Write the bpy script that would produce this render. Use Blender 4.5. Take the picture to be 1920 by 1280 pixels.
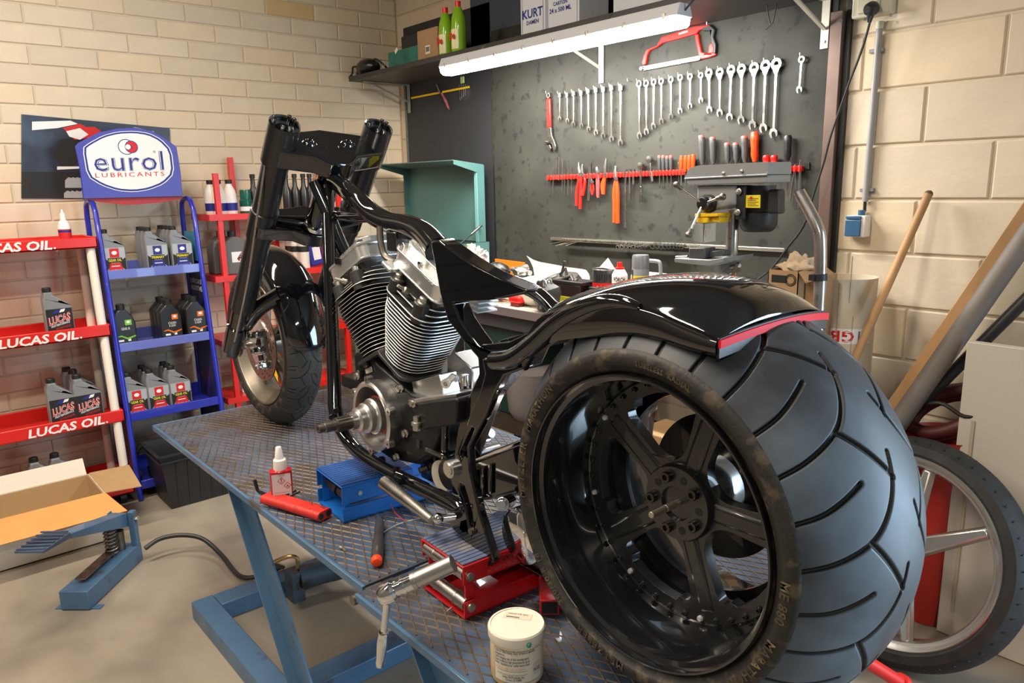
import bpy, bmesh, math, random
import numpy as np
from mathutils import Vector, Matrix, geometry
random.seed(7)
for o in list(bpy.data.objects): bpy.data.objects.remove(o)
S = bpy.context.scene
COL = S.collection
R = math.radians
# ---------------------------------------------------------------- camera (calibrated from the wall courses)
FPX, YAW, PITCH, ROLL, EYE = 1400.0, R(-49.42), R(11.90), R(-1.19), 1.6
_f = Vector((math.sin(YAW)*math.cos(PITCH), math.cos(YAW)*math.cos(PITCH), -math.sin(PITCH)))
_r = Vector((math.cos(YAW), -math.sin(YAW), 0)); _u = _r.cross(_f)
_r2 = _r*math.cos(ROLL)+_u*math.sin(ROLL); _u2 = _u*math.cos(ROLL)-_r*math.sin(ROLL)
cam = bpy.data.objects.new('camera', bpy.data.cameras.new('camera')); COL.objects.link(cam)
cam.matrix_world = Matrix(((_r2.x,_u2.x,-_f.x,0),(_r2.y,_u2.y,-_f.y,0),(_r2.z,_u2.z,-_f.z,EYE),(0,0,0,1)))
cam.data.sensor_width = 36; cam.data.lens = FPX/1920*36; cam.data.clip_start = .02
S.camera = cam
# ---------------------------------------------------------------- world, lights, exposure
S.view_settings.view_transform = 'Standard'; S.view_settings.look = 'None'; S.view_settings.gamma = 1
S.view_settings.use_curve_mapping = False; S.view_settings.exposure = 0.0
W = bpy.data.worlds.new('world'); S.world = W; W.use_nodes = True
W.node_tree.nodes['Background'].inputs[0].default_value = (.55,.70,1,1)
W.node_tree.nodes['Background'].inputs[1].default_value = 0.6
def area(name, loc, target, sx, sy, power, col):
    d = bpy.data.lights.new(name,'AREA'); d.shape='RECTANGLE'; d.size=sx; d.size_y=sy; d.energy=power; d.color=col
    o = bpy.data.objects.new(name,d); COL.objects.link(o); o.location=loc
    o.rotation_euler=(Vector(target)-Vector(loc)).to_track_quat('-Z','Y').to_euler(); return o
# daylight through the open doorway in the back wall, right of the frame
area('door_daylight',(1.95,2.98,1.25),(1.5,0,.9),2.4,2.3,255,(.60,.81,1.0))
# the ceiling battens (their fittings are built with the ceiling)
CEIL = [(-3.0,.05),(-1.5,.25),(1.5,-1.6),(-3.0,-2.0)]
for cx,cy in CEIL: area('batten_light',(cx,cy,3.18),(cx,cy,0),.16,1.5,60,(1,.88,.73))

def at(px,py,x=None,y=None,z=None):
    d = _r2*((px-960)/FPX)+_u2*((640-py)/FPX)+_f
    k = x/d.x if x is not None else (y/d.y if y is not None else (z-EYE)/d.z)
    return Vector((d.x*k,d.y*k,d.z*k+EYE))

# ---------------------------------------------------------------- materials
MT = {}
def mat(name, col, rough=.5, metal=0, coat=0, var=0, vs=12, col2=None, t=(.45,.6), c2s=6, bump=0, bs=60, rv=0, trans=0, emit=0, attr=None, attrcol=None, ior=1.5, alpha=1, stretch=None, spec=.5):
    if name in MT: return MT[name]
    m = bpy.data.materials.new(name); m.use_nodes = True; nt = m.node_tree; N = nt.nodes; L = nt.links
    b = N['Principled BSDF']; b.inputs['Roughness'].default_value=rough; b.inputs['Metallic'].default_value=metal
    b.inputs['Coat Weight'].default_value=coat; b.inputs['Coat Roughness'].default_value=.03
    b.inputs['Transmission Weight'].default_value=trans; b.inputs['IOR'].default_value=ior; b.inputs['Alpha'].default_value=alpha; b.inputs['Specular IOR Level'].default_value=spec
    c = N.new('ShaderNodeRGB'); c.outputs[0].default_value=(*col,1); out = c.outputs[0]
    tc = N.new('ShaderNodeTexCoord'); vec = tc.outputs['Object']
    if stretch:
        mp = N.new('ShaderNodeMapping'); mp.inputs['Scale'].default_value = stretch; L.new(vec,mp.inputs[0]); vec = mp.outputs[0]
    def noise(s,d=4):
        n = N.new('ShaderNodeTexNoise'); n.inputs['Scale'].default_value=s; n.inputs['Detail'].default_value=d; L.new(vec,n.inputs['Vector']); return n.outputs['Fac']
    def mix(f,a,bb,mode='MIX'):
        x = N.new('ShaderNodeMix'); x.data_type='RGBA'; x.blend_type=mode
        if hasattr(f,'links') or not isinstance(f,(int,float)): L.new(f,x.inputs[0])
        else: x.inputs[0].default_value=f
        for s_,v in ((6,a),(7,bb)):
            if isinstance(v,tuple): x.inputs[s_].default_value=(*v,1)
            else: L.new(v,x.inputs[s_])
        return x.outputs[2]
    def ramp(f,a,bb):
        r = N.new('ShaderNodeMapRange'); r.inputs[1].default_value=a; r.inputs[2].default_value=bb; L.new(f,r.inputs[0]); return r.outputs[0]
    if var:
        out = mix(ramp(noise(vs),.3,.7), tuple(x*(1-var) for x in col), tuple(min(1,x*(1+var)) for x in col))
    if col2: out = mix(ramp(noise(c2s,6),*t), out, col2)
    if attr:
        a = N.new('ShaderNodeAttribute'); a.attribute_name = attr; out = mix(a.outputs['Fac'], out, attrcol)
    L.new(out,b.inputs['Base Color'])
    if rv:
        rr = N.new('ShaderNodeMapRange'); rr.inputs[1].default_value=.3; rr.inputs[2].default_value=.7
        rr.inputs[3].default_value=max(0,rough-rv); rr.inputs[4].default_value=min(1,rough+rv); L.new(noise(vs*.7+3),rr.inputs[0]); L.new(rr.outputs[0],b.inputs['Roughness'])
    if bump:
        bp = N.new('ShaderNodeBump'); bp.inputs['Strength'].default_value=1; bp.inputs['Distance'].default_value=bump
        L.new(noise(bs,3),bp.inputs['Height']); L.new(bp.outputs[0],b.inputs['Normal'])
    if emit: b.inputs['Emission Color'].default_value=(*col,1); b.inputs['Emission Strength'].default_value=emit
    MT[name]=m; return m
def srgb(r,g,b): return tuple(((c/255)/12.92 if c/255<=.04045 else ((c/255+.055)/1.055)**2.4) for c in (r,g,b))

M_black = mat('gloss_black_paint',(.004,.004,.005),.06,0,1)
M_blackm = mat('satin_black',(.010,.010,.011),.32,0,.3,rv=.08)
M_blackp = mat('black_plastic',(.015,.015,.016),.45)
M_rubber = mat('black_rubber',(.02,.02,.02),.7,var=.3,vs=20)
M_chrome = mat('chrome',(.80,.80,.80),.07,1)
M_alu = mat('polished_aluminium',(.84,.84,.82),.24,.85,rv=.06)
M_alur = mat('machined_aluminium',(.70,.69,.66),.32,1,bump=.0002,bs=200)
M_steel = mat('brushed_steel',(.50,.48,.45),.30,1,rv=.1,var=.12)
M_dsteel = mat('dark_worn_steel',(.20,.18,.16),.42,1,var=.3,vs=30)
M_zinc = mat('zinc_plated_steel',(.62,.60,.52),.35,1)
M_blue = mat('worn_blue_paint',srgb(70,104,135),.42,0,.2,var=.12,vs=7,col2=srgb(70,62,58),t=(.60,.72),c2s=9,rv=.1)
M_bbright = mat('bright_blue_paint',srgb(15,95,175),.35,0,.3,var=.08,col2=srgb(20,40,70),t=(.62,.7),c2s=14)
M_red = mat('red_paint',srgb(190,22,28),.35,0,.3,var=.08,col2=srgb(70,10,14),t=(.66,.75),c2s=14)
M_redp = mat('red_plastic',srgb(225,35,28),.35)
M_orange = mat('orange_red_plastic',srgb(240,70,25),.35)
M_rackred = mat('rack_red_paint',srgb(214,34,26),.35,0,.2,var=.05)
M_rackblue = mat('rack_blue_paint',srgb(38,48,170),.3,0,.4,var=.05)
M_white = mat('white_paint',srgb(235,225,212),.5)
M_whitep = mat('white_plastic',srgb(238,232,225),.35)
M_teal = mat('teal_hammer_paint',srgb(84,126,123),.45,var=.05,vs=5,col2=srgb(72,108,104),t=(.5,.7),c2s=3)
M_grey = mat('grey_paint',srgb(128,132,134),.45)
M_dgrey = mat('dark_grey_paint',srgb(66,68,70),.5)
M_card = mat('cardboard',srgb(168,134,98),.85,var=.06)
M_wood = mat('wood_handle',srgb(176,134,88),.6,var=.22,vs=9,stretch=(1,1,.12))
M_yellow = mat('yellow_plastic',srgb(240,190,20),.4)
M_ink = mat('black_ink',(.01,.01,.01),.6)
M_inkr = mat('red_ink',srgb(205,30,30),.6)
M_inkb = mat('blue_ink',srgb(28,40,130),.5)
M_inky = mat('yellow_ink',srgb(235,215,40),.6)
M_inkw = mat('white_ink',srgb(235,235,235),.6)
M_greyjug = mat('grey_silver_plastic',srgb(128,130,134),.42,var=.05)

# ---------------------------------------------------------------- mesh builder
class MB:
    def __init__(s): s.v=[]; s.f=[]; s.m=[]
    def add(s,vs,fs,m=0):
        k=len(s.v); s.v.extend([tuple(v) for v in vs]); s.f.extend([tuple(i+k for i in f) for f in fs]); s.m.extend([m]*len(fs)); return s
    def box(s,c,size,rot=None,m=0):
        c=Vector(c); h=[x/2 for x in size]; P=[]
        for i in range(8):
            p=Vector(((-1,1)[i&1]*h[0],(-1,1)[i>>1&1]*h[1],(-1,1)[i>>2]*h[2]))
            P.append(c+(rot@p if rot else p))
        return s.add(P,[(0,2,3,1),(4,5,7,6),(0,1,5,4),(2,6,7,3),(0,4,6,2),(1,3,7,5)],m)
    def bx(s,x0,x1,y0,y1,z0,z1,m=0): return s.box(((x0+x1)/2,(y0+y1)/2,(z0+z1)/2),(abs(x1-x0),abs(y1-y0),abs(z1-z0)),None,m)
    def bar(s,a,b,w,h,up=(0,0,1),m=0):
        a=Vector(a);b=Vector(b);d=(b-a); L=d.length; d.normalize(); u=Vector(up); 
        if abs(d.dot(u))>.98: u=Vector((1,0,0))
        sd=d.cross(u).normalized(); u=sd.cross(d)
        return s.box((a+b)/2,(L,w,h),Matrix((d,sd,u)).transposed(),m)
    def ringf(s,rings,n,m=0,cap=(True,True),closed=False):
        vs=[p for r in rings for p in r]; fs=[]; K=len(rings)
        for i in range(K if closed else K-1):
            j=(i+1)%K
            for k in range(n): l=(k+1)%n; fs.append((i*n+k,i*n+l,j*n+l,j*n+k))
        if not closed:
            if cap[0]: fs.append(tuple(range(n))[::-1])
            if cap[1]: fs.append(tuple((K-1)*n+k for k in range(n)))
        return s.add(vs,fs,m)
    def frame(s,d):
        d=Vector(d).normalized(); u=Vector((0,0,1)) if abs(d.z)<.9 else Vector((0,1,0))
        a=d.cross(u).normalized(); return a,a.cross(d)
    def lathe(s,prof,o,d,n=24,m=0,cap=(True,True),closed=False):
        o=Vector(o); d=Vector(d).normalized(); a,b=s.frame(d)
        rings=[[o+d*h+(a*math.cos(2*math.pi*k/n)+b*math.sin(2*math.pi*k/n))*max(r,1e-5) for k in range(n)] for r,h in prof]
        return s.ringf(rings,n,m,cap,closed)
    def cyl(s,a,b,r0,r1=None,n=16,m=0,cap=(True,True)):
        a=Vector(a);b=Vector(b); return s.lathe([(r0,0),(r0 if r1 is None else r1,(b-a).length)],a,b-a,n,m,cap)
    def tube(s,pts,r,n=10,m=0,closed=False,smooth=0,flat=None,cap=(True,True)):
        pts=[Vector(p) for p in pts]; rs=list(r) if isinstance(r,(list,tuple)) else [r]*len(pts)
        if smooth:
            P=[];Q=[];K=len(pts)
            for i in range(K if closed else K-1):
                g=lambda j:(pts[j%K] if closed else pts[max(0,min(K-1,j))])
                h=lambda j:(rs[j%K] if closed else rs[max(0,min(K-1,j))])
                for t in range(smooth):
                    t/=smooth; c=[.5*(-t+2*t*t-t**3),.5*(2-5*t*t+3*t**3),.5*(t+4*t*t-3*t**3),.5*(-t*t+t**3)]
                    P.append(sum((g(i-1+q)*c[q] for q in range(4)),Vector())); Q.append(h(i)*(1-t)+h(i+1)*t)
            if not closed: P.append(pts[-1]); Q.append(rs[-1])
            pts,rs=P,Q
        K=len(pts); T=[]
        for i in range(K):
            a=pts[(i-1)%K] if closed or i>0 else pts[0]; b=pts[(i+1)%K] if closed or i<K-1 else pts[-1]
            T.append((b-a).normalized())
        a,_=s.frame(T[0]); rings=[]
        for i in range(K):
            a=(a-T[i]*a.dot(T[i])).normalized(); b=T[i].cross(a)
            rings.append([pts[i]+(a*math.cos(2*math.pi*k/n)+b*math.sin(2*math.pi*k/n))*rs[i] for k in range(n)])
        return s.ringf(rings,n,m,cap,closed)
    def prism(s,outer,ext,holes=(),m=0):
        """planar 3-D outline (with holes) extruded by vector ext"""
        loops=[[Vector(p) for p in outer]]+[[Vector(p) for p in h] for h in holes]; ext=Vector(ext)
        allp=[p for l in loops for p in l]; tri=geometry.tessellate_polygon(loops); n=len(allp)
        nrm=Vector((0,0,0))
        for t in tri: nrm+=(allp[t[1]]-allp[t[0]]).cross(allp[t[2]]-allp[t[0]])
        fl=nrm.dot(ext)>0
        fs=[tuple(t[::-1]) if fl else tuple(t) for t in tri]+[tuple(i+n for i in (t if fl else t[::-1])) for t in tri]
        k=0
        for li,l in enumerate(loops):
            L=len(l)
            for i in range(L):
                j=(i+1)%L; fs.append((k+i,k+j,k+j+n,k+i+n))
            k+=L
        return s.add(allp+[p+ext for p in allp],fs,m)
    def quad(s,a,b,c,d,m=0): return s.add([a,b,c,d],[(0,1,2,3)],m)
    def poly(s,pts,m=0):
        return s.add(pts,[tuple(t) for t in geometry.tessellate_polygon([[Vector(p) for p in pts]])],m)
    def sph(s,c,r,n=12,m=0,sc=(1,1,1)):
        c=Vector(c); rings=[]
        for i in range(1,n//2):
            a=math.pi*i/(n//2); rings.append([c+Vector((math.sin(a)*math.cos(2*math.pi*k/n)*r*sc[0],math.sin(a)*math.sin(2*math.pi*k/n)*r*sc[1],-math.cos(a)*r*sc[2])) for k in range(n)])
        k0=len(s.v); s.ringf(rings,n,m,(True,True)); return s
    def text(s,t,O,U,V,h,m=0,center=True,off=0,shear=0,width=None,ext=0,sp=1):
        vs,fs,w=textmesh(t,off,shear,sp); O=Vector(O);U=Vector(U).normalized();V=Vector(V).normalized(); kx=h if not width else width/w
        dx=-w/2 if center else 0
        return s.add([O+U*((x+dx)*kx)+V*(y*h) for x,y in vs],fs,m)
    def xf(s,M,k=0):
        s.v[k:]=[tuple(M@Vector(v)) for v in s.v[k:]]; return s
_tx={}
def textmesh(t,off,shear,sp=1):
    key=(t,off,shear,sp)
    if key not in _tx:
        c=bpy.data.curves.new('t','FONT'); c.body=t; c.offset=off; c.shear=shear; c.resolution_u=2; c.space_character=sp
        o=bpy.data.objects.new('t',c); me=bpy.data.meshes.new_from_object(o)
        vs=[(v.co.x,v.co.y) for v in me.vertices]; fs=[tuple(p.vertices) for p in me.polygons]
        x0=min(v[0] for v in vs); x1=max(v[0] for v in vs); vs=[((x-x0)/.7,y/.7) for x,y in vs]
        _tx[key]=(vs,fs,(x1-x0)/.7); bpy.data.objects.remove(o); bpy.data.curves.remove(c); bpy.data.meshes.remove(me)
    return _tx[key]

def link(name,me,parent=None,label=None,kind=None):
    o=bpy.data.objects.new(name,me); COL.objects.link(o)
    if parent:
        o.parent=parent; o.matrix_parent_inverse=Matrix.Translation(-wloc(parent))
    if label: o['label']=label
    if kind: o['kind']=kind
    return o
def wloc(o):
    return Vector(o.get('_wl',(0,0,0)))
def obj(name,mb,mats,parent=None,bevel=0,label=None,kind=None,ang=35,sub=0,seg=2):
    if not isinstance(mats,(list,tuple)): mats=[mats]
    me=bpy.data.meshes.new(name); me.from_pydata(mb.v,[],mb.f)
    for m in mats: me.materials.append(m)
    if any(mb.m): me.polygons.foreach_set('material_index',mb.m)
    b=bmesh.new(); b.from_mesh(me); bmesh.ops.recalc_face_normals(b,faces=b.faces); b.to_mesh(me); b.free()
    me.shade_smooth(); me.set_sharp_from_angle(angle=R(ang))
    o=link(name,me,parent,label,kind)
    if bevel:
        md=o.modifiers.new('bevel','BEVEL'); md.width=bevel; md.segments=seg; md.limit_method='ANGLE'; md.angle_limit=R(35)
    if sub:
        md=o.modifiers.new('sub','SUBSURF'); md.levels=sub; md.render_levels=sub
    return o
def tag(o,label,cat,group=None,kind=None):
    if label: o['label']=label
    if cat: o['category']=cat
    if group: o['group']=group
    if kind: o['kind']=kind
    return o
def thing(name,label,cat,loc=(0,0,0),group=None):
    """an Empty at the thing's base; its parts are given in world coordinates"""
    o=bpy.data.objects.new(name,None); COL.objects.link(o); o.location=loc; o.empty_display_size=.05; o['_wl']=tuple(loc)
    return tag(o,label,cat,group)
def copy_tree(o,parent=None):
    c=o.copy(); COL.objects.link(c)
    if parent: c.parent=parent; c.matrix_parent_inverse=o.matrix_parent_inverse.copy()
    for ch in list(o.children): copy_tree(ch,c)
    return c
def place(o,loc,rz=0,label=None,group=None,sc=None,rot=None):
    o.location=loc; o.rotation_euler=rot if rot else (0,0,rz)
    if sc: o.scale=sc if isinstance(sc,tuple) else (sc,sc,sc)
    if label: o['label']=label
    if group: o['group']=group
    return o
def rr2(w,h,r,n=4,cx=0,cy=0):
    out=[]
    for i,(sx,sy) in enumerate(((1,1),(-1,1),(-1,-1),(1,-1))):
        for k in range(n+1):
            a=math.pi/2*(i+k/n); out.append((cx+sx*(w/2-r)+r*math.cos(a),cy+sy*(h/2-r)+r*math.sin(a)))
    return out
# ================================================================ SETTING
XL,YB=-4.55,2.93
M_brick=[mat('cream_painted_brick_%s'%n,srgb(*c),.62,var=.05,vs=6,bump=.0012,bs=35) for n,c in (('pale',(214,199,175)),('warm',(216,197,168)),('dull',(208,193,170)))]
M_ochre=mat('ochre_stained_brick',srgb(205,178,128),.62,var=.06,vs=6,bump=.0012,bs=35)
M_mort=mat('cream_mortar',srgb(204,190,167),.75,bump=.001,bs=60)
M_floor=mat('stained_concrete',srgb(146,136,121),.62,0,0,var=.16,vs=2.2,col2=srgb(108,98,88),t=(.50,.72),c2s=1.6,bump=.0006,bs=25,rv=.12)
fl=obj('floor',MB().bx(-4.8,3.6,-3.2,3.2,-.1,0),M_floor,kind='structure')
# floor blotches with a shape of their own
M_ceil=mat('ceiling_board',srgb(120,116,108),.8)
obj('ceiling',MB().bx(-4.8,3.6,-3.2,3.2,3.3,3.4),M_ceil,kind='structure')
wl=obj('wall_left',MB().bx(XL-.25,XL-.0065,-3.2,3.2,0,3.3),M_mort,kind='structure')
wb=obj('wall_back',MB().bx(-4.8,.62,YB+.008,YB+.25,0,3.3).bx(3.28,3.6,YB+.008,YB+.25,0,3.3).bx(.62,3.28,YB+.008,YB+.25,2.5,3.3),M_mort,kind='structure')
M_far=mat('dark_far_wall_paint',srgb(92,86,80),.7)
obj('wall_front',MB().bx(-4.8,3.6,-3.2,-3.0,0,3.3),M_far,kind='structure')
wr=MB(); wr.bx(3.4,3.6,-3.2,3.2,0,3.3)
obj('wall_right',wr,M_far,kind='structure')
sky=obj('ground_outside',MB().bx(-3,8,3.2,12,-.1,-.02),mat('yard_paving',srgb(140,140,140),.8),kind='structure')
def brick_mesh(L,H,axis,c=.004,d=.008):
    # slab with chamfered front rim; axis 'x' front faces +X, 'y' front faces -Y ; origin at its lower start corner on the wall face
    P=[]
    for dep,ins in ((-d,0),(-c,0),(0,c)):
        for a,b in ((ins,ins),(L-ins,ins),(L-ins,H-ins),(ins,H-ins)):
            P.append((dep,a,b) if axis=='x' else (a,-dep,b))
    me=bpy.data.meshes.new('brick'); fs=[]
    for i in (0,1):
        for k in range(4): l=(k+1)%4; fs.append((i*4+k,i*4+l,i*4+4+l,i*4+4+k))
    fs.append((8,9,10,11)); me.from_pydata(P,[],fs)
    b=bmesh.new(); b.from_mesh(me); bmesh.ops.recalc_face_normals(b,faces=b.faces); b.to_mesh(me); b.free()
    return me
def brick_set(L,H,axis,mats,**k):
    out=[]
    for m in mats: me=brick_mesh(L,H,axis,**k); me.materials.append(m); out.append(me)
    return out
CH,CL=.0966,.3142
full=brick_set(CL-.007,CH-.007,'x',M_brick+[M_ochre]); half={}
nb=0
stuff=MB()
for r in range(-22,11):
    z=2.135+r*CH
    if z<-.05 or z>3.25: continue
    off=1.233 if r%2==0 else 1.233+CL/2
    k0=-16
    for k in range(k0,8):
        y0=off+k*CL; y1=y0+CL
        if y1<-2.9 or y0>YB-.02: continue
        y1c=min(y1,YB+.0)
        ln=y1c-y0
        vis = y1>.35 and z<2.95 and not (z<.45 and y0<.7)
        mi=random.choice((0,0,1,2))
        if r==5 and 1.8<y0<2.1: mi=3
        if vis and nb<300:
            if ln>CL-.01: me=full[mi]
            else:
                kk=(round(ln,3),mi)
                if kk not in half: half[kk]=brick_set(ln-.007,CH-.007,'x',[(M_brick+[M_ochre])[mi]])[0]
                me=half[kk]
            o=link('brick',me,wl); o.location=(XL,y0+.0035,z+.0035); nb+=1
        else:
            stuff.bx(XL-.008,XL,y0+.0035,y1c-.0035,z+.0035,z+CH-.0035)
obj('far_bricks',stuff,M_brick[0],wl,kind='stuff')
BH,BL=.2,.465
fb=brick_set(BL-.009,BH-.009,'y',M_brick,c=.005,d=.010); hb={}
st=MB()
for r in range(-8,9):
    z=1.5126+r*BH
    off=-1.134 if r%2==1 else -1.134-BL/2
    for k in range(-9,11):
        x0=off+k*BL; x1=x0+BL
        if x1<XL+.01 or x0>.5: continue
        x0c=max(x0,XL+.0); x1=min(x1,.62)
        if z<-.1: continue
        vis=(x1>-1.62 and x0<.6) or (z>2.1 and x1<-3.3) or x1<-3.9
        if vis:
            mi=random.choice((0,1,2)); ln=x1-x0c
            if ln>BL-.01: me=fb[mi]
            else:
                kk=(round(ln,3),mi)
                if kk not in hb: hb[kk]=brick_set(ln-.009,BH-.009,'y',[M_brick[mi]],c=.005,d=.010)[0]
                me=hb[kk]
            o=link('block',me,wb); o.location=(x0c+.0055,YB,z+.0055)
        elif z<2.9: st.bx(x0c+.0055,x1-.0055,YB,YB+.015,z+.0055,z+BH-.0055)
obj('far_blocks',st,M_brick[0],wb,kind='stuff')
m=MB()
m.bx(XL-.004,XL+.03,-2.7,.12,.02,2.6)
d1=obj('added_dark_door_1',m,mat('dark_reflection_door',srgb(46,46,48),.5),kind='structure')  # unseen dark door, added to darken reflections in the black paint
for k in range(13): obj('added_door_slat',MB().bx(XL+.03,XL+.042,-2.68,.10,.05+k*.195,.22+k*.195),mat('dark_reflection_door',srgb(46,46,48),.5),d1,bevel=.004)
# ceiling battens, real fittings over the two lights
M_tube=mat('lit_diffuser',(1,.86,.68),.5,emit=3.0)
for i,(cx,cy) in enumerate(CEIL):
    t=thing('ceiling_light',('white ceiling batten nearest the left wall shelves','white ceiling batten right above the motorcycle','white ceiling batten over the far right of the workshop','white ceiling batten at the rear left of the workshop')[i],'light',(cx,cy,3.3),'ceiling battens')
    obj('housing',MB().bx(cx-.06,cx+.06,cy-.78,cy+.78,3.25,3.3),M_white,t,bevel=.004)
    obj('diffuser',MB().bx(cx-.05,cx+.05,cy-.76,cy+.76,3.2,3.25),M_tube,t,bevel=.01)
# ================================================================ LIFT TABLE
TZ=.736
T=thing('motorcycle_lift_table','blue steel scissor lift table with tread plate top under the motorcycle','lift table',(-1.6,1.17,0))
M_plate=mat('worn_blue_tread_plate',srgb(74,92,116),.42,.25,.1,var=.25,vs=9,col2=srgb(74,66,60),t=(.48,.60),c2s=5,rv=.15,bump=.0004,bs=120)
M_rib=mat('tread_rib_bare_steel',srgb(112,100,90),.4,.55,var=.35,vs=14)
def table_panel(x0,x1,y0,y1,z,name,skew=0):
    mb=MB(); mb.prism([(x0,y0,z),(x1,y0,z),(x1,y1,z),(x0+skew,y1,z)],(0,0,-.006)); 
    return obj(name,mb,M_plate,T)
table_panel(-2.934,-1.366,.724,1.62,TZ,'top_plate')
table_panel(-1.358,-.58,.700,1.62,TZ-.004,'rear_plate')
def ribs(x0,x1,y0,y1,z):
    mb=MB(); sp=.0232
    for s in (1,-1):
        d=Vector((math.cos(R(25)),s*math.sin(R(25)),0)); n=Vector((-d.y,d.x,0))
        cs=[Vector((x,y,0)).dot(n) for x in (x0,x1) for y in (y0,y1)]
        k=math.ceil(min(cs)/sp)
        while k*sp<max(cs):
            c=k*sp; k+=1
            # clip the line p=n*c+d*t to the rectangle
            t0,t1=-9,9; p=n*c
            for a,b,q,w in ((x0,x1,p.x,d.x),(y0,y1,p.y,d.y)):
                u,v=(a-q)/w,(b-q)/w; t0=max(t0,min(u,v)); t1=min(t1,max(u,v))
            if t1-t0<.01: continue
            A=p+d*t0; B=p+d*t1; w=.0023
            mb.add([(*(A+n*w).xy,z),(*(A+n*w*.4).xy,z+.0018),(*(A-n*w*.4).xy,z+.0018),(*(A-n*w).xy,z),(*(B+n*w).xy,z),(*(B+n*w*.4).xy,z+.0018),(*(B-n*w*.4).xy,z+.0018),(*(B-n*w).xy,z)],[(0,1,5,4),(1,2,6,5),(2,3,7,6)])
    return mb
obj('tread_pattern',ribs(-2.925,-1.375,.733,1.61,TZ),M_rib,T,kind='stuff')
obj('rear_tread_pattern',ribs(-1.35,-.59,.709,1.61,TZ-.004),M_rib,T,kind='stuff')
for q in ((-2.936,-1.364,.718,.726,TZ-.018,TZ+.001),(-2.940,-2.932,.726,1.615,TZ-.018,TZ+.001),(-2.936,-1.364,1.615,1.623,TZ-.018,TZ+.001)): obj('edge_strip',MB().bx(*q),M_blue,T,bevel=.001)
for q in ((-2.93,-1.37,.80,.86,TZ-.046,TZ-.006),(-2.93,-1.37,1.48,1.54,TZ-.046,TZ-.006)): obj('under_beam',MB().bx(*q),M_blue,T)
for q in ((-1.356,-.58,.694,.702,TZ-.020,TZ-.003),(-1.356,-.58,1.615,1.623,TZ-.020,TZ-.003)): obj('edge_strip',MB().bx(*q),M_blue,T,bevel=.001)
obj('under_beam',MB().bx(-1.35,-.59,.80,.86,TZ-.05,TZ-.01),M_blue,T)
obj('hinge_pin',MB().cyl((-1.361,.69,TZ-.02),(-1.361,.74,TZ-.02),.012).cyl((-1.361,.70,TZ-.012),(-1.361,1.6,TZ-.012),.004,n=8),M_dsteel,T)
# base frame on the floor
for y in (.735,1.45):
    obj('base_rail',MB().bx(-2.765,-.3,y,y+.08,.0,.072),M_blue,T,bevel=.004)
for x in (-2.765,-2.09,-.9):
    obj('cross_member',MB().bx(x,x+.095,.817,1.448,0.0,.07),M_blue,T,bevel=.004)
for y in (.765,1.46):
    for x0,x1 in ((-2.27,-1.86),(-1.24,-.83)):
        m=MB(); m.bar((x0,y+.03,.668),(x1,y+.03,.09),.008,.118,up=(1,0,0)); m.bar((x0-.058,y+.015,.70),(x1-.058,y+.015,.09),.036,.006,up=(1,0,0))
        obj('scissor_arm',m,M_blue,T,bevel=.001)
    for x in (-1.83,-.80):
        obj('pivot_bracket',MB().bx(x-.09,x+.10,y-.028,y-.018,.07,.15).bx(x-.09,x+.1,y+.04,y+.05,.07,.15).cyl((x,y-.035,.115),(x,y+.06,.115),.02),M_dsteel,T,bevel=.002)
obj('hydraulic_cylinder',MB().cyl((-2.575,1.09,.115),(-2.53,1.27,.115),.045,n=24).box((-2.58,1.07,.09),(.07,.05,.12)),mat('dirty_blue_steel',srgb(58,72,84),.5,0,.1,var=.2,col2=srgb(40,36,32),t=(.5,.65),c2s=12),T,bevel=.002)
obj('cylinder_rod',MB().cyl((-2.53,1.27,.115),(-2.46,1.46,.12),.027,n=20),M_dsteel,T)
obj('hose_fitting',MB().tube([(-2.575,1.085,.155),(-2.575,1.085,.20),(-2.60,1.06,.205),(-2.66,1.02,.17)],.008,smooth=3).cyl((-2.66,1.02,.17),at(530,1062,z=.10),.011),mat('brass',(.55,.40,.18),.35,1),T)
hs=[(-3.425,.775,.075),(-3.50,.85,.10),(-3.46,.93,.10),(-3.30,.98,.06),(-3.12,.985,.03),(-3.0,.975,.02),(-2.93,.975,.03),(-2.82,.99,.12)]
hs=[at(272,1028,z=.07),at(300,1010,z=.09),at(340,1003,z=.09),at(380,1010,z=.07),at(415,1040,z=.03),at(450,1080,z=.022),at(490,1078,z=.04),at(528,1062,z=.10)]
obj('air_hose',MB().tube(hs,.010,smooth=6),M_blackp,T)
# foot pump pedal on the floor
P=thing('foot_pump_pedal','blue steel foot pedal pump with coil spring on concrete floor beside cardboard box','foot pump',(-3.26,.58,0))
Lv=Vector((-.74,.673,0)); Wv=Vector((.673,.74,0)); O=Vector((-3.178,.368,0))
def pp(l,w,z): return O+Lv*l+Wv*w+Vector((0,0,z))
def orib(m,l0,l1,w0,w1,z0,z1,z2=None,z3=None):
    z2=z0 if z2 is None else z2; z3=z1 if z3 is None else z3
    m.add([pp(l0,w0,z0),pp(l0,w1,z0),pp(l0,w1,z1),pp(l0,w0,z1),pp(l1,w0,z2),pp(l1,w1,z2),pp(l1,w1,z3),pp(l1,w0,z3)],[(0,1,2,3),(4,7,6,5),(0,4,5,1),(1,5,6,2),(2,6,7,3),(3,7,4,0)]); return m
obj('base_box',orib(MB(),0,.41,0,.115,.004,.082),M_blue,P,bevel=.003)
obj('foot_plate',orib(MB(),.01,.04,-.03,.15,0,.004),M_blue,P)
m=orib(MB(),.375,.405,.0,.006,.082,.235); orib(m,.375,.405,.09,.115,.082,.24); obj('pivot_bracket',m,M_blue,P,bevel=.002)
obj('pivot_bolt',MB().cyl(pp(.39,.112,.205),pp(.39,.128,.205),.011,n=6),M_zinc,P)
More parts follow.
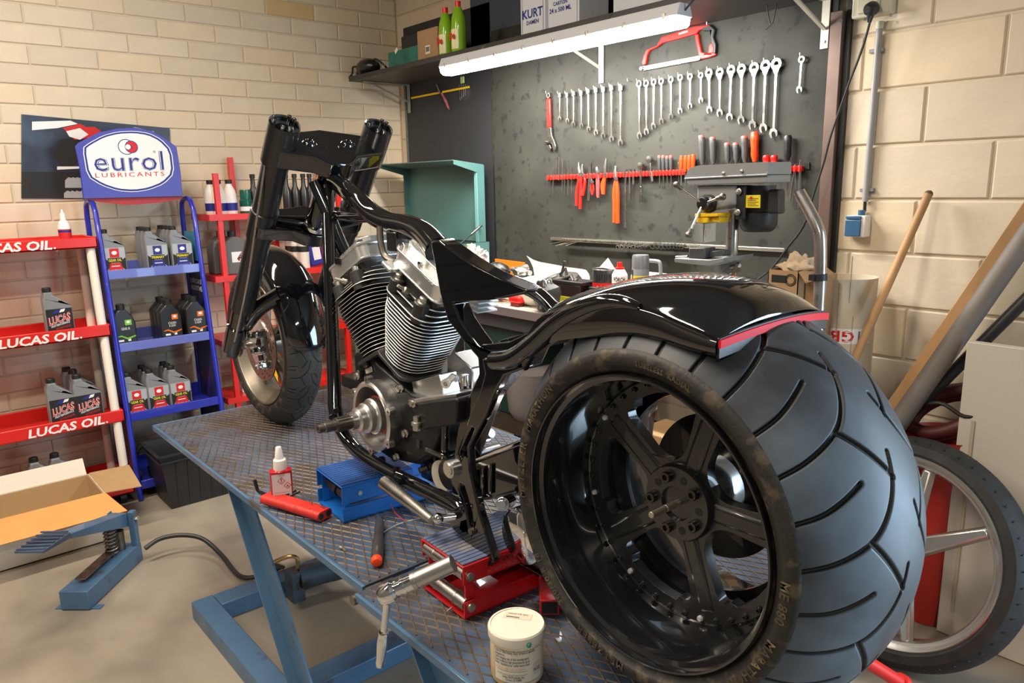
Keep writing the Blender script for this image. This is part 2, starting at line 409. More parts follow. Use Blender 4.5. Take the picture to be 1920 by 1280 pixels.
m=orib(MB(),-.05,.385,.02,.088,.325,.34,.17,.235); obj('pedal_arm',m,M_blue,P,bevel=.002)
m=orib(MB(),-.19,-.03,.0,.105,.345,.352,.325,.345)
for k in range(6): m.bar(pp(-.18+k*.027,.002,.356),pp(-.17+k*.027,.10,.353),.008,.004)
obj('tread_pad',m,M_plate,P)
pts=[]
for k in range(8*12+1):
    a=2*math.pi*k/12; pts.append(pp(.29,.055,.10+.125*k/96)+Vector((math.cos(a)*.024,math.sin(a)*.024,0)))
obj('coil_spring',MB().tube(pts,.0038,n=6),M_dsteel,P)
obj('pump_cylinder',MB().cyl(pp(.29,.055,.082),pp(.29,.055,.20),.013).cyl(pp(.345,.06,.08),pp(.345,.06,.17),.02),M_dsteel,P)
obj('release_lever',orib(MB(),.06,.30,.03,.075,.098,.103,.10,.107),M_dsteel,P,bevel=.001)
obj('hose_nipple',MB().cyl(pp(.40,.07,.065),pp(.44,.085,.07),.010),M_zinc,P)
# ================================================================ MOTORCYCLE
B=thing('motorcycle','gloss black custom motorcycle chassis with bare engine and very wide rear tyre on lift table','motorcycle',(-1.6,1.04,TZ))
WX,WZ,WY=-.7086,1.073,1.02
def ring_mesh(prof,cx,cz,n=96,m=0,mb=None,cap=(False,False),closed=False):
    """prof: (r, y) revolved about the axle (parallel to y)"""
    mb=mb or MB(); rings=[[(cx+r*math.cos(2*math.pi*k/n),y,cz+r*math.sin(2*math.pi*k/n)) for k in range(n)] for r,y in prof]
    return mb.ringf(rings,n,m,cap,closed)
def grid_obj(name,V,F,mats,parent,attr=None):
    me=bpy.data.meshes.new(name); me.vertices.add(len(V)); me.vertices.foreach_set('co',V.astype(np.float32).ravel())
    me.loops.add(F.size); me.loops.foreach_set('vertex_index',F.astype(np.int32).ravel())
    me.polygons.add(len(F)); me.polygons.foreach_set('loop_start',np.arange(0,F.size,4,dtype=np.int32))
    me.update(calc_edges=True)
    for m in mats: me.materials.append(m)
    if attr is not None:
        a=me.attributes.new('groove','FLOAT','POINT'); a.data.foreach_set('value',attr.astype(np.float32))
    me.shade_smooth(); return link(name,me,parent)
def tread(segs,npitch,per,nv,prof,cx,cz,cy,hw,depth,gw,mir_off=.5):
    """segs: polylines in (pitch fraction, v) with v=0 at the near shoulder, 1 at the crown; mirrored on the far half with an offset"""
    arc=prof['arc']; pl=prof['pitch']
    u=np.arange(per)/per; v=np.linspace(0,2,nv); U,Vv=np.meshgrid(u,v,indexing='ij'); D=np.full(U.shape,9.)
    sg_=[]
    for s in segs:
        if len(s)>2:
            o_=[];K=len(s)
            for i in range(K-1):
                q4=[s[max(0,i-1)],s[i],s[i+1],s[min(K-1,i+2)]]
                for t in (0,.2,.4,.6,.8): o_.append(tuple(.5*((2*q4[1][z])+(-q4[0][z]+q4[2][z])*t+(2*q4[0][z]-5*q4[1][z]+4*q4[2][z]-q4[3][z])*t*t+(-q4[0][z]+3*q4[1][z]-3*q4[2][z]+q4[3][z])*t**3) for z in (0,1)))
            s=o_+[s[-1]]
        sg_.append(s)
    segs=sg_
    for s in segs:
        for side in (0,1):
            q=[(a+(mir_off if side else 0),(2-b) if side else b,) for a,b in s]
            for (a0,b0),(a1,b1) in zip(q[:-1],q[1:]):
                for sh in (-1,0,1):
                    x0,y0,x1,y1=(a0+sh)*pl,b0*arc,(a1+sh)*pl,b1*arc
                    px,py=U*pl-x0,Vv*arc-y0; dx,dy=x1-x0,y1-y0; t=np.clip((px*dx+py*dy)/(dx*dx+dy*dy+1e-12),0,1)
                    D=np.minimum(D,np.hypot(px-t*dx,py-t*dy))
    g=np.clip((gw*1.12-D)/(gw*.85),0,1); g=g*g*(3-2*g)
    g=np.tile(g,(npitch,1)); n=npitch*per; th=np.arange(n)/n*2*math.pi
    w=(v-1)*hw; r0=prof['r'](np.abs(v-1)); nr=prof['n'](v-1)
    Rr=r0[None,:]-g*depth*nr[0][None,:]; Yw=w[None,:]-g*depth*nr[1][None,:]
    X=cx+Rr*np.cos(th)[:,None]; Z=cz+Rr*np.sin(th)[:,None]; Y=cy+Yw
    V=np.stack([X,Y,Z],-1).reshape(-1,3); i=np.arange(n); j=np.arange(nv-1)
    I,J=np.meshgrid(i,j,indexing='ij'); I2=(I+1)%n
    F=np.stack([I*nv+J,I2*nv+J,I2*nv+J+1,I*nv+J+1],-1).reshape(-1,4)
    return V,F,g.reshape(-1)
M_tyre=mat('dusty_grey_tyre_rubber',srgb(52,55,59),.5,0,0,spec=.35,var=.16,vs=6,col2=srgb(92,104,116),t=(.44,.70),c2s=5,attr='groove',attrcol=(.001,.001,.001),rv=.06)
M_side=mat('dirty_sidewall_rubber',srgb(34,31,28),.6,0,0,var=.3,vs=20,col2=srgb(76,66,52),t=(.55,.65),c2s=34,bump=.0012,bs=90)
RW=MB(); RWo=bpy.data.objects.new('rear_wheel',None); COL.objects.link(RWo); RWo.location=(WX,WY,WZ); RWo['_wl']=(WX,WY,WZ); RWo.parent=B; RWo.matrix_parent_inverse=Matrix.Translation(-wloc(B))
HW=.165; RC=.352; RS=.279
pr=lambda a: RS+(RC-RS)*(1-a**2.25)
def nrm(v):
    a=np.abs(v); sl=(RC-RS)*2.25*a**1.25/HW*np.sign(v); L=np.hypot(1,sl); return 1/L,sl/L
segs=[[(0,.0),(.047,.2),(.18,.48),(.35,.66),(.6,.82),(.86,.9)],[(.18,.48),(-.08,.67),(-.35,.86)],[(.5,0),(.54,.2),(.70,.5)]]
ang0=R(31.3)
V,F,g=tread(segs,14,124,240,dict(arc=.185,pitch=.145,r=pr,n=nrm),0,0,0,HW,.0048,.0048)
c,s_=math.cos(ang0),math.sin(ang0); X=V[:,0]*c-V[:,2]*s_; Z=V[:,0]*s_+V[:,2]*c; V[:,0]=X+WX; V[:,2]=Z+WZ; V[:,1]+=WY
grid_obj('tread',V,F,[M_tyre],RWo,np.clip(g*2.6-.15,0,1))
for sg in (-1,1):
    sd=MB(); y0=WY+sg*HW; prof=[(RS,y0),(.2765,y0-sg*.003*0+sg*.004),(.272,y0+sg*.007),(.262,y0+sg*.009),(.2535,y0+sg*.006),(.2525,y0+sg*.0035),(.245,y0+sg*.001),(.240,y0-sg*.006),(.2385,y0-sg*.012),(.226,y0-sg*.014)]
    ring_mesh(prof,WX,WZ,160,mb=sd); obj('sidewall',sd,M_side,RWo,ang=50)
M_letter=mat('scuffed_raised_lettering',srgb(74,65,50),.6,var=.3,vs=60,col2=srgb(130,112,82),t=(.55,.65),c2s=60,bump=.0006,bs=200)
def arc_text(mb,t,a_mid,r,h,y,sp=1,off=.02,inward=False):
    vs,fs,w=textmesh(t,off,0,sp); out=[]
    for x,yy in vs:
        aa=a_mid-(x-w/2)*h/r if not inward else a_mid+(x-w/2)*h/r
        rr=r+yy*h if not inward else r+h*.7-yy*h
        out.append((WX+rr*math.cos(aa),y,WZ+rr*math.sin(aa)))
    k=len(mb.v); n=len(out); mb.add(out+[(a,b+.002,c) for a,b,c in out],fs+[tuple(reversed([i+n for i in f])) for f in fs]); obj('raised_lettering',mb,M_letter,RWo)
yl=WY-HW-.0098
arc_text(MB(),'METZELER',R(176),.2545,.0135,yl,1.25)
arc_text(MB(),'MARATHON',R(146),.2545,.0125,yl,1.15)
arc_text(MB(),'ME 880',R(-5),.2545,.0135,yl,1.1)
arc_text(MB(),'MARATHON',R(-32),.2545,.0135,yl,1.1)
arc_text(MB(),'TUBELESS  RADIAL',R(78),.2565,.008,yl,1.1)
arc_text(MB(),'360/30 R 18',R(222),.2545,.012,yl,1.15)
arc_text(MB(),'METZELER',R(255),.2545,.0135,yl,1.25)
rim=MB(); yo=WY-HW
ring_mesh([(.2385,yo-.004),(.2375,yo-.006),(.2345,yo-.006),(.2335,yo+.002),(.2335,yo+.010),(.226,yo+.014),(.2245,yo+.03),(.2195,yo+.042),(.2185,yo+.075),(.2130,yo+.098),(.2120,yo+.118),(.209,yo+.121),(.196,yo+.121)],WX,WZ,160,mb=rim)
ring_mesh([(.2385,2*WY-yo),(.23,2*WY-yo),(.222,2*WY-yo-.03),(.215,2*WY-yo-.07),(.210,WY+.03),(.209,yo+.131)],WX,WZ,128,mb=rim)
obj('rim_barrel',rim,mat('rim_gloss_black',(.008,.008,.009),.16,0,1,rv=.06),RWo,ang=30)
# spoked centre with five windows
YD=yo+.121
def windows(r0,r1,a0,a1,n=5,ph=R(36),rc=.02):
    hs=[]
    for k in range(n):
        c0=ph+2*math.pi*k/n; pts=[]
        def P_(a,r): return (r,a)
        cor=[(r0,-a0),(r1,-a1),(r1,a1),(r0,a0)]; C_=[Vector((r*math.cos(a),r*math.sin(a))) for r,a in cor]
        # rounded polygon, the outer side follows the arc
        path=[]
        for i in range(4):
            p=C_[i]; q=C_[i-1]; s=C_[(i+1)%4]; d1=(q-p).normalized(); d2=(s-p).normalized(); L=rc
            A=p+d1*L; Bp=p+d2*L
            for t in (0,.25,.5,.75,1): path.append(A*(1-t)**2+p*2*t*(1-t)+Bp*t*t)
            if i==1:
                for t in (-.6,-.3,0,.3,.6): path.append(Vector((r1*math.cos(a1*t),r1*math.sin(a1*t))))
        hs.append([(WX+p.x*math.cos(c0)-p.y*math.sin(c0),0,WZ+p.x*math.sin(c0)+p.y*math.cos(c0)) for p in path])
    return hs
def cpoly(r,n=96): return [(WX+r*math.cos(2*math.pi*k/n),0,WZ+r*math.sin(2*math.pi*k/n)) for k in range(n)]
def lay(pts,y): return [(p[0],y,p[2]) for p in pts]
M_hub=mat('satin_black_wheel_centre',(.014,.014,.015),.30,0,.5,rv=.08,col2=(.03,.03,.03),t=(.55,.7),c2s=10)
d=MB(); hs=windows(.074,.186,R(20),R(27),rc=.028); d.prism(lay(cpoly(.2095),YD-.001),(0,.022,0),[lay(h,YD-.001) for h in hs]); obj('wheel_centre',d,M_hub,RWo,bevel=.004,seg=3)
for k in range(5):
    a=R(72*k); c_,s2=math.cos(a),math.sin(a); m=MB()
    def q(r,w,y): return (WX+r*c_-w*s2,y,WZ+r*s2+w*c_)
    m.add([q(.062,-.017,YD),q(.190,-.016,YD),q(.190,.016,YD),q(.062,.017,YD),q(.064,-.012,YD-.006),q(.186,-.011,YD-.004),q(.186,.011,YD-.004),q(.064,.012,YD-.006)],[(0,1,5,4),(1,2,6,5),(2,3,7,6),(3,0,4,7),(4,5,6,7)])
    obj('spoke_rib',m,M_hub,RWo,bevel=.003)
hb=MB(); ring_mesh([(.066,YD+.01),(.066,YD-.012),(.063,YD-.017),(.030,YD-.017),(.028,YD-.010),(.0,YD-.010)],WX,WZ,48,mb=hb); 
obj('hub',hb,M_hub,RWo)
hh=MB()
for k in range(5):
    a=R(72*k+72); hh.cyl((WX+.046*math.cos(a),YD-.0175,WZ+.046*math.sin(a)),(WX+.046*math.cos(a),YD-.017,WZ+.046*math.sin(a)),.007)
obj('bolt_hole',hh,M_ink,RWo)
for k in range(5):
    a=R(72*k+38); p=Vector((WX+.047*math.cos(a),YD-.017,WZ+.047*math.sin(a))); m=MB()
    m.lathe([(.0095,0),(.0095,.009),(.0085,.0105),(.005,.0105),(.0045,.005)],p,(0,-1,0),20); obj('wheel_bolt',m,mat('dark_bolt_steel',(.09,.08,.07),.35,1),RWo)
m=MB(); m.cyl((WX,YD-.008,WZ),(WX,YD-.082,WZ),.0056,n=20); m.cyl((WX,YD-.022,WZ),(WX,YD-.045,WZ),.0066,n=8)
obj('axle_stud',m,mat('worn_stud_steel',(.42,.38,.30),.4,.8),RWo,bevel=.001)
proto=None
for k in range(40):
    a=R(148+9*k); p=Vector((WX+.2025*math.cos(a),YD-.001,WZ+.2025*math.sin(a))); silver=k%5==0
    key='s' if silver else 'b'
    m=MB(); m.lathe([(.0052,0),(.0052,.003),(.004,.0055),(.0022,.006),(.002,.003)],(0,0,0),(0,-1,0),10)
    if k in (0,1):
        o=obj('rim_bolt',m,mat('bright_bolt',(.8,.8,.78),.3,.5) if silver else M_hub,RWo,label='bright steel rim bolt' if silver else None); 
        if k==0: ps=o
        else: pb=o
        me=o.data; o.matrix_parent_inverse=Matrix.Translation(-wloc(RWo)); o.location=p
    else:
        o=(ps if silver else pb).copy(); COL.objects.link(o); o.parent=RWo; o.matrix_parent_inverse=Matrix.Translation(-wloc(RWo)); o.location=p
# far side : second bolt flange, drive pulley, brake disc
fl=MB(); ring_mesh([(.209,YD+.06),(.175,YD+.06),(.175,YD+.07),(.209,YD+.07)],WX,WZ,96,mb=fl,closed=True); obj('inner_flange',fl,M_hub,RWo)
dk=MB(); ring_mesh([(.13,WY+.05),(.06,WY+.05),(.06,WY+.056),(.13,WY+.056)],WX,WZ,72,mb=dk,closed=True); obj('brake_disc',dk,M_hub,RWo)
hc=MB(); ring_mesh([(.05,YD+.02),(.045,WY+.10),(.06,WY+.11),(.06,WY+.17)],WX,WZ,40,mb=hc); obj('hub_barrel',hc,M_alu,RWo)
# toothed drive pulley on the far side of the tyre
tp=MB(); n=70
for k in range(n):
    a=2*math.pi*k/n; c_,s2=math.cos(a),math.sin(a)
    def q(r,t,y): return (WX+r*c_-t*s2,y,WZ+r*s2+t*c_)
    tp.add([q(.150,-.002,WY+.19),q(.150,.002,WY+.19),q(.156,0,WY+.19),q(.150,-.002,WY+.23),q(.150,.002,WY+.23),q(.156,0,WY+.23)],[(0,3,5,2),(1,2,5,4),(0,2,1),(3,4,5)])
ring_mesh([(.150,WY+.188),(.150,WY+.232),(.06,WY+.225)],WX,WZ,96,mb=tp); obj('drive_pulley',tp,M_alu,RWo)
# ---------------------------------------------------------------- front wheel
FX,FZ,FY,FR=-2.648,1.048,1.095,.312
FWo=bpy.data.objects.new('front_wheel',None); COL.objects.link(FWo); FWo.location=(FX,FY,FZ); FWo['_wl']=(FX,FY,FZ); FWo.parent=B; FWo.matrix_parent_inverse=Matrix.Translation(-wloc(B))
h2=.066; FS=.266
pr2=lambda a: FS+(FR-FS)*(1-a**2.2)
def nrm2(v):
    a=np.abs(v); sl=(FR-FS)*2.2*a**1.2/h2*np.sign(v); L=np.hypot(1,sl); return 1/L,sl/L
segs2=[[(.0,.12),(.12,.5),(.42,.85),(.75,.98)],[(.12,.5),(-.2,.72)],[(.5,.1),(.55,.35)],[(.5,.55),(.75,.82)],[(.35,.1),(.38,.3)]]
V,F,g=tread(segs2,20,44,70,dict(arc=.088,pitch=.098,r=pr2,n=nrm2),FX,FZ,FY,h2,.0022,.0024)
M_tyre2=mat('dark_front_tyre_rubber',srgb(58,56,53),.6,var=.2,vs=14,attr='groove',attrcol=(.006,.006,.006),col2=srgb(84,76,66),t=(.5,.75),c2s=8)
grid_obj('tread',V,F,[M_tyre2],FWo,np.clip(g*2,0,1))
for sg in (-1,1): obj('sidewall',ring_mesh([(FS,FY+sg*h2),(.252,FY+sg*(h2+.002)),(.236,FY+sg*(h2-.004)),(.229,FY+sg*(h2-.012)),(.227,FY+sg*(h2-.018))],FX,FZ,96),M_side,FWo,ang=60)
rim=MB(); f0=FY-h2
ring_mesh([(.228,f0+.014),(.231,f0+.008),(.229,f0+.004),(.223,f0+.006),(.220,f0+.012),(.213,f0+.018),(.206,f0+.034),(.184,f0+.05),(.182,f0+.08),(.206,f0+.10),(.228,f0+.118)],FX,FZ,96,mb=rim)
M_frim=mat('dull_cast_rim',srgb(132,124,110),.38,.7,var=.2,vs=10)
obj('rim',rim,M_frim,FWo,ang=40)
sp=MB()
for k in range(5):
    a=R(72*k+96)
    for o_ in (-.16,.16):
        c_,s2=math.cos(a+o_),math.sin(a+o_); c3,s3=math.cos(a),math.sin(a)
        sp.bar((FX+.04*c3,f0+.052,FZ+.04*s3),(FX+.195*c_,f0+.058,FZ+.195*s_*0+FZ*0+.195*s2),.022,.024,up=(0,1,0)) if False else sp.bar((FX+.04*c3,f0+.052,FZ+.04*s3),(FX+.195*c_,f0+.058,FZ+.195*s2),.024,.02,up=(0,1,0))
ring_mesh([(.05,f0+.03),(.05,f0+.09)],FX,FZ,32,mb=sp,cap=(True,True))
obj('spokes',sp,M_frim,FWo,bevel=.004)
bd=MB(); hs=[]
for ring,(r,nn) in enumerate(((.118,16),(.130,16),(.106,16))):
    for k in range(nn):
        a=2*math.pi*(k+ring*.33)/nn; hs.append([(FX+r*math.cos(a)+.0042*math.cos(b_*math.pi/3),f0+.016,FZ+r*math.sin(a)+.0042*math.sin(b_*math.pi/3)) for b_ in range(6)])
bd.prism([(FX+.142*math.cos(2*math.pi*k/72),f0+.016,FZ+.142*math.sin(2*math.pi*k/72)) for k in range(72)],(0,.005,0),hs+[[(FX+.088*math.cos(2*math.pi*k/36),f0+.016,FZ+.088*math.sin(2*math.pi*k/36)) for k in range(36)]])
obj('brake_disc',bd,mat('brake_disc_steel',srgb(176,150,140),.32,.9),FWo)
obj('disc_carrier',ring_mesh([(.092,f0+.012),(.092,f0+.022),(.03,f0+.03),(.03,f0+.005),(.05,f0+.003)],FX,FZ,40,cap=(False,False),closed=True),M_alu,FWo)
# ---------------------------------------------------------------- fork
FK=B
Y1,Y2=.935,1.235
def fpt(px,py,y): return at(px,py,y=y)
top1=Vector((-2.045,Y1,1.775)); bot1=Vector((-2.60,Y1,1.065))
ax=(bot1-top1).normalized(); Lf=(bot1-top1).length
for y in (Y1,Y2):
    o_=Vector((0,y-Y1,0)); t=top1+o_
    m=MB(); m.lathe([(.0400,.015),(.0400,0),(.0440,-.004),(.0445,.125),(.0385,.127),(.0385,.30),(.0425,.302),(.0425,.40),(.0385,.402),(.0375,.72)],t,ax,40,cap=(False,True))
    m.lathe([(.0405,.0),(.0405,.012),(.026,.013),(.024,.05),(.0,.05)],t,ax,40,cap=(False,False))
    obj('fork_tube',m,M_blackm,B,ang=30)
    m=MB(); m.lathe([(.033,.70),(.033,.80),(.0385,.802),(.0385,Lf+.01),(.034,Lf+.035),(.0,Lf+.036)],t,ax,32,cap=(True,False)); obj('fork_leg',m,M_black,B,ang=30)
    for k,a in enumerate((20,48,140,175,235,268)):
        u,v=MB().frame(ax); p=t+u*math.cos(R(a))*.033+v*math.sin(R(a))*.033
        obj('cap_screw',MB().cyl(p+ax*.012,p-ax*.004,.0040,n=10).lathe([(.0062,.0),(.0062,.010),(.0036,.010),(.0033,.005)],p-ax*.003,-ax,12),M_chrome,B)
    obj('spring_seat',MB().lathe([(.006,0),(.006,.012),(.011,.012),(.011,.006)],t+ax*.045,-ax,16,closed=True),M_steel,B)
u_=Vector((0,1,0)); v_=ax.cross(u_)  # v_: perpendicular to the fork in the xz plane
if v_.x<0: v_=-v_
def triple(d0,th,wid,back,name,mt):
    """clamp plate perpendicular to the legs at distance d0 down them"""
    c=(top1+Vector((0,(Y2-Y1)/2,0)))+ax*d0; hy=(Y2-Y1)/2
    out=[(-hy-.035,-.02),(-hy-.02,-.045),(-hy+.02,-.048),(-.055,-.085*wid),(0,-.10*wid),(.055,-.085*wid),(hy-.02,-.048),(hy+.02,-.045),(hy+.035,-.02),(hy+.035,.03),(hy+.01,.045),(.07,.06+back*.4),(.04,.085+back),(0,.095+back),(-.04,.085+back),(-.07,.06+back*.4),(-hy-.01,.045),(-hy-.035,.03)]
    m=MB(); m.prism([c+u_*a+v_*b-ax*th/2 for a,b in out],ax*th)
    return obj(name,m,mt,B,bevel=.010,seg=4),c
tc,c1=triple(.088,.062,.72,.01,'upper_triple_clamp',M_black)
m=MB()
for s in (-1,1):
    m.lathe([(.010,.012),(.011,-.002),(.018,-.004),(.024,.004),(.024,.012)],c1+u_*.062*s-v_*.002-ax*.033,ax,24,cap=(False,False))
    m.lathe([(.0,0),(.0105,0)],c1+u_*.062*s-v_*.002-ax*.0315,ax,20,cap=(False,False))
    m.tube([c1+u_*.02*s+v_*.02-ax*.024,c1+u_*.11*s+v_*.028-ax*.02],[.010,.006],n=10)
m.lathe([(.030,-.028),(.034,0),(.034,.04)],c1+v_*.052,ax,32,cap=(True,True))
obj('clamp_bosses',m,M_black,B,bevel=.002)
obj('bearing_washer',MB().lathe([(.036,0),(.036,.010)],c1+v_*.052+ax*.028,ax,32),M_chrome,B,bevel=.001)
tc,c2=triple(.36,.045,.6,.0,'lower_triple_clamp',M_black)
m=MB()
for s in (-1,1): m.tube([c2+u_*.03*s+v_*.03-ax*.03,c2+u_*.11*s+v_*.01-ax*.03],[.02,.012],n=12)
obj('clamp_bosses',m,M_black,B)
obj('bearing_race',MB().lathe([(.033,0),(.040,.004),(.040,.016),(.033,.02)],c2+v_*.052-ax*.045,ax,32),M_chrome,B)
neckT=c1+v_*.052+ax*.035; neckB=c2+v_*.052-ax*.045
fr=MB(); fr.lathe([(.033,0),(.035,.004),(.035,(neckB-neckT).length-.004),(.033,(neckB-neckT).length)],neckT,neckB-neckT,32)
obj('steering_head',fr,M_black,B)
# ---------------------------------------------------------------- frame tubes
def fr_tube(name,pts,r,sm=5,n=16): return obj(name,MB().tube(pts,r,n=n,smooth=sm),M_black,B,ang=60)
for sgn,yb,off in ((-1,.935,0),(1,1.165,.0)):
    a=lambda px,py,y=.935: (lambda p:(p.x,yb,p.z))(at(px,py,y=y))
    if sgn<0:
        n0=at(613,340,y=1.07); f0_=Vector(a(628,765)); pts=[n0,n0.lerp(f0_,.3),n0.lerp(f0_,.6),n0.lerp(f0_,.9),f0_,a(640,805),a(670,845),a(720,880),a(790,915),a(850,945),a(872,960)]
    else:
        pts=[Vector((p[0],2.1-p[1],p[2])) for p in keep]
    if sgn<0: keep=[Vector(p) for p in pts]; pts=keep
    fr_tube('down_tube',pts,.0195)
# backbone
bb=[neckT.lerp(neckB,.12)+Vector((.02,0,0)),at(668,372,y=1.05),at(700,402,y=1.05),at(730,417,y=1.05),at(765,425,y=1.05),at(795,440,y=1.04),at(822,470,y=1.02)]
fr_tube('backbone',bb,[.026,.026,.028,.028,.030,.032,.034])
fr_tube('gusset_tube',[neckB+Vector((.02,0,.03)),at(660,408,y=1.05),at(700,408,y=1.05)],.013)
obj('engine_mount_tab',MB().box(at(655,490,y=1.05),(.05,.03,.012)).box(at(650,488,y=1.0),(.03,.06,.02)),M_black,B,bevel=.002)
# side plates of the rear frame
def side(name,px,y,th,holes=(),bev=.006,mt=None,mirror=True,seg=3):
    P=[at(*p,y=y) for p in px]; H=[[at(*p,y=y) for p in h] for h in holes]
    m=MB(); m.prism(P,(0,th,0),H); obj(name,m,mt or M_black,B,bevel=bev,seg=seg)
    if mirror:
        mm=MB(); f=lambda p:(p.x,2.09-p.y,p.z); mm.prism([f(p) for p in P],(0,-th,0),[[f(p) for p in h] for h in H]); obj(name,mm,mt or M_black,B,bevel=bev,seg=seg)
side('side_plate',[(806,452),(822,449),(840,462),(870,484),(905,506),(950,528),(990,545),(986,549),(925,562),(850,566),(851,572),(862,598),(880,625),(900,652),(925,658),(950,655),(960,664),(985,650),(1010,632),(1050,607),(1056,613),(1000,658),(985,690),(960,695),(925,735),(915,752),(900,790),(868,880),(857,930),(846,925),(845,890),(858,800),(868,765),(897,700),(895,672),(868,640),(850,615),(838,600),(826,560),(815,500)],.955,.045,bev=.012,mirror=False)
side('axle_plate',[(902,672),(985,690),(945,705),(924,742),(910,780),(893,812),(878,840),(880,880),(898,960),(926,1050),(921,1060),(910,1056),(880,1020),(858,1003),(842,985),(846,955),(868,945),(845,905),(840,880),(856,850),(873,800),(882,770),(897,740),(908,700)],.870,.020,holes=[[(883,800),(888,804),(878,830),(864,862),(860,850)],[(862,905),(870,912),(884,960),(887,990),(880,992),(872,950),(860,915)]],bev=.005)
# fender strut along the side of the rear fender
for yy in (.875,1.165):
    k=lambda px,py: (lambda p:(p.x,yy,p.z))(at(px,py,y=.875))
    fr_tube('fender_strut',[k(925,676),k(962,672),k(1002,644),k(1042,608),k(1080,584),k(1125,568),k(1165,566),k(1200,576)],[.017,.019,.019,.018,.017,.014,.011,.006],n=14)
fr_tube('rear_top_rail',[at(965,530,y=1.13),at(1005,548,y=1.13),at(1035,575,y=1.12),at(1060,610,y=1.10)],.017)
obj('pivot_cover',MB().lathe([(.0,0),(.014,.0),(.015,.004),(.019,.004),(.019,.02)],at(838,881,y=.855),(0,1,0),28,cap=(False,True)),M_alur,B)
obj('plate_bolt',MB().lathe([(.0,0),(.007,.0),(.007,.01)],at(881,997,y=.862),(0,1,0),12,cap=(False,True)),M_dsteel,B)
# seat pan between the rails
m=MB(); m.prism([at(883,652,y=.96),at(925,662,y=.96),at(958,664,y=.96),at(1035,612,y=.96),at(1020,608,y=.96),at(955,640,y=.96),at(905,645,y=.96)],(0,.19,0)); obj('seat_pan',m,M_black,B,bevel=.003)
m=MB(); m.prism([at(893,648,y=1.0),at(925,642,y=1.0),at(1000,618,y=1.0),at(1010,624,y=1.0),at(960,662,y=1.0),at(925,664,y=1.0)],(0,.13,0)); obj('seat_rail_plate',m,M_black,B,bevel=.003)
# gearbox / rear drive housing
m=MB(); m.prism([at(*q,y=.97) for q in ((868,874),(985,828),(1000,830),(1000,925),(905,940),(868,905))],(0,.15,0)); obj('transmission_case',m,M_black,B,bevel=.008)
for k in range(3): obj('case_rib',MB().cyl(at(893+14*k,880-5*k,y=.966),at(893+14*k,930-3*k,y=.966),.004),M_black,B)
m=MB(); m.prism([at(*q,y=.965) for q in ((864,868),(985,820),(1000,820),(1000,826),(866,875))],(0,.14,0)); obj('transmission_cover',m,M_chrome,B,bevel=.003)
obj('filler_cap',MB().cyl(at(880,828,y=1.06),at(912,815,y=1.06),.018,n=24).cyl(at(912,815,y=1.06),at(922,812,y=1.06),.012),M_alu,B,bevel=.002)
# oil bag : chrome drum low down
m=MB(); tc_=at(974,1006,y=.90); m.lathe([(.0,0),(.048,.0),(.058,.008),(.058,.20),(.048,.21),(.0,.21)],(tc_.x,.895,tc_.z),(0,1,0),40,cap=(False,False)); obj('chrome_oil_tank',m,M_chrome,B,ang=50)
m=MB(); m.bx(-1.28,-1.02,.99,1.16,.765,.785); obj('frame_cross_plate',m,M_black,B,bevel=.008)
m=MB(); m.lathe([(.0,0),(.030,0),(.034,.006),(.034,.06),(.0,.06)],at(835,895,y=.94),(0.0,1,0),28,cap=(False,False)); 
obj('starter_motor',MB().lathe([(.0,0),(.036,0),(.038,.006),(.038,.16)],at(843,893,y=.965)+Vector((-.01,0,-.0)),(0,1,0),36,cap=(False,True)),M_blackm,B,ang=30)
obj('starter_cover',MB().lathe([(.040,0),(.040,.045)],at(826,893,y=.985)+Vector((-.0,0,0)),(0,1,0),36),mat('beige_motor_cap',srgb(190,182,165),.45),B,bevel=.002)
obj('starter_bolt',MB().cyl(at(786,882,y=.98),at(800,877,y=1.0),.008,n=6).cyl(at(800,877,y=1.0),at(815,872,y=1.03),.006),M_dsteel,B)
obj('axle_adjuster',MB().cyl(at(942,945,y=.88),at(956,938,y=.93),.014,n=20).cyl(at(940,946,y=.872),at(945,944,y=.89),.010,n=6),M_chrome,B,bevel=.001)
# kickstand
m=MB(); a0,a1=at(722,905,y=.86),at(810,975,y=.83); m.tube([a0,a0.lerp(a1,.3),a1],[.0185,.0165,.0095],n=20); obj('kickstand',m,M_steel,B,bevel=.001)
m=MB(); m.sph(at(822,972,y=.83),.012,14); m.tube([at(815,974,y=.83),at(850,968,y=.86),at(868,960,y=.92)],[.010,.008,.010]); obj('kickstand_pivot',m,M_chrome,B)
obj('kickstand_stop',MB().tube([at(745,875,y=.92),at(742,895,y=.91),at(752,905,y=.91)],.009).cyl(at(742,888,y=.90),at(755,893,y=.91),.008),M_black,B)
m=MB()
for px,py in ((622,782),(636,792),(630,770),(640,805)): m.cyl(at(px,py,y=.905),at(px,py,y=.96),.0085,n=14)
m.bar(at(632,790,y=.93),at(690,770,y=1.0),.012,.02)
obj('foot_control_mount',m,M_black,B,bevel=.001)
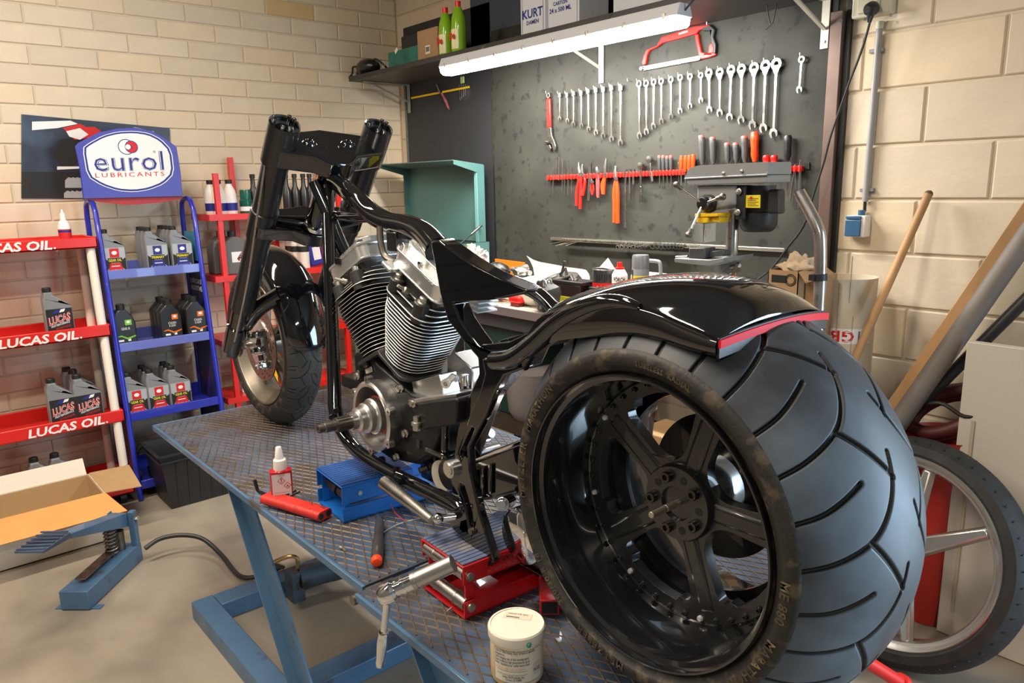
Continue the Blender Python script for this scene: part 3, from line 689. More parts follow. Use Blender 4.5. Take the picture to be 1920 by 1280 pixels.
# ---------------------------------------------------------------- rear fender
ST=[(-.985,1.372,1.318),(-.965,1.390,1.345),(-.93,1.408,1.376),(-.83,1.438,1.402),(-.75,1.449,1.409),(-.69,1.450,1.404),(-.64,1.444,1.392),(-.60,1.428,1.385),(-.580,1.404,1.383)]
nW=22; vs=[]
def cr(a,b,c,d,t): return .5*((2*b)+(-a+c)*t+(2*a-5*b+4*c-d)*t*t+(-a+3*b-3*c+d)*t**3)
SS=[]
for i in range(len(ST)-1):
    for t in (0,.25,.5,.75):
        q=[ST[max(0,i-1)],ST[i],ST[i+1],ST[min(len(ST)-1,i+2)]]; SS.append(tuple(cr(*(p[k] for p in q),t) for k in range(3)))
SS.append(ST[-1])
def fend(x,zc,ze,dz=0,ys=1):
    row=[]
    for j in range(nW+1):
        w=-1+2*j/nW
        row.append(Vector((x+.014*(1-w*w)*(1 if x>-.62 else 0)*(x+.62)/.04,WY+.152*w*ys,ze+(zc-ze)*(1-abs(w)**2.7)+dz)))
    return row
rows=[fend(*s_) for s_ in SS]; n_=nW+1; fs=[]
for r_ in rows: vs+=r_
for i in range(len(rows)-1):
    for j in range(nW): a=i*n_+j; fs.append((a,a+1,a+n_+1,a+n_))
fo=obj('rear_fender',MB().add(vs,fs),M_black,B,ang=80); sm=fo.modifiers.new('solid','SOLIDIFY'); sm.thickness=.005; sm.offset=-1
for sg in (-1,1):   # rolled side lip of the fender
    vs=[];fs=[]
    for i,(x,zc,ze) in enumerate(SS):
        f=min(1,max(0,(-.56-x)/.25)); dp=.020+.030*f
        y=WY+sg*.152; vs+=[(x,y,ze),(x,y+sg*.003,ze-dp*.3),(x,y+sg*.002,ze-dp*.8),(x,y-sg*.004,ze-dp),(x,y-sg*.012,ze-dp),(x,y-sg*.010,ze-.004)]
    for i in range(len(SS)-1):
        for k in range(6): l=(k+1)%6; fs.append((i*6+k,i*6+l,i*6+6+l,i*6+6+k))
    fs+=[tuple(range(6)),tuple((len(SS)-1)*6+k for k in range(6))]
    obj('fender_side_lip',MB().add(vs,fs),M_black,B,ang=50)
r0=fend(*ST[-1]); r1=[p+Vector((.003,0,-.002)) for p in r0]; lo=.013
m=MB()
def strip(rowp,z0,z1,d):
    vs=[];fs=[]
    for p in rowp: vs+=[p+Vector((0,0,z0)),p+Vector((d,0,z0)),p+Vector((d,0,z1)),p+Vector((0,0,z1))]
    for i in range(len(rowp)-1):
        for k in range(4): l=(k+1)%4; fs.append((i*4+k,i*4+l,i*4+4+l,i*4+4+k))
    fs+=[(0,1,2,3),tuple((len(rowp)-1)*4+k for k in range(4))]; return MB().add(vs,fs)
tail=[Vector((p.x,p.y,1.383+.013*(1-((p.y-WY)/.152)**2))) for p in r0]
obj('tail_panel',strip(tail,-.026,.004,.004),mat('tail_satin_black',(.008,.004,.006),.4),B,bevel=.001)
obj('tail_light_strip',strip([p+Vector((.003,0,0)) for p in tail],-.010,.001,.004),mat('red_tail_light_lens',srgb(200,12,32),.5,0,0,spec=.2,emit=.15),B)

# ---------------------------------------------------------------- front fender, bracket and caliper
rows=[]; nA,nB=30,14; vs=[];fs=[]
for i in range(nA+1):
    th=R(110)+(R(3)-R(110))*i/nA
    e=min(1,(nA-i)/4+.35); ee=min(1,i/4+.35); hw=.082*min(1,.55+.45*min(e,ee))
    for j in range(nB+1):
        w=-1+2*j/nB; r=.334+.022*(1-abs(w)**2.4)-.02*abs(w)**3
        vs.append((FX+r*math.cos(th),FY+hw*w,FZ+r*math.sin(th)))
for i in range(nA):
    for j in range(nB): a=i*(nB+1)+j; fs.append((a,a+1,a+nB+2,a+nB+1))
fo=obj('front_fender',MB().add(vs,fs),M_black,B,ang=80); sm=fo.modifiers.new('solid','SOLIDIFY'); sm.thickness=.004
lw=top1+ax*.80
for y in (Y1,Y2):
    sg=1 if y==Y1 else -1; p=Vector((lw.x,y,lw.z))
    q1=Vector((FX+.337*math.cos(R(52)),FY-sg*.045,FZ+.337*math.sin(R(52)))); q2=Vector((FX+.318*math.cos(R(40)),FY-sg*.055,FZ+.318*math.sin(R(40))))
    obj('fender_bracket',MB().tube([p+Vector((0,sg*.02,0)),p.lerp(q2,.5)+Vector((0,0,.008)),q2],[.032,.028,.030],n=14,smooth=3),M_black,B)
cc=Vector((FX+.124,FY-.085,FZ+.0)); m=MB(); ry=Matrix.Rotation(R(-12),3,'Y')
m.box(cc,(.054,.032,.142),ry)
obj('caliper_body',m,M_chrome,B,bevel=.010,seg=3)
for dz in (-.054,.0,.054): obj('caliper_bridge',MB().box(cc+ry@Vector((.004,-.012,dz)),(.062,.042,.026),ry),M_chrome,B,bevel=.007,seg=3)
for dz in (-.028,.028):
    obj('caliper_window',MB().box(cc+ry@Vector((.004,-.0195,dz)),(.030,.004,.020),ry),mat('rusty_pad',(.05,.02,.01),.6),B)
    obj('caliper_piston',MB().lathe([(.0,0),(.012,0),(.014,.004),(.014,.01)],cc+ry@Vector((-.03,-.012,dz*1.1)),(0,1,0),20,cap=(False,True)),M_chrome,B)
for dx,dz in ((-.022,.056),(.022,.058),(-.022,-.056),(.024,-.058),(-.026,.0)):
    obj('caliper_bolt',MB().lathe([(.008,0),(.008,.007),(.0045,.007),(.004,.003)],cc+ry@Vector((dx,-.030,dz)),(0,-1,0),12),M_steel,B)
obj('caliper_mount',MB().bar(Vector((-2.60,Y1+.02,1.10)),cc+Vector((-.01,.0,.03)),.02,.035,up=(0,1,0)),M_alu,B,bevel=.004)
obj('front_axle',MB().cyl((FX,Y1-.01,FZ),(FX,Y2+.03,FZ),.011),M_steel,B)
obj('axle_clamp_bolt',MB().cyl(at(458,640,y=.90),at(462,640,y=.93),.006).cyl(at(456,652,y=.90),at(460,652,y=.93),.006),M_chrome,B,kind='stuff')
obj('hose_line',MB().tube([at(498,300,y=.90),at(480,420,y=.89),at(462,540,y=.885),at(440,640,y=.89)],.0035,smooth=5),M_steel,B)
# ================================================================ ENGINE (parts of the motorcycle)
EC=Vector((-1.65,1.04,1.02)); 
EN=bpy.data.objects.new('engine',None); COL.objects.link(EN); EN.location=EC; EN['_wl']=tuple(EC); EN.parent=B; EN.matrix_parent_inverse=Matrix.Translation(-wloc(B))
M_fin=mat('black_cooling_fin',(.022,.022,.022),.45,0,.1)
M_finedge=mat('machined_fin_edge',(.62,.61,.59),.4,.55)
M_case=mat('wrinkle_black_crankcase',(.008,.008,.009),.45,0,.1,bump=.0004,bs=260,spec=.35)
def fin_me(hx,hy,th,rc=.03,name='cooling_fin'):
    out=rr2(2*hx,2*hy,rc,5); n=len(out); mb=MB()
    mb.add([(x,y,0) for x,y in out]+[(x*.985,y*.985,th) for x,y in out],[tuple(range(n))[::-1],tuple(range(n,2*n))],0)
    k=[(i,(i+1)%n,(i+1)%n+n,i+n) for i in range(n)]; mb.f+=k; mb.m+=[1]*n
    me=bpy.data.meshes.new(name); me.from_pydata(mb.v,[],mb.f); me.materials.append(M_fin); me.materials.append(M_finedge); me.polygons.foreach_set('material_index',mb.m)
    me.shade_smooth(); me.set_sharp_from_angle(angle=R(40)); return me
_fm={}
def cylinder(tilt,front,dx=0):
    EC=globals()['EC']+Vector((dx,0,0))
    th=R(tilt); d=Vector((math.sin(th),0,math.cos(th))); e=Vector((math.cos(th),0,-math.sin(th))); y_=Vector((0,1,0))
    rot=Matrix((e,y_,d)).transposed()
    core=MB(); core.lathe([(.052,.10),(.055,.34)],EC,d,32); obj('cylinder_barrel',core,M_fin,EN)
    fl=MB(); P=rr2(.15,.16,.03,4); fl.prism([EC+d*.145+e*x+y_*y for x,y in P],d*.010); obj('cylinder_base',fl,M_fin,EN,bevel=.002)
    N=17
    for i in range(N):
        f=i/(N-1); hx=round(.068+.026*min(1,f*1.25),3); hy=round(.076+.012*min(1,f*1.3),3)
        if (hx,hy) not in _fm: _fm[(hx,hy)]=fin_me(hx,hy,.0017,.056)
        o=link('cooling_fin',_fm[(hx,hy)],EN); o.location=EC+d*(.163+.0100*i); o.rotation_euler=rot.to_euler()
    # cylinder head : larger fins with a hollow on the near side
    t0=.163+.0100*N
    for i in range(5):
        off=.0 if i<1 else .012*i
        o=None; hx=.096-.002*i; hy=.088-.009*i
        key=('h',i)
        if key not in _fm: _fm[key]=fin_me(hx,hy,.0024,.045,'head_fin')
        o=link('head_fin',_fm[key],EN); o.location=EC+d*(t0+.004+.0125*i)+y_*(.003*i); o.rotation_euler=rot.to_euler()
    hd=MB(); P=rr2(.165,.125,.03,4); hd.prism([EC+d*(t0-.004)+e*x+y_*(y+.008) for x,y in P],d*.070); obj('cylinder_head',hd,M_fin,EN,bevel=.003)
    # near side ports, bolts and spark plug
    tb=t0+.028
    for sx in (-1,1):
        p=EC+d*(tb+.012)+e*(.056*sx)-y_*.066
        obj('head_boss',MB().lathe([(.020,-.05),(.020,0),(.017,.003)],p,d,20),M_fin,EN)
        obj('head_bolt',MB().lathe([(.014,0),(.014,.003),(.0095,.004),(.0095,.014),(.007,.016)],p,d,14),M_zinc,EN)
    p=EC+d*(tb+.006)-y_*.068
    obj('spark_plug',MB().lathe([(.005,0),(.008,.003),(.008,.016),(.004,.018),(.004,.036)],p,(-y_+d*.6-e*.35),12),M_zinc,EN)
    # rocker box, two tiers of polished aluminium
    tr=t0+.066
    m=MB(); P=rr2(.205,.14,.028,5); m.prism([EC+d*tr+e*x+y_*(y+.005) for x,y in P],d*.036); obj('rocker_box',m,M_alu,EN,bevel=.003)
    m=MB(); P=rr2(.214,.144,.028,5); m.prism([EC+d*(tr+.036)+e*x+y_*(y+.005) for x,y in P],d*.006); m.prism([EC+d*(tr-.004)+e*x+y_*(y+.005) for x,y in P],d*.005)
    obj('rocker_gasket_rim',m,M_alu,EN,bevel=.0015)
    m=MB(); P=rr2(.19,.112,.03,5); m.prism([EC+d*(tr+.042)+e*x+y_*(y+.012) for x,y in P],d*.018); obj('rocker_cover',m,M_alu,EN,bevel=.006,seg=3)
    for sx,sy in ((-.092,-.05),(0,-.055),(.092,-.05),(.092,.055),(-.092,.055)):
        p=EC+d*(tr+.042)+e*sx+y_*sy
        obj('cover_screw',MB().lathe([(.0075,0),(.0075,.007),(.004,.007),(.0035,.003)],p,d,12),M_chrome,EN)
    # mounting lug at the left end
    p=EC+d*(tr-.008)-e*.085-y_*.075
    if not front: obj('head_lug',MB().box(p,(.045,.03,.012),rot),M_alu,EN,bevel=.004)
    return d,e
cylinder(26,False,-.022); cylinder(-26,True)
# crankcase
m=MB(); out=[(662,662),(690,652),(712,688),(765,735),(800,748),(822,770),(826,810),(812,852),(782,872),(735,862),(700,838),(678,800),(666,722)]
m.prism([at(*p,y=.975) for p in out],(0,.15,0)); obj('crankcase',m,M_case,EN,bevel=.010,seg=3)
m=MB(); 
for px,py in ((678,700),(690,680),(696,850),(752,728),(777,755),(762,812),(745,855),(720,862)):
    p=at(px,py,y=.975); m.cyl(p,p+Vector((0,-.014,0)),.012,n=16)
obj('bolt_bosses',m,M_case,EN,bevel=.003,kind='stuff')
for px,py in ((752,728),(777,754),(762,812),(745,856),(671,704),(790,792)):
    p=at(px,py,y=.962); obj('case_bolt',MB().lathe([(.011,0),(.011,.003),(.008,.004),(.008,.010),(.005,.011)],p,(0,-1,0),6 if px!=671 else 12),M_zinc,EN)
obj('number_plate',MB().box(at(692,694,y=.972),(.036,.004,.014),Matrix.Rotation(R(-22),3,'Y')),M_alur,EN,bevel=.001)
# primary ring, stepped hub and splined crankshaft
p=at(706,778,y=.955); p=Vector((p.x,.955,p.z))
obj('primary_ring',MB().lathe([(.078,-.02),(.093,-.02),(.094,.016),(.088,.020),(.080,.018)],p,(0,-1,0),64,closed=True),M_alur,EN,ang=30)
for a in (95,150,200,20,-35,-95):
    q=p+Vector((math.cos(R(a))*.098,-.008,math.sin(R(a))*.098)); obj('ring_lug',MB().lathe([(.004,-.005),(.0105,-.005),(.0105,.012),(.004,.012)],q,(0,-1,0),16,closed=True),M_alur,EN)
obj('ring_web',MB().lathe([(.0,0),(.079,0),(.079,.004)],p+Vector((0,.015,0)),(0,-1,0),48,cap=(False,True)),M_case,EN)
obj('red_seal',MB().lathe([(.050,0),(.052,.004)],p+Vector((0,.008,0)),(0,-1,0),40),mat('red_rubber_seal',srgb(170,55,45),.5),EN)
obj('crank_hub',MB().lathe([(.048,-.012),(.048,.014),(.044,.018),(.040,.018),(.040,.036),(.035,.040),(.032,.040),(.032,.058),(.026,.062),(.023,.062),(.023,.078)],p,(0,-1,0),48),M_alur,EN,ang=30)
obj('crankshaft',MB().lathe([(.017,.06),(.017,.120),(.0135,.121),(.0135,.150),(.011,.152),(.011,.168),(.005,.168),(.004,.160)],p,(0,-1,0),24),M_dsteel,EN,ang=30)
sp=MB()
for k in range(14):
    a=2*math.pi*k/14; q=p+Vector((math.cos(a)*.0172,-.078,math.sin(a)*.0172)); sp.bar(q,q+Vector((0,-.038,0)),.0035,.004,up=(math.cos(a),0,math.sin(a)))
obj('spline',sp,M_dsteel,EN,kind='stuff')
# cam chest box with a polished tappet block on top
m=MB(); m.prism([at(*q,y=.935) for q in ((768,758),(855,746),(858,752),(856,792),(850,797),(796,806),(786,800))],(0,.13,0)); obj('cam_cover',m,M_case,EN,bevel=.006)
obj('cover_bolt',MB().lathe([(.011,0),(.011,.004),(.007,.005),(.007,.010)],at(776,755,y=.933),(0,-1,0),12),M_zinc,EN)
obj('oil_union',MB().lathe([(.010,0),(.010,.012),(.013,.013),(.013,.020),(.008,.021),(.008,.034)],at(782,806,y=.93),(0,0,1),12),M_zinc,EN)
m=MB(); m.prism([at(*q,y=.955) for q in ((766,750),(856,738),(855,744),(770,757))],(0,.11,0)); obj('tappet_plate',m,M_alur,EN,bevel=.001)
m=MB(); m.prism([at(*q,y=.985) for q in ((772,716),(824,702),(832,740),(776,750))],(0,.05,0)); obj('tappet_block',m,mat('bright_aluminium_block',(.86,.88,.90),.25,1),EN,bevel=.002)
# polished oil pump block and fittings behind the cylinder
m=MB(); m.prism([at(*q,y=1.06) for q in ((838,668),(850,661),(884,690),(887,700),(884,738),(866,770),(862,740),(838,716))],(0,.12,0)); obj('oil_pump_block',m,mat('bright_aluminium_block',(.86,.88,.90),.25,1),EN,bevel=.003)
for a_,b_,r in (((836,700),(838,720),.012),((872,702),(873,722),.010),((842,704),(856,710),.009)): obj('pump_fitting',MB().cyl(at(*a_,y=1.02),at(*b_,y=1.02),r),M_steel,EN,bevel=.001)
obj('hose_union',MB().lathe([(.006,.0),(.009,.0),(.009,.028),(.012,.029),(.012,.036),(.006,.036)],at(848,708,y=1.0),(.5,-1,-.2),14,closed=True),M_alu,EN)
for q in ((862,718),(876,726),(852,728),(868,746)): obj('pump_screw',MB().lathe([(.008,0),(.008,.006),(.004,.006),(.003,.002)],at(*q,y=1.055),(0,-1,0),12),M_dsteel,EN)
m=MB(); m.bx(-1.545,-1.475,1.0,1.07,.86,.98); obj('oil_filter_mount',m,M_black,EN,bevel=.006)
obj('drain_plug',MB().cyl(at(790,822,y=.98),at(790,838,y=.98),.012,n=6),M_blackm,EN)
for xx in (818,838): obj('oil_line',MB().tube([at(xx,765,y=.99),at(xx-2,800,y=.985),at(xx-4,845,y=.985)],.010,n=14),M_black,EN)
obj('oil_line_foot',MB().box(at(825,848,y=.985),(.09,.03,.014)),M_black,EN,bevel=.003)
# intake rocker cable bracket between cylinders under the backbone
obj('coil_bracket',MB().box(at(745,452,y=1.04),(.045,.04,.05)).box(at(762,440,y=1.04),(.04,.03,.02)),M_blackm,EN,bevel=.004)
obj('breather_hose',MB().tube([at(712,425,y=.99),at(714,455,y=.985),at(722,480,y=.985),at(740,492,y=.99)],.0085,smooth=5),M_dsteel,EN)
obj('red_tag',MB().box(at(786,462,y=1.03),(.022,.02,.006)),M_redp,EN,bevel=.002)
# rear head fins seen through the frame window
m=MB()
for k in range(4): m.box(at(905,552+k*9,y=1.06),(.05-.005*k,.06,.0035),Matrix.Rotation(R(12),3,'Y'))
m.box(at(890,560,y=1.08),(.05,.05,.05))
obj('rear_mount_fins',m,M_finedge,EN)
# ================================================================ DISPLAY RACKS AND OIL BOTTLES (stand along the left wall, facing +X)
UX,UY,UZ=Vector((1,0,0)),Vector((0,1,0)),Vector((0,0,1))
def rectp(m,x,y0,y1,z0,z1,mi): m.quad((x,y0,z0),(x,y1,z0),(x,y1,z1),(x,y0,z1),mi)
def polyp(m,x,pts,mi): m.poly([(x,a,b) for a,b in pts],mi)
LABM=[M_ink,M_inkr,M_inkb,M_inky,M_inkw,mat('label_silver',srgb(170,172,178),.4),mat('ink_orange',srgb(225,110,30),.5),mat('ink_green',srgb(110,190,50),.5),mat('ink_pink',srgb(240,70,90),.5)]
def jug(kind):
    """quart bottle standing at the origin, front face towards +X, neck on the left (small y)"""
    w,d,h=.112,.062,.236
    t=thing('oil_bottle','x','bottle')
    if kind in ('gear','primary','lucas','plain'):
        out=[(-w/2,0),(w/2,0),(w/2,.142),(w/2-.012,.158),(-w/2+.052,.196),(-w/2+.042,.203),(-w/2+.042,.216),(-w/2+.006,.216),(-w/2+.006,.202),(-w/2,.19)]
        m=MB(); m.prism([(-d/2,a,b) for a,b in out],(d,0,0)); obj('body',m,M_greyjug,t,bevel=.007,seg=3)
        obj('cap',MB().lathe([(.0185,0),(.0185,.017),(.016,.020)],(0,-w/2+.024,.216),UZ,20),M_blackp,t)
    else:
        out=[(-w/2,0),(w/2,0),(w/2,.13),(w/2-.012,.160),(.022,.188),(.018,.2),(-.022,.2),(-.03,.19),(-w/2,.162)]
        m=MB(); m.prism([(-d/2,a,b) for a,b in out],(d,0,0)); obj('body',m,mat('glossy_black_bottle',(.018,.018,.02),.3),t,bevel=.008,seg=3)
        obj('cap',MB().lathe([(.021,0),(.021,.024),(.018,.027)],(0,-.002,.2),UZ,20),M_blackp,t)
    L=MB(); x=d/2+.0006; f=x+.0005; g=x+.0010
    if kind in ('gear','primary'):
        c=1 if kind=='gear' else 2
        rectp(L,x,-.050,.050,.006,.142,5); polyp(L,f,[(-.050,.09),(-.050,.02),(-.02,.05),(-.02,.07)],0); polyp(L,f,[(.050,.09),(.050,.02),(.02,.05),(.02,.07)],0)
        rectp(L,f,-.022,.022,.092,.138,c); L.add([(g,.013*math.cos(a*math.pi/8),.116+.010*math.sin(a*math.pi/8)) for a in range(16)],[tuple(range(16))],4)
        rectp(L,f,-.034,.034,.066,.090,0); L.text('GEAR OIL' if kind=='gear' else 'PRIMARY',(g,0,.072),UY,UZ,.013,3,off=.02,width=.062)
        polyp(L,f,[(-.026,.064),(.026,.064),(.032,.04),(.038,.008),(-.038,.008),(-.032,.04)],c); L.text('SAE 75W-140' if kind=='gear' else 'CHAINCASE OIL',(g,0,.024),UY,UZ,.007,4,width=.05)
        rectp(L,g,-.02,.02,.046,.050,4)
    elif kind=='lucas':
        rectp(L,x,-.052,.052,.010,.140,0)
        for dy,dz,mi,o_ in ((0,0,4,.05),(0,0,1,.012)):
            vs,fs,w_=textmesh('LUCAS',o_,.15); U=Vector((0,1,.22)).normalized(); V=Vector((0,-.1,1)).normalized(); k=.094/w_
            O=Vector((g if mi==1 else f,0,.078)); L.add([O+U*((a-w_/2)*k)+V*(b*k*1.5) for a,b in vs],fs,mi)
        polyp(L,f,[(-.030,.118),(-.012,.134),(.008,.136),(.0,.122)],2); polyp(L,f,[(.0,.122),(.008,.136),(.026,.138),(.02,.125)],4)
        for k_,(t_,z_,mi) in enumerate((('HIGH PERFORMANCE',.064,4),('MOTORCYCLE OIL',.049,1),('SAE 20W-50',.030,8))):
            U=Vector((0,1,.22)).normalized(); L.text(t_,(f,0+.01*k_,z_),U,UZ,.010,mi,width=.078-.016*k_,off=.01)
        rectp(L,f,-.046,.046,.013,.020,1)
        rectp(L,f,-.04,.046,.004+.02,.026,4)
    elif kind=='plain': rectp(L,x,-.04,.045,.02,.12,0)
    elif kind in ('chain','green'):
        c=6 if kind=='chain' else 7
        rectp(L,x,.004,.036,.118,.146,c); L.add([(f,.020+.009*math.cos(a*math.pi/8),.134+.007*math.sin(a*math.pi/8)) for a in range(16)],[tuple(range(16))],4)
        L.text('CHAIN' if kind=='chain' else 'GEAR III',(x,.004,.094),UY,UZ,.013,4,width=.04); L.text('& GEAR' if kind=='chain' else '',(x,.004,.080),UY,UZ,.012,4,width=.034) if kind=='chain' else None
        polyp(L,x,[(-.042,.062),(-.02,.068),(.01,.052),(.05,.062),(.05,.056),(.01,.042),(-.02,.060),(-.042,.058)],c)
        rectp(L,x,-.035,-.01,.034,.044,4); rectp(L,x,.01,.024,.034,.046,4); rectp(L,x,-.04,.04,.010,.016,5)
    obj('label',L,LABM,t)
    return t
JP={k:None for k in ('gear','primary','lucas','chain','green','plain')}
def put(kind,loc,label,group,rz=0,sc=1):
    if JP[kind] is None: o=jug(kind); JP[kind]=o
    else: o=copy_tree(JP[kind])
    place(o,loc,rz,label,group,sc); return o
# ---- blue rack
BX=lambda z:-4.10-.17*z/1.55
K=thing('blue_display_rack','blue tubular steel display rack with tray shelves and printed side panels by the left wall','shelf rack',(-4.3,1.13,0))
yl_,yr_=.905,1.385
for nm,y in (('side_frame',yl_),('side_frame',yr_)):
    z=1.555; obj(nm,MB().tube([(BX(0),y,0.005),(BX(.8),y,.8),(BX(z-.06),y,z-.06),(BX(z)-.025,y,z-.01),(BX(z)-.06,y,z+.005),(-4.40,y,z+.005),(-4.445,y,z-.02),(-4.46,y,z-.07),(-4.47,y,.8),(-4.48,y,.005)],.0135,n=12),M_rackblue,K)
    m=MB(); m.prism([(BX(.1)-.014,y,.10),(BX(1.3)-.014,y,1.36),(-4.46,y,1.36),(-4.47,y,.10)],(0,.003 if y<1 else -.003,0)); obj('side_panel',m,[mat('printed_navy_panel',srgb(40,38,90),.4,var=.25,vs=3,col2=srgb(120,50,40),t=(.6,.75),c2s=3)],K)
m=MB(); m.prism([(BX(1.25)-.02,yr_-.006,1.22),(BX(1.36)-.02,yr_-.006,1.38),(-4.45,yr_-.006,1.38),(-4.45,yr_-.006,1.22)],(0,-.002,0)); obj('panel_logo',m,mat('teal_print',srgb(60,140,170),.4),K)
m=MB()
for i,(t_,z_) in enumerate((('LUBRICANTS',1.09),('ADDITIVES',1.05))): m.text(t_,(-4.33,yr_-.0045,z_),(1,0,0),UZ,.026,0,width=.20,off=.01)
obj('panel_lettering',m,M_inkw,K)
for i,z in enumerate((1.175,.80,.435,.07)):
    xf=BX(z); m=MB(); m.bx(-4.46,xf-.012,yl_+.014,yr_-.014,z,z+.004); 
    m.bx(xf-.014,xf+.002,yl_+.012,yr_-.012,z-.012,z+.034); m.bx(-4.47,-4.46,yl_+.014,yr_-.014,z,z+.06)
    obj('shelf',m,mat('pale_blue_edge',srgb(98,110,190),.35,0,.3) if i<2 else M_rackblue,K,bevel=.002)
def yat(px,py,x): return at(px,py,x=x).y
def row(kind,px,py,x0,n,z,label,group,dx=-.066,sc=1):
    y=yat(px,py,x0)
    for i in range(n):
        put(kind,(x0+dx*i,y,z),(label if i==0 else label.replace('frontmost',('second','third','rearmost')[i-1 if i<n-1 else 2])),group,0,sc)
z1,z2,z3=1.180,.805,.440
row('gear',212,480,BX(z1)-.050,1,z1,'grey gear oil bottle with red label at the left end of the upper blue shelf','grey bottles on the upper blue shelf')
row('primary',293,480,BX(z1)-.050,3,z1,'frontmost grey bottle with blue label in the middle file of the upper blue shelf','grey bottles on the upper blue shelf')
row('primary',339,475,BX(z1)-.050,4,z1,'frontmost grey bottle with blue label in the right file of the upper blue shelf','grey bottles on the upper blue shelf')
row('green',229,600,BX(z2)-.050,1,z2,'black bottle with green label at the left end of the middle blue shelf','black bottles on the middle blue shelf')
row('chain',317,595,BX(z2)-.050,3,z2,'frontmost black bottle with orange label in the left file of the middle blue shelf','black bottles on the middle blue shelf')
row('chain',365,588,BX(z2)-.050,3,z2,'frontmost black bottle with orange label in the right file of the middle blue shelf','black bottles on the middle blue shelf')
row('gear',252,730,BX(z3)-.050,1,z3,'grey gear oil bottle with red label at the left end of the lower blue shelf','grey bottles on the lower blue shelf')
row('gear',294,725,BX(z3)-.050,3,z3,'frontmost grey bottle with red label in the middle file of the lower blue shelf','grey bottles on the lower blue shelf')
row('gear',334,715,BX(z3)-.050,3,z3,'frontmost grey bottle with red label in the right file of the lower blue shelf','grey bottles on the lower blue shelf')
t=thing('headphones','black padded earmuffs on the bottom blue shelf behind the white post','earmuffs',(-4.2,.97,.075))
m=MB(); m.tube([(-4.2,.93,.1),(-4.2,.925,.2),(-4.2,.96,.265),(-4.2,1.0,.2),(-4.2,1.0,.1)],.012,smooth=4); obj('headband',m,M_blackp,t)
for y in (.925,1.0): obj('ear_cup',MB().lathe([(.0,0),(.034,0),(.036,.01),(.034,.03),(0,.03)],(-4.2,y-.015,.112),UY,20,cap=(False,False)),M_blackp,t)
# ---- header sign
SX=-4.285
def S_(cx,cy,d=0): return at(100+cx/3.556,200+cy/3.556,x=SX+d)
t=thing('header_sign','blue shield-shaped sign with a white oval and the word eurol on top of blue rack','sign',(SX,1.1,1.56))
m=MB(); m.prism([S_(*p) for p in ((200,612),(178,420),(145,265),(170,240),(300,172),(420,145),(540,140),(650,158),(740,205),(822,268),(850,440),(862,596)) ],(-.012,0,0)); obj('board',m,mat('sign_blue',srgb(60,58,160),.35),t,bevel=.002)
m=MB(); m.prism([S_(*p,-.013) for p in ((205,612),(862,596),(858,615),(700,640),(500,655),(300,635))],(-.006,0,0)); obj('lower_flap',m,mat('sign_back_red',srgb(170,40,45),.5),t)
def blob(cx,cy,w,h,k=.55,n=10):
    # barrel outline: straight slanted sides, arched top and bottom
    pts=[]
    for i in range(n+1): u=-1+2*i/n; pts.append((cx+u*w*.98+ -0.0, cy-h*(.52+.48*(1-u*u)) ))
    pts.append((cx+w*1.06,cy+h*.15))
    for i in range(n+1): u=1-2*i/n; pts.append((cx+u*w*.96+6,cy+h*(.30+.66*(1-u*u))))
    pts.append((cx-w*1.04,cy+h*.15)); return pts
m=MB()
out=[(193,275),(230,245),(330,190),(430,165),(540,160),(640,175),(720,215),(790,288),(808,445),(740,515),(640,555),(540,570),(430,562),(320,525),(225,465)]
out=[q for i in range(len(out)) for q in ((out[i-1][0]*.2+out[i][0]*.8,out[i-1][1]*.2+out[i][1]*.8),(out[i][0]*.8+out[(i+1)%len(out)][0]*.2,out[i][1]*.8+out[(i+1)%len(out)][1]*.2))]
cx0=sum(p[0] for p in out)/len(out); cy0=sum(p[1] for p in out)/len(out)
for sc_,mi,dd in ((1,4,.0006),(.978,2,.0010),(.935,4,.0014)): m.poly([S_(cx0+(a-cx0)*sc_,cy0+(b-cy0)*sc_*(1 if sc_>.95 else .985),dd) for a,b in out],mi)
Ue=(S_(745,425)-S_(285,425)); Ve=(S_(510,200)-S_(510,400))
Ue=(S_(745,418)-S_(285,428))
for off_,mi,dd in ((.016,2,.0018),(.004,4,.0022),(-.007,2,.0026)):
    vs,fs,w_=textmesh('eurol',off_,0,1.06); k=Ue.length/w_; O=S_(515,425,dd); U=Ue.normalized(); V=Vector((0,0,1)); m.add([O+U*((a-w_/2)*k)+V*(b*k*.92) for a,b in vs],fs,mi)
vs,fs,w_=textmesh('LUBRICANTS',.004,0,1.35); k=Ue.length/w_; m.add([S_(518,466,.0018)+Ue.normalized()*((a-w_/2)*k)+Vector((0,0,1))*(b*k*.7) for a,b in vs],fs,1)
def circ(m,c,r,mi,dd,sx=1): m.add([c+Vector((dd,r*math.cos(a*math.pi/16)*sx,r*math.sin(a*math.pi/16))) for a in range(32)],[tuple(range(32))],mi)
c0=S_(485,268); rr=.039
circ(m,c0,rr,2,.0018); circ(m,c0,rr*.90,4,.0020); c1_=S_(520,268); circ(m,c1_,rr*.80,2,.0022); circ(m,c1_,rr*.70,1,.0024); circ(m,S_(503,268),rr*.36,2,.0026); circ(m,S_(497,268),rr*.33,4,.0028)
m.text('®',S_(675,308,.0018),(0,1,0),UZ,.012,0)
obj('lettering',m,LABM,t)
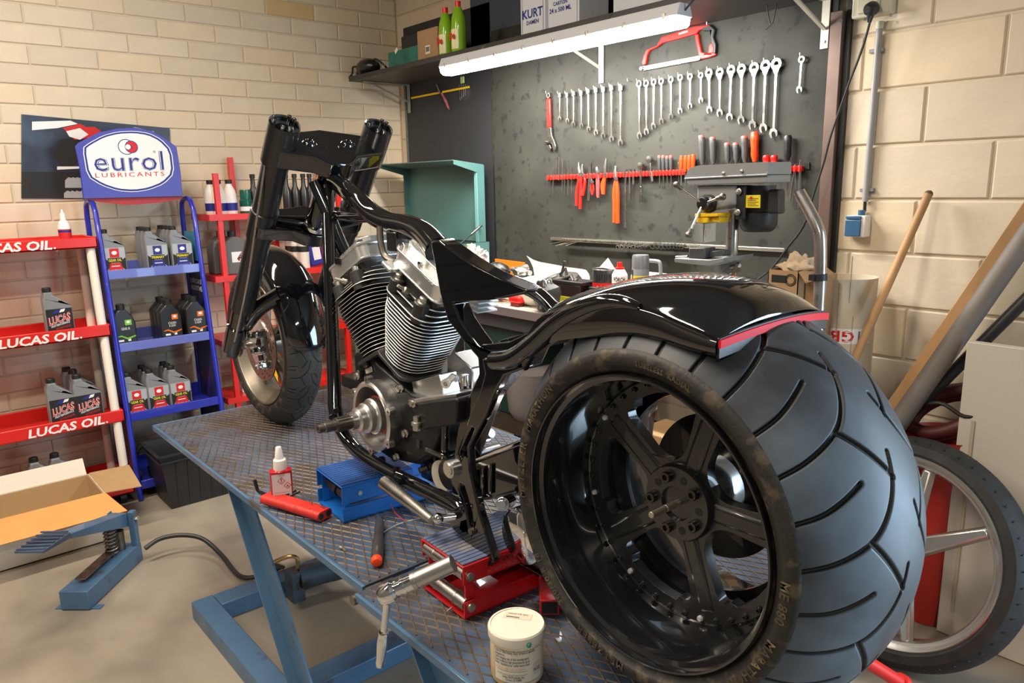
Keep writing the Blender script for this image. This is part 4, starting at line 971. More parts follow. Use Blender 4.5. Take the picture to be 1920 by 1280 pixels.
# poster behind the sign
t=thing('race_car_poster','dark poster of a red and white race car on the wall behind the blue sign','poster',(XL+.01,.7,1.6))
def Pq(px,py,d=0): return at(px,py,x=XL+.006+d)
m=MB(); m.prism([Pq(40,214),Pq(318,240),Pq(318,372),Pq(40,372)],(-.002,0,0)); obj('sheet',m,[mat('poster_dark',srgb(38,42,58),.35,var=.5,vs=3,col2=srgb(80,100,130),t=(.5,.7),c2s=2.5)],t)
m=MB()
def pg(pts,mi,dd): m.poly([Pq(*p,dd) for p in pts],mi)
pg([(60,228),(132,226),(146,232),(108,240),(60,244)],4,.001); pg([(118,240),(150,232),(182,248),(170,258),(140,262)],1,.0015); pg([(124,246),(150,240),(166,252),(150,262),(130,256)],4,.002)
pg([(110,262),(140,258),(152,300),(120,318),(100,290)],0,.0012); pg([(150,238),(178,238),(190,246),(170,256)],1,.0016); pg([(250,238),(288,246),(300,262),(276,258)],5,.0012); pg([(107,312),(150,312),(150,316),(107,318)],4,.0014); pg([(40,322),(152,322),(152,372),(40,372)],0,.0008)
for k in range(4): pg([(122+k*8,338),(128+k*8,332),(136+k*8,334),(138+k*8,352),(122+k*8,352)],5,.0018+.0002*k)
for k in range(4): pg([(120+k*9,362),(126+k*9,357),(134+k*9,360),(136+k*9,371),(120+k*9,371)],5,.0018+.0002*k)
obj('print',m,LABM,t)
# ---- red rack
K=thing('red_display_rack','red plastic tray rack with white round posts at the far left','shelf rack',(-4.3,.55,0))
RX=lambda z:-4.10-.10*z/1.4
ry0,ry1=.20,.884
for y in (.852,.24):
    obj('front_post',MB().cyl((RX(0)-.03,y,.10),(RX(1.36)-.03,y,1.335),.021,n=18),M_white,K)
    obj('rear_post',MB().cyl((-4.44,y,.10),(-4.44,y,1.335),.021,n=18),M_white,K)
TR=[(1.33,.055),(.885,.062),(.44,.062),(.055,.07)]
for i,(z,hh) in enumerate(TR):
    xf=RX(z); m=MB(); m.bx(-4.48,xf,ry0,ry1,z,z+.012); m.bx(xf-.012,xf,ry0,ry1,z-.0,z+hh); m.bx(-4.49,-4.478,ry0,ry1,z,z+hh); m.bx(-4.48,xf,ry1-.012,ry1,z,z+hh); m.bx(-4.48,xf,ry0,ry0+.012,z,z+hh)
    obj('tray',m,M_rackred,K,bevel=.004)
for (z,hh),px in zip(TR[:3],(118,143,170)):
    m=MB(); y=yat(px,600,RX(z)); vs,fs,w_=textmesh('LUCAS OIL',.03,.15,1.0); k=.048; m.add([Vector((RX(z)+.001,y-(w_-a)*k,z+.008+b*k*.85)) for a,b in vs],fs,0)
    m.add([(RX(z)+.001,y+.006,z+.008),(RX(z)+.001,y+.014,z+.008),(RX(z)+.001,y+.014,z+.016),(RX(z)+.001,y+.006,z+.016)],[(0,1,2,3)]); obj('shelf_lettering',m,M_inkw,K)
for y in (.83,.28): obj('caster',MB().cyl((RX(0)-.05,y-.015,.03),(RX(0)-.05,y+.015,.03),.03,n=18),M_blackp,K)
zr=[1.343,.898,.453,.068]
put('lucas',(RX(.9)-.055,yat(107,560,RX(.9)-.02),zr[1]),'grey oil bottle with red script label on the second red tray','grey bottles on the red rack',sc=1.08)
put('lucas',(RX(.45)-.055,yat(164,730,RX(.45)-.02),zr[2]),'grey oil bottle with red script label beside the white post, third tray','grey bottles on the red rack',sc=1.1)
put('lucas',(RX(.45)-.055,yat(115,735,RX(.45)-.02),zr[2]),'grey oil bottle with black red label, left one of the third red tray','grey bottles on the red rack',sc=1.1)
put('plain',(RX(.45)-.19,yat(152,690,RX(.45)-.15),zr[2]),'dark grey oil bottle in the second row of the third red tray','grey bottles on the red rack',sc=1.1)
put('plain',(RX(.45)-.27,yat(140,680,RX(.45)-.22),zr[2]),'dark grey oil bottle rearmost on the third red tray','grey bottles on the red rack',sc=1.1)
put('lucas',(RX(.07)-.10,yat(122,870,RX(.07)-.06),zr[3]),'grey oil bottle with black label on the bottom red tray','grey bottles on the red rack',sc=1.1)
put('lucas',(RX(.07)-.10,yat(82,870,RX(.07)-.06),zr[3]),'grey oil bottle with black label left of another on the bottom red tray','grey bottles on the red rack',sc=1.1)
t=thing('additive_bottle','small white bottle with blue and red label on the top red tray','bottle',(-4.25,yat(118,410,-4.25),zr[0]))
p=Vector((-4.25,yat(118,410,-4.25),zr[0])); obj('body',MB().lathe([(.027,0),(.028,.004),(.028,.10),(.018,.125),(.012,.13)],p,UZ,24),M_whitep,t); obj('cap',MB().lathe([(.014,0),(.013,.03),(.006,.034),(.004,.05)],p+UZ*.13,UZ,16),M_whitep,t)
obj('label',MB().lathe([(.0286,.03),(.0286,.085)],p,UZ,24,cap=(False,False)).lathe([(.0289,.07),(.0289,.08)],p,UZ,24,m=1,cap=(False,False)),[M_inkr,M_inkb],t)
# ---- low red rack behind the front wheel
K=thing('tall_red_stand','bright red square tube stand with tray shelves behind the front wheel','shelf rack',(-4.35,1.8,0))
def post(a,b,x,zb=.005,name='post'):
    y=at(*a,x=x).y; obj(name,MB().bx(x-.014,x+.014,y-.014,y+.014,zb,at(*a,x=x).z),M_rackred,K,bevel=.001); return y
yA=post((403,325),0,-4.25); yB=post((431,295),0,-4.50); yC=post((597,320),0,-4.50,zb=.005); yD=post((515,420),0,-4.50)
obj('post',MB().bx(-4.264,-4.236,yC-.02,yC+.008,.005,1.70),M_rackred,K,bevel=.001)
zs=[at(395,404,x=-4.22).z, at(410,520,x=-4.22).z, at(428,640,x=-4.22).z, at(455,745,x=-4.22).z]
ya=at(390,404,x=-4.27).y
for z in zs:
    m=MB(); m.bx(-4.53,-4.235,yA-.06,yC+.05,z-.004,z); m.bx(-4.237,-4.232,yA-.06,yC+.05,z-.03,z+.004); m.bx(-4.53,-4.235,yA-.062,yA-.058,z-.03,z+.004)
    obj('shelf',m,M_rackred,K)
# bottles on its upper shelves
def bottle(name,label,cat,p,prof,mats,group=None,lab=None,cap=None,sq=1):
    t=thing(name,label,cat,p,group); p=Vector(p)
    obj('body',MB().lathe(prof,(0,0,0),UZ,24).xf(Matrix.Translation(p)@Matrix.Diagonal((1,sq,1,1))),mats[0],t)
    if cap: obj('cap',MB().lathe(cap[0],p,UZ,20),cap[1],t)
    if lab:
        r,z0,z1,mm=lab; m=MB(); n=len(mm)
        for i in range(n): m.lathe([(r+.0004*i,z0+(z1-z0)*i/n),(r+.0004*i,z0+(z1-z0)*(i+1)/n)],(0,0,0),UZ,24,m=i,cap=(False,False))
        obj('label',m.xf(Matrix.Translation(p)@Matrix.Diagonal((1,sq,1,1))),mm,t)
    return t
wp=[(.0,0),(.034,0),(.036,.005),(.036,.11),(.030,.135),(.017,.16),(.016,.17)]
for i,(px,x,lb) in enumerate(((398,-4.40,'white engine additive bottle at the left end of the red stand shelf'),(412,-4.33,'white engine additive bottle behind the red front post'),(433,-4.33,'white engine additive bottle with blue label right of the red front post'))):
    p=(x,at(px,390,x=x).y,zs[0]); bottle('additive_bottle',lb,'bottle',p,wp,[M_whitep],'white bottles on the red stand',lab=(.0366,.02,.085,[M_inkb,M_inkb,M_inkw]),cap=([(.019,0.17),(.019,.192)],M_blackp))
bottle('green_bottle','translucent dark green bottle on the red stand beside the fork','bottle',(-4.33,at(462,390,x=-4.33).y,zs[0]),[(.034,0),(.036,.004),(.036,.075),(.031,.08),(.031,.13),(.029,.135)],[mat('dark_green_plastic',srgb(20,90,75),.25)],lab=(.0366,.015,.04,[M_inkw]))
dkb=mat('glossy_black_bottle',(.018,.018,.02),.3)
for i,px in enumerate((478,540,556,572,584)):
    bottle('grey_neck_bottle',('slim dark bottle right behind the fork leg','slim dark bottle first of four between fork and frame','slim dark bottle second of four between fork and frame','slim dark bottle third of four between fork and frame','slim dark bottle nearest the steering head')[i],'bottle',(-4.36,at(px,390,x=-4.36).y,zs[0]),[(.026,0),(.027,.004),(.027,.12),(.014,.15),(.012,.2)],[dkb],'dark bottles on the red stand',cap=([(.015,.2),(.015,.222)],M_blackp))
for i,(px,x) in enumerate(((420,-4.42),(440,-4.33))):
    t=thing('grey_canister',('grey oil canister with black cap behind the red post','grey oil canister with white label beside the fork')[i],'canister',(x,at(px,500,x=x).y,zs[1])); p=Vector((x,at(px,500,x=x).y,zs[1]))
    m=MB(); m.prism([p+Vector((-.05,a,b)) for a,b in ((-.075,0),(.075,0),(.075,.15),(.05,.2),(.02,.215),(-.02,.215),(-.06,.19),(-.075,.14))],(.10,0,0)); obj('body',m,mat('pewter_plastic',srgb(96,94,90),.4),t,bevel=.015,seg=3)
    obj('cap',MB().lathe([(.024,.215),(.024,.245)],p,UZ,20),M_blackp,t); m=MB(); rectp(m,p.x+.0515,p.y-.03,p.y+.03,p.z+.07,p.z+.13,0); obj('label',m,M_inkw,t)
for i,px in enumerate((546,556,570)):
    bottle('spray_can',('white spray can left of three on the lower red shelf','white spray can middle of three on the lower red shelf','white spray can right of three on the lower red shelf')[i],'spray can',(-4.38+.05*i,at(px,480,x=-4.38+.05*i).y,zs[1]),[(.031,0),(.032,.004),(.032,.15),(.026,.158)],[mat('cream_can',srgb(225,215,205),.35)],'white spray cans on the red stand',lab=(.0326,.10,.135,[M_ink,M_ink]),cap=([(.029,.158),(.029,.205)],M_whitep))
t=thing('blue_pouch','blue and white pouch leaning beside the white spray cans','pouch',(-4.35,at(590,490,x=-4.35).y,zs[1])); p=Vector((-4.35,at(590,490,x=-4.35).y,zs[1]))
obj('pouch_body',MB().box(p+Vector((0,0,.09)),(.03,.09,.17),Matrix.Rotation(R(8),3,'X')),mat('pouch_blue',srgb(45,50,150),.4),t,bevel=.008); obj('label',MB().box(p+Vector((.016,.01,.08)),(.001,.05,.08),Matrix.Rotation(R(8),3,'X')),M_inkw,t)
for i,(px,c) in enumerate(((465,M_inkw),(500,M_yellow),(560,M_rackred))):
    obj_=MB().box(Vector((-4.38,at(px,720,x=-4.38).y,zs[3]+.08)),(.10,.11,.16)); t=thing('carton',('white printed carton behind the front wheel on the low red shelf','yellow carton behind the front wheel on the low red shelf','red carton behind the front wheel on the low red shelf')[i],'box',(-4.38,at(px,720,x=-4.38).y,zs[3])); obj('carton_body',obj_,c,t,bevel=.002)
# ---- black crate on the floor
c0=at(322,955,z=0); t=thing('black_crate','black plastic crate on the floor between the blue rack and the lift table','crate',(c0.x-.15,c0.y+.2,0))
def crate(t,x0,x1,y0,y1,h,fl_,mt):
    m=MB(); q=lambda x,y,z,e:(x+(e if x>(x0+x1)/2 else -e),y+(e if y>(y0+y1)/2 else -e),z)
    for s0,s1 in ((0,-.006),):
        A=[q(x,y,0.002,0) for x,y in ((x0,y0),(x1,y0),(x1,y1),(x0,y1))]; Bp=[q(x,y,h,fl_) for x,y in ((x0,y0),(x1,y0),(x1,y1),(x0,y1))]
        A2=[q(x,y,.008,s1) for x,y in ((x0,y0),(x1,y0),(x1,y1),(x0,y1))]; B2=[q(x,y,h,fl_+s1) for x,y in ((x0,y0),(x1,y0),(x1,y1),(x0,y1))]
    m.add(A+Bp+A2+B2,[(0,1,2,3)]+[(i,(i+1)%4,(i+1)%4+4,i+4) for i in range(4)]+[(i+4,(i+1)%4+4,(i+1)%4+12,i+12) for i in range(4)]+[(i+8,(i+1)%4+8,(i+1)%4+12,i+12) for i in range(4)]+[(8,9,10,11)])
    obj('crate_body',m,mt,t)
    R_=[q(x,y,0,fl_+.004) for x,y in ((x0,y0),(x1,y0),(x1,y1),(x0,y1))]
    for zz,e in ((h,.006),(h-.035,.002)):
        P=[Vector(q(x,y,zz,fl_+e)) for x,y in ((x0,y0),(x1,y0),(x1,y1),(x0,y1))]; m=MB()
        for i in range(4): m.bar(P[i],P[(i+1)%4],.012,.008)
        obj('rim',m,mt,t)
    for k in range(7):
        y=y0+.04+(y1-y0-.08)*k/6; obj('rib',MB().bar((x1+.002,y,.02),(x1+fl_*.85+.002,y,h-.05),.008,.005,up=(1,0,0)),mt,t)
crate(t,c0.x-.24,c0.x,c0.y,c0.y+.42,.30,.035,M_blackp)
t2=t
# ---- cardboard box on the floor
A=at(210,1012,z=0); A.x-=.0; t=thing('cardboard_box','open cardboard box with orange-lit flap on the floor in front of the red rack','box',(A.x,A.y-.25,0))
bx0,bx1,by0,by1,bh=A.x-.33,A.x,A.y-.52,A.y,.235
mw=mat('white_printed_card',srgb(214,206,190),.8); m=MB()
m.bx(bx1-.004,bx1,by0,by1,.002,bh); m.bx(bx0,bx0+.004,by0,by1,.002,bh); m.bx(bx0,bx1,by0,by0+.004,.002,bh); m.bx(bx0,bx1,by1-.004,by1,.002,bh); m.bx(bx0,bx1,by0,by1,.002,.006)
obj('carton_walls',m,mw,t)
mc=mat('orange_lit_card',srgb(214,150,84),.8,var=.05); cb=mat('brown_card',srgb(176,142,100),.85)  # orange light on the front flap is put into its card colour
obj('front_flap',MB().add([(bx1,by0,bh),(bx1,by1,bh),(bx1+.15,by1+.05,bh-.055),(bx1+.15,by0,bh-.055),(bx1,by0,bh+.004),(bx1,by1,bh+.004),(bx1+.153,by1+.05,bh-.051),(bx1+.153,by0,bh-.051)],[(0,1,2,3),(4,7,6,5),(0,4,5,1),(1,5,6,2),(2,6,7,3),(3,7,4,0)]),mc,t)
obj('rear_flap',MB().bar((bx0-.05,(by0+by1)/2,bh+.07),(bx0,(by0+by1)/2,bh),.50,.004),mw,t)
obj('side_flap',MB().add([(bx0,by1,bh),(bx1,by1,bh),(bx1-.02,by1+.16,bh-.02),(bx0+.02,by1+.18,bh+.0),(bx0,by1,bh+.004),(bx1,by1,bh+.004),(bx1-.02,by1+.16,bh-.016),(bx0+.02,by1+.18,bh+.004)],[(0,1,2,3),(4,7,6,5),(0,4,5,1),(1,5,6,2),(2,6,7,3),(3,7,4,0)]),cb,t)
obj('inner_wall',MB().bx(bx0+.005,bx0+.009,by0+.005,by1-.005,.01,bh-.002).bx(bx0+.005,bx1-.005,by1-.009,by1-.005,.01,bh-.002),cb,t)
# ================================================================ BACK WALL : BOARDS, SHELF, LAMP
YF=2.905
def W_(px,py,y=YF): return at(px,py,y=y)
M_board=mat('mottled_dark_sheet_steel',srgb(53,53,48),.65,0,0,spec=.25,var=.28,vs=3,col2=srgb(38,38,36),t=(.57,.66),c2s=20,rv=.1)
M_board2=mat('dark_sheet_panel',srgb(44,45,48),.55,0,0,var=.1,vs=4)
xa,xb,xc=W_(764,300).x+.02,W_(926,250).x,W_(1556,260).x
t=thing('dark_tool_board','large mottled dark steel tool board on the back wall','tool board',((xb+xc)/2,YF+.01,1.9))
obj('steel_sheet',MB().bx(xb,xc,YF,YF+.008,.9,2.46),M_board,t)
obj('edge_strip',MB().bx(xb-.012,xb,YF-.002,YF+.008,.9,2.46),M_dsteel,t)
m=MB(); m.bx(W_(1568,200).x-.036,W_(1568,200).x+.012,YF-.02,YF+.008,.85,W_(1585,20).z); obj('brown_steel_upright',m,mat('brown_oxidised_steel',srgb(104,84,76),.45,.3,var=.2,vs=8),t,bevel=.002)
m=MB(); m.bx(W_(1568,200).x+.014,W_(1568,200).x+.032,YF+.004,YF+.024,.85,2.6); obj('black_upright',m,M_blackp,t)
for py in (38,): obj('upright_screw',MB().cyl(W_(1577,39,YF-.024),W_(1577,39,YF-.018),.006),M_chrome,t)
t=thing('dark_corner_panel','plain dark panel on the back wall behind the open teal lid','panel',((xa+xb)/2,YF+.01,1.9))
obj('panel_sheet',MB().bx(xa,xb-.014,YF+.002,YF+.008,.9,2.62),M_board2,t); obj('panel_edge',MB().bx(xa-.018,xa,YF-.004,YF+.012,.9,2.5),mat('galvanised_edge',srgb(120,120,118),.5,.5),t)
t=thing('dark_upper_panel','dark blue grey panel on the wall above the shelf','panel',(-2.6,YF+.01,2.7))
obj('panel_sheet',MB().bx(W_(882,40).x,xc-.05,YF+.002,YF+.010,2.30,2.95),mat('blue_grey_panel',srgb(66,74,88),.55),t)
# shelf
SZ=2.262; sy0=2.50
t=thing('wall_shelf','long dark wooden wall shelf on galvanised brackets above the tool board','shelf',(-3.0,2.7,SZ))
m=MB(); m.bx(-4.47,-1.40,sy0,2.90,SZ,SZ+.028); obj('shelf_board',m,mat('dark_stained_shelf',srgb(52,50,48),.5,var=.2,vs=4,stretch=(.3,2,2),col2=srgb(84,80,76),t=(.5,.8),c2s=3),t,bevel=.002)
M_galv=mat('galvanised_bracket',srgb(150,156,150),.42,.6)
M_brw=mat('cream_bracket',srgb(205,200,185),.45,.2)
for xx,mt,zb_ in ((W_(768,190).x,M_galv,W_(768,212).z),(W_(1129,110).x,M_brw,W_(1129,156).z),(W_(1549,50).x,M_brw,W_(1545,92).z)):
    m=MB(); m.bx(xx-.016,xx+.016,2.896,2.901,zb_,SZ-.004); m.bx(xx-.016,xx+.016,2.56,2.90,SZ-.006,SZ-.001); m.bar((xx,2.894,zb_+.07),(xx,2.62,SZ-.012),.016,.008,up=(0,0,1)); m.cyl((xx,2.897,zb_+.025),(xx,2.892,zb_+.025),.006)
    obj('bracket',m,mt,t,bevel=.001)
# lamp
LA=at(836,128,y=2.42); LB=at(1284,30,y=2.42); zl=(LA.z+LB.z)/2
t=thing('strip_light','long lit LED batten with grey housing hanging under the shelf front','light',((LA.x+LB.x)/2,2.42,zl))
x0,x1=LA.x,LB.x
obj('housing',MB().prism([(x0,2.37,zl),(x0,2.47,zl),(x0,2.45,zl+.045),(x0,2.39,zl+.045)],(x1-x0,0,0)),mat('light_grey_housing',srgb(196,198,202),.4),t,bevel=.003)
obj('lit_cover',MB().prism([(x0+.01,2.372+.0,zl-.001),(x0+.01,2.468,zl-.001),(x0+.01,2.462,zl-.026),(x0+.01,2.445,zl-.038),(x0+.01,2.395,zl-.038),(x0+.01,2.378,zl-.026)],(x1-x0-.02,0,0)),mat('lit_led_cover',(1,.97,.92),.4,emit=40),t)
for k in range(8):
    xk=x0+.06+(x1-x0-.12)*k/7; obj('cover_clip',MB().box((xk,2.371,zl+.004),(.012,.006,.020)),M_zinc,t,bevel=.001)
for xk in (x0+.25,x1-.4): obj('hanger',MB().bar((xk,2.43,zl+.044),(xk,2.47,SZ+.01),.004,.02,up=(1,0,0)),M_zinc,t)
obj('lamp_cable',MB().tube([(x1,2.42,zl+.02),(x1+.05,2.43,zl+.07),(x1+.03,2.47,zl+.11)],.004,smooth=4),M_blackp,t)
area('strip_light_output',((x0+x1)/2,2.42,zl-.043),((x0+x1)/2,2.42,0),1.5,.08,75,(1,.97,.90)).rotation_euler=(R(28),0,0)
# things on the shelf
sz=SZ+.028
def sh(px,py,y): return at(px,py,y=y).x
t=thing('safety_goggles','black goggles with strap lying on the left end of the shelf','goggles',(sh(690,115,2.62),2.62,sz)); xg=sh(690,115,2.6)
obj('goggle_shell',MB().sph((xg,2.60,sz+.055),.10,16,sc=(1,.7,.55)).sph((xg-.10,2.6,sz+.03),.035,12,sc=(1.2,.8,.8)),M_blackm,t)
obj('strap',MB().tube([(xg+.04,2.6,sz+.06),(xg+.12,2.58,sz+.09),(xg+.20,2.6,sz+.04),(xg+.14,2.66,sz+.02)],.006,smooth=5),M_blackp,t)
obj('cord',MB().tube([(xg-.06,2.58,sz+.06),(xg-.12,2.56,sz+.07),(xg-.14,2.56,sz+.03),(xg-.17,2.55,sz+.01),(xg-.12,2.545,sz+.012)],.006,smooth=5),M_blackp,t)
t=thing('black_case','small black case on top of the teal carton on the shelf','case',(sh(780,60,2.7),2.72,sz+.10))
xt0,xt1=sh(732,90,2.62),sh(790,90,2.62)
obj('case_body',MB().bx(xt0+.06,xt1+.05,2.66,2.80,sz+.112,sz+.20),M_blackp,t,bevel=.006)
t=thing('teal_carton','teal cardboard carton of gloves on the shelf with a price tag','box',((xt0+xt1)/2,2.7,sz))
obj('carton_body',MB().bx(xt0,xt1,2.6,2.8,sz+.001,sz+.11),mat('teal_card',srgb(46,110,98),.7,var=.25,vs=14),t,bevel=.002); obj('price_tag',MB().box(at(743,95,y=2.597),(.035,.002,.022),Matrix.Rotation(R(-35),3,'Y')),M_white,t)
xk0,xk1=sh(788,80,2.60),sh(826,80,2.60)
t=thing('brown_carton','plain brown carton with white barcode label between teal box and green bottles','box',((xk0+xk1)/2,2.7,sz)); obj('carton_body',MB().bx(xk0,xk1,2.58,2.78,sz+.001,sz+.175),M_card,t,bevel=.002)
m=MB(); p=at(802,93,y=2.578); m.box(p,(.045,.001,.045)); 
for k in range(9): m.box(p+Vector((-.016+k*.004,-.0012,.002)),(.0018,.0005,.026),m=1)
obj('barcode_label',m,[M_white,M_ink],t)
for i,px in enumerate((836,860)):
    yb=(2.60,2.57)[i]; p=Vector((sh(px,60,yb),yb,sz)); t=thing('cleaner_bottle',('green cleaner bottle with red cap, left of two on the shelf','green cleaner bottle with red cap, right of two on the shelf')[i],'bottle',p,'green cleaner bottles')
    obj('body',MB().lathe([(.038,0),(.040,.006),(.038,.06),(.040,.12),(.036,.18),(.022,.225),(.014,.235)],p,UZ,28),mat('green_clear_plastic',srgb(150,205,40),.15,0,0,trans=.25),t)
    obj('cap',MB().lathe([(.0155,.232),(.0155,.262)],p,UZ,20),M_redp,t)
    m=MB(); 
    n=14
    for k in range(n):
        a0,a1=R(-150)+R(110)*k/n,R(-150)+R(110)*(k+1)/n; r=.0408
        m.quad(p+Vector((r*math.cos(a0),r*math.sin(a0),.02)),p+Vector((r*math.cos(a1),r*math.sin(a1),.02)),p+Vector((r*math.cos(a1),r*math.sin(a1),.12)),p+Vector((r*math.cos(a0),r*math.sin(a0),.12)),0 if k%5 else 2)
    m.text('De',p+Vector((-.005,-.0425,.07)),(.95,-.1,0),UZ,.034,1,off=.04)
    obj('label',m,[mat('label_lime_white',srgb(225,225,190),.5),M_inkr,M_inky],t)
def flatbox(name,label,px0,px1,z0,h,y,d,mats,txt=()):
    a,b=sh(px0,20,y),sh(px1,20,y); t=thing(name,label,'box',((a+b)/2,y+d/2,z0)); obj('carton_body',MB().bx(a,b,y,y+d,z0+.001,z0+h),mats,t,bevel=.002)
    m=MB(); m.bx(a+.012,b-.012,y-.001,y,z0+.03,z0+.032,0); m.bx(a+.012,a+.014,y-.001,y,z0+.03,z0+h-.01,0); m.bx(b-.014,b-.012,y-.001,y,z0+.03,z0+h,0)
    for (s_,fx,fz,hh,c) in txt: m.text(s_,(a+(b-a)*fx,y-.0015,z0+fz),(1,0,0),UZ,hh,c,off=.02)
    if m.v: obj('lettering',m,[M_inkb,M_ink],t)
    return t
flatbox('white_carton','white printed carton standing on the shelf behind the lamp, left one',976,1022,sz,.24,2.62,.2,mat('white_card',srgb(214,216,222),.6),(('KURT',.5,.10,.04,0),('DAMEN',.5,.07,.018,0),('FRAGILE KEEP DRY',.5,.012,.010,0)))
flatbox('white_carton','white printed carton standing on the shelf behind the lamp, right one',1023,1086,sz,.25,2.64,.2,mat('white_card',srgb(214,216,222),.6),(('CARTON',.45,.13,.016,0),('24 x 500 ML',.45,.10,.02,0)))
t=thing('pale_carton','pale carton at the far right of the shelf','box',(sh(1230,5,2.6),2.7,sz)); obj('carton_body',MB().bx(sh(1150,5,2.62),sh(1290,5,2.62),2.62,2.85,sz+.001,sz+.2),mat('pale_card',srgb(205,210,215),.6),t,bevel=.002)
# yellow rod, brush and key set on the corner panel
t=thing('yellow_rule','yellow folding rule hung level on the dark corner panel','rule'); t.location=W_(825,172,YF-.012); t['_wl']=tuple(t.location)
obj('rule_bar',MB().bar(W_(771,184,YF-.012),W_(880,163,YF-.012),.004,.012),M_yellow,t)
t=thing('paint_brush','old paint brush with worn red handle hanging on the dark corner panel','brush',W_(830,180,YF-.02))
obj('bristles',MB().bar(W_(821,158,YF-.02),W_(828,175,YF-.02),.010,.026,up=(0,1,0)),M_steel,t); obj('handle',MB().tube([W_(828,175,YF-.02),W_(836,190,YF-.02),W_(842,205,YF-.02)],[.006,.009,.006]),mat('worn_red_wood',srgb(150,80,80),.6,var=.4,vs=40),t)
t=thing('feeler_gauges','set of thin steel keys on a holder hanging on the corner panel','keys',W_(867,165,YF-.02))
obj('holder',MB().box(W_(867,150,YF-.01),(.034,.008,.04)),mat('holder_green',srgb(170,180,120),.5),t,bevel=.002)
for k in range(4): obj('key',MB().bar(W_(861+k*4,158,YF-.012),W_(863+k*3,188-k*3,YF-.012),.002,.005,up=(0,1,0)),M_steel,t)
t=thing('black_zip_tie','black cable tie loop hanging from the shelf at the right','cable tie',W_(1443,20,YF-.03))
obj('loop',MB().tube([at(1437,0,y=2.8),at(1440,25,y=2.8),at(1446,47,y=2.8),at(1452,30,y=2.8),at(1456,5,y=2.8)],.0025,smooth=5).tube([at(1446,46,y=2.8),at(1436,55,y=2.8)],.0025),M_blackp,t)
# ================================================================ TOOLS ON THE BOARD
M_tool=mat('chrome_vanadium',(.42,.41,.39),.28,1,rv=.08)
YT=YF-.016
def ring(m,c,ro,ri,th,mi=0,n=20,sx=1):
    vs=[];fs=[]
    for (r,y) in ((ro,-th/2),(ro,th/2),(ri,th/2),(ri,-th/2)):
        for k in range(n): a=2*math.pi*k/n; vs.append(c+Vector((r*math.cos(a)*sx,y,r*math.sin(a))))
    for i in range(4):
        j=(i+1)%4
        for k in range(n): l=(k+1)%n; fs.append((i*n+k,i*n+l,j*n+l,j*n+k))
    m.add(vs,fs,mi)
def jaw(m,c,r,d,th):
    """open end: c centre, d unit direction in which the mouth opens"""
    s=Vector((-d.z,0,d.x)); out=[(-1.05,-.45),(-.2,-.98),(.75,-.85),(1.0,-.42),(.15,-.42),(-.25,-.30),(-.35,0),(-.25,.30),(.15,.42),(1.0,.42),(.75,.85),(-.2,.98),(-1.05,.45)]
    m.prism([c+d*(a*r)+s*(b*r)-Vector((0,th/2,0)) for a,b in out],(0,th,0))
def wrench(a,b,kind,k,label,group):
    A=W_(*a,YT); Bp=W_(*b,YT); d=(Bp-A).normalized(); L=(Bp-A).length; w=.0062+.024*L*.55; m=MB()
    if kind=='flex':
        rh=.008+.020*L; m.box(A+d*rh*.9,(rh*1.5,.010,rh*1.7)); m.box(A+d*rh*.2+Vector((0,-.006,0)),(rh*.9,.008,rh*.8)); st=A+d*rh*1.7
        m.cyl(A+d*rh*1.5+Vector((0,-.008,0)),A+d*rh*1.5+Vector((0,.008,0)),rh*.5,n=10)
    elif kind=='ring':
        rh=.0105+.020*L; ring(m,A+d*rh,rh,rh*.56,.008); st=A+d*rh*1.85
    else:
        rh=.011+.038*L; ring(m,A+d*rh,rh,rh*.52,.010); m.prism([A+d*rh*1.2-Vector((rh*.86,.004,0)),A+d*rh*1.2+Vector((rh*.86,-.004,0)),A+d*rh*2.6+Vector((w*.7,-.004,0)),A+d*rh*2.6-Vector((w*.7,.004,0))],(0,.008,0)); st=A+d*rh*1.9
    rj=.009+.026*L if kind!='rat' else .010+.030*L
    m.bar(st,Bp-d*rj*1.4,w,.005,up=(0,1,0)); dj=(d+Vector((.28,0,0))).normalized(); jaw(m,Bp-d*rj,rj,dj,.007)
    o=obj('spanner',m,M_tool,ang=30); tag(o,label,'wrench',group); return o
def C1(x,y): return (980+x/3.4286,20+y/3.4286)
flex=[(240,530,240,710),(287,530,290,722),(330,520,328,745),(378,515,380,755),(423,505,426,778),(472,495,473,800),(520,490,520,822),(572,480,573,842),(632,478,630,868)]
ordn=['first','second','third','fourth','fifth','sixth','seventh','eighth','ninth']
for i,q in enumerate(flex): wrench(C1(q[0],q[1]),C1(q[2],q[3]),'flex',i,'flex-head spanner, %s and %s in the left row on the board'%(ordn[i],'shortest' if i==0 else 'longest' if i==8 else 'larger than its left neighbour'),'flex-head spanners')
rg=[(750,448,753,822),(796,446,797,797),(845,438,843,762),(893,433,893,730),(955,423,955,698),(1015,410,1014,662),(1078,403,1077,630),(1148,396,1147,593)]
for i,q in enumerate(rg): wrench(C1(q[0],q[1]),C1(q[2],q[3]),'ring',i,'slim ring spanner, %s of eight in the middle row, %s'%(ordn[i],('the longest' if i==0 else 'the shortest' if i==7 else 'shorter than its left neighbour')),'ring spanners of the middle row')
rt=[(1200,373,1202,660),(1270,368,1268,680),(1344,350,1330,710),(1410,343,1404,727),(1492,333,1476,762),(1565,318,1546,782),(1635,305,1612,818)]
for i,q in enumerate(rt): wrench(C1(q[0],q[1]),C1(q[2],q[3]),'rat',i,'ratchet ring spanner, %s of seven in the right row, %s'%(ordn[i],('the shortest' if i==0 else 'the longest' if i==6 else 'longer than its left neighbour')),'ratchet spanners of the right row')
wrench(C1(1797,290),C1(1778,528),'ring',0,'single small ring spanner hanging alone near the right edge of the board',None)
m=MB()
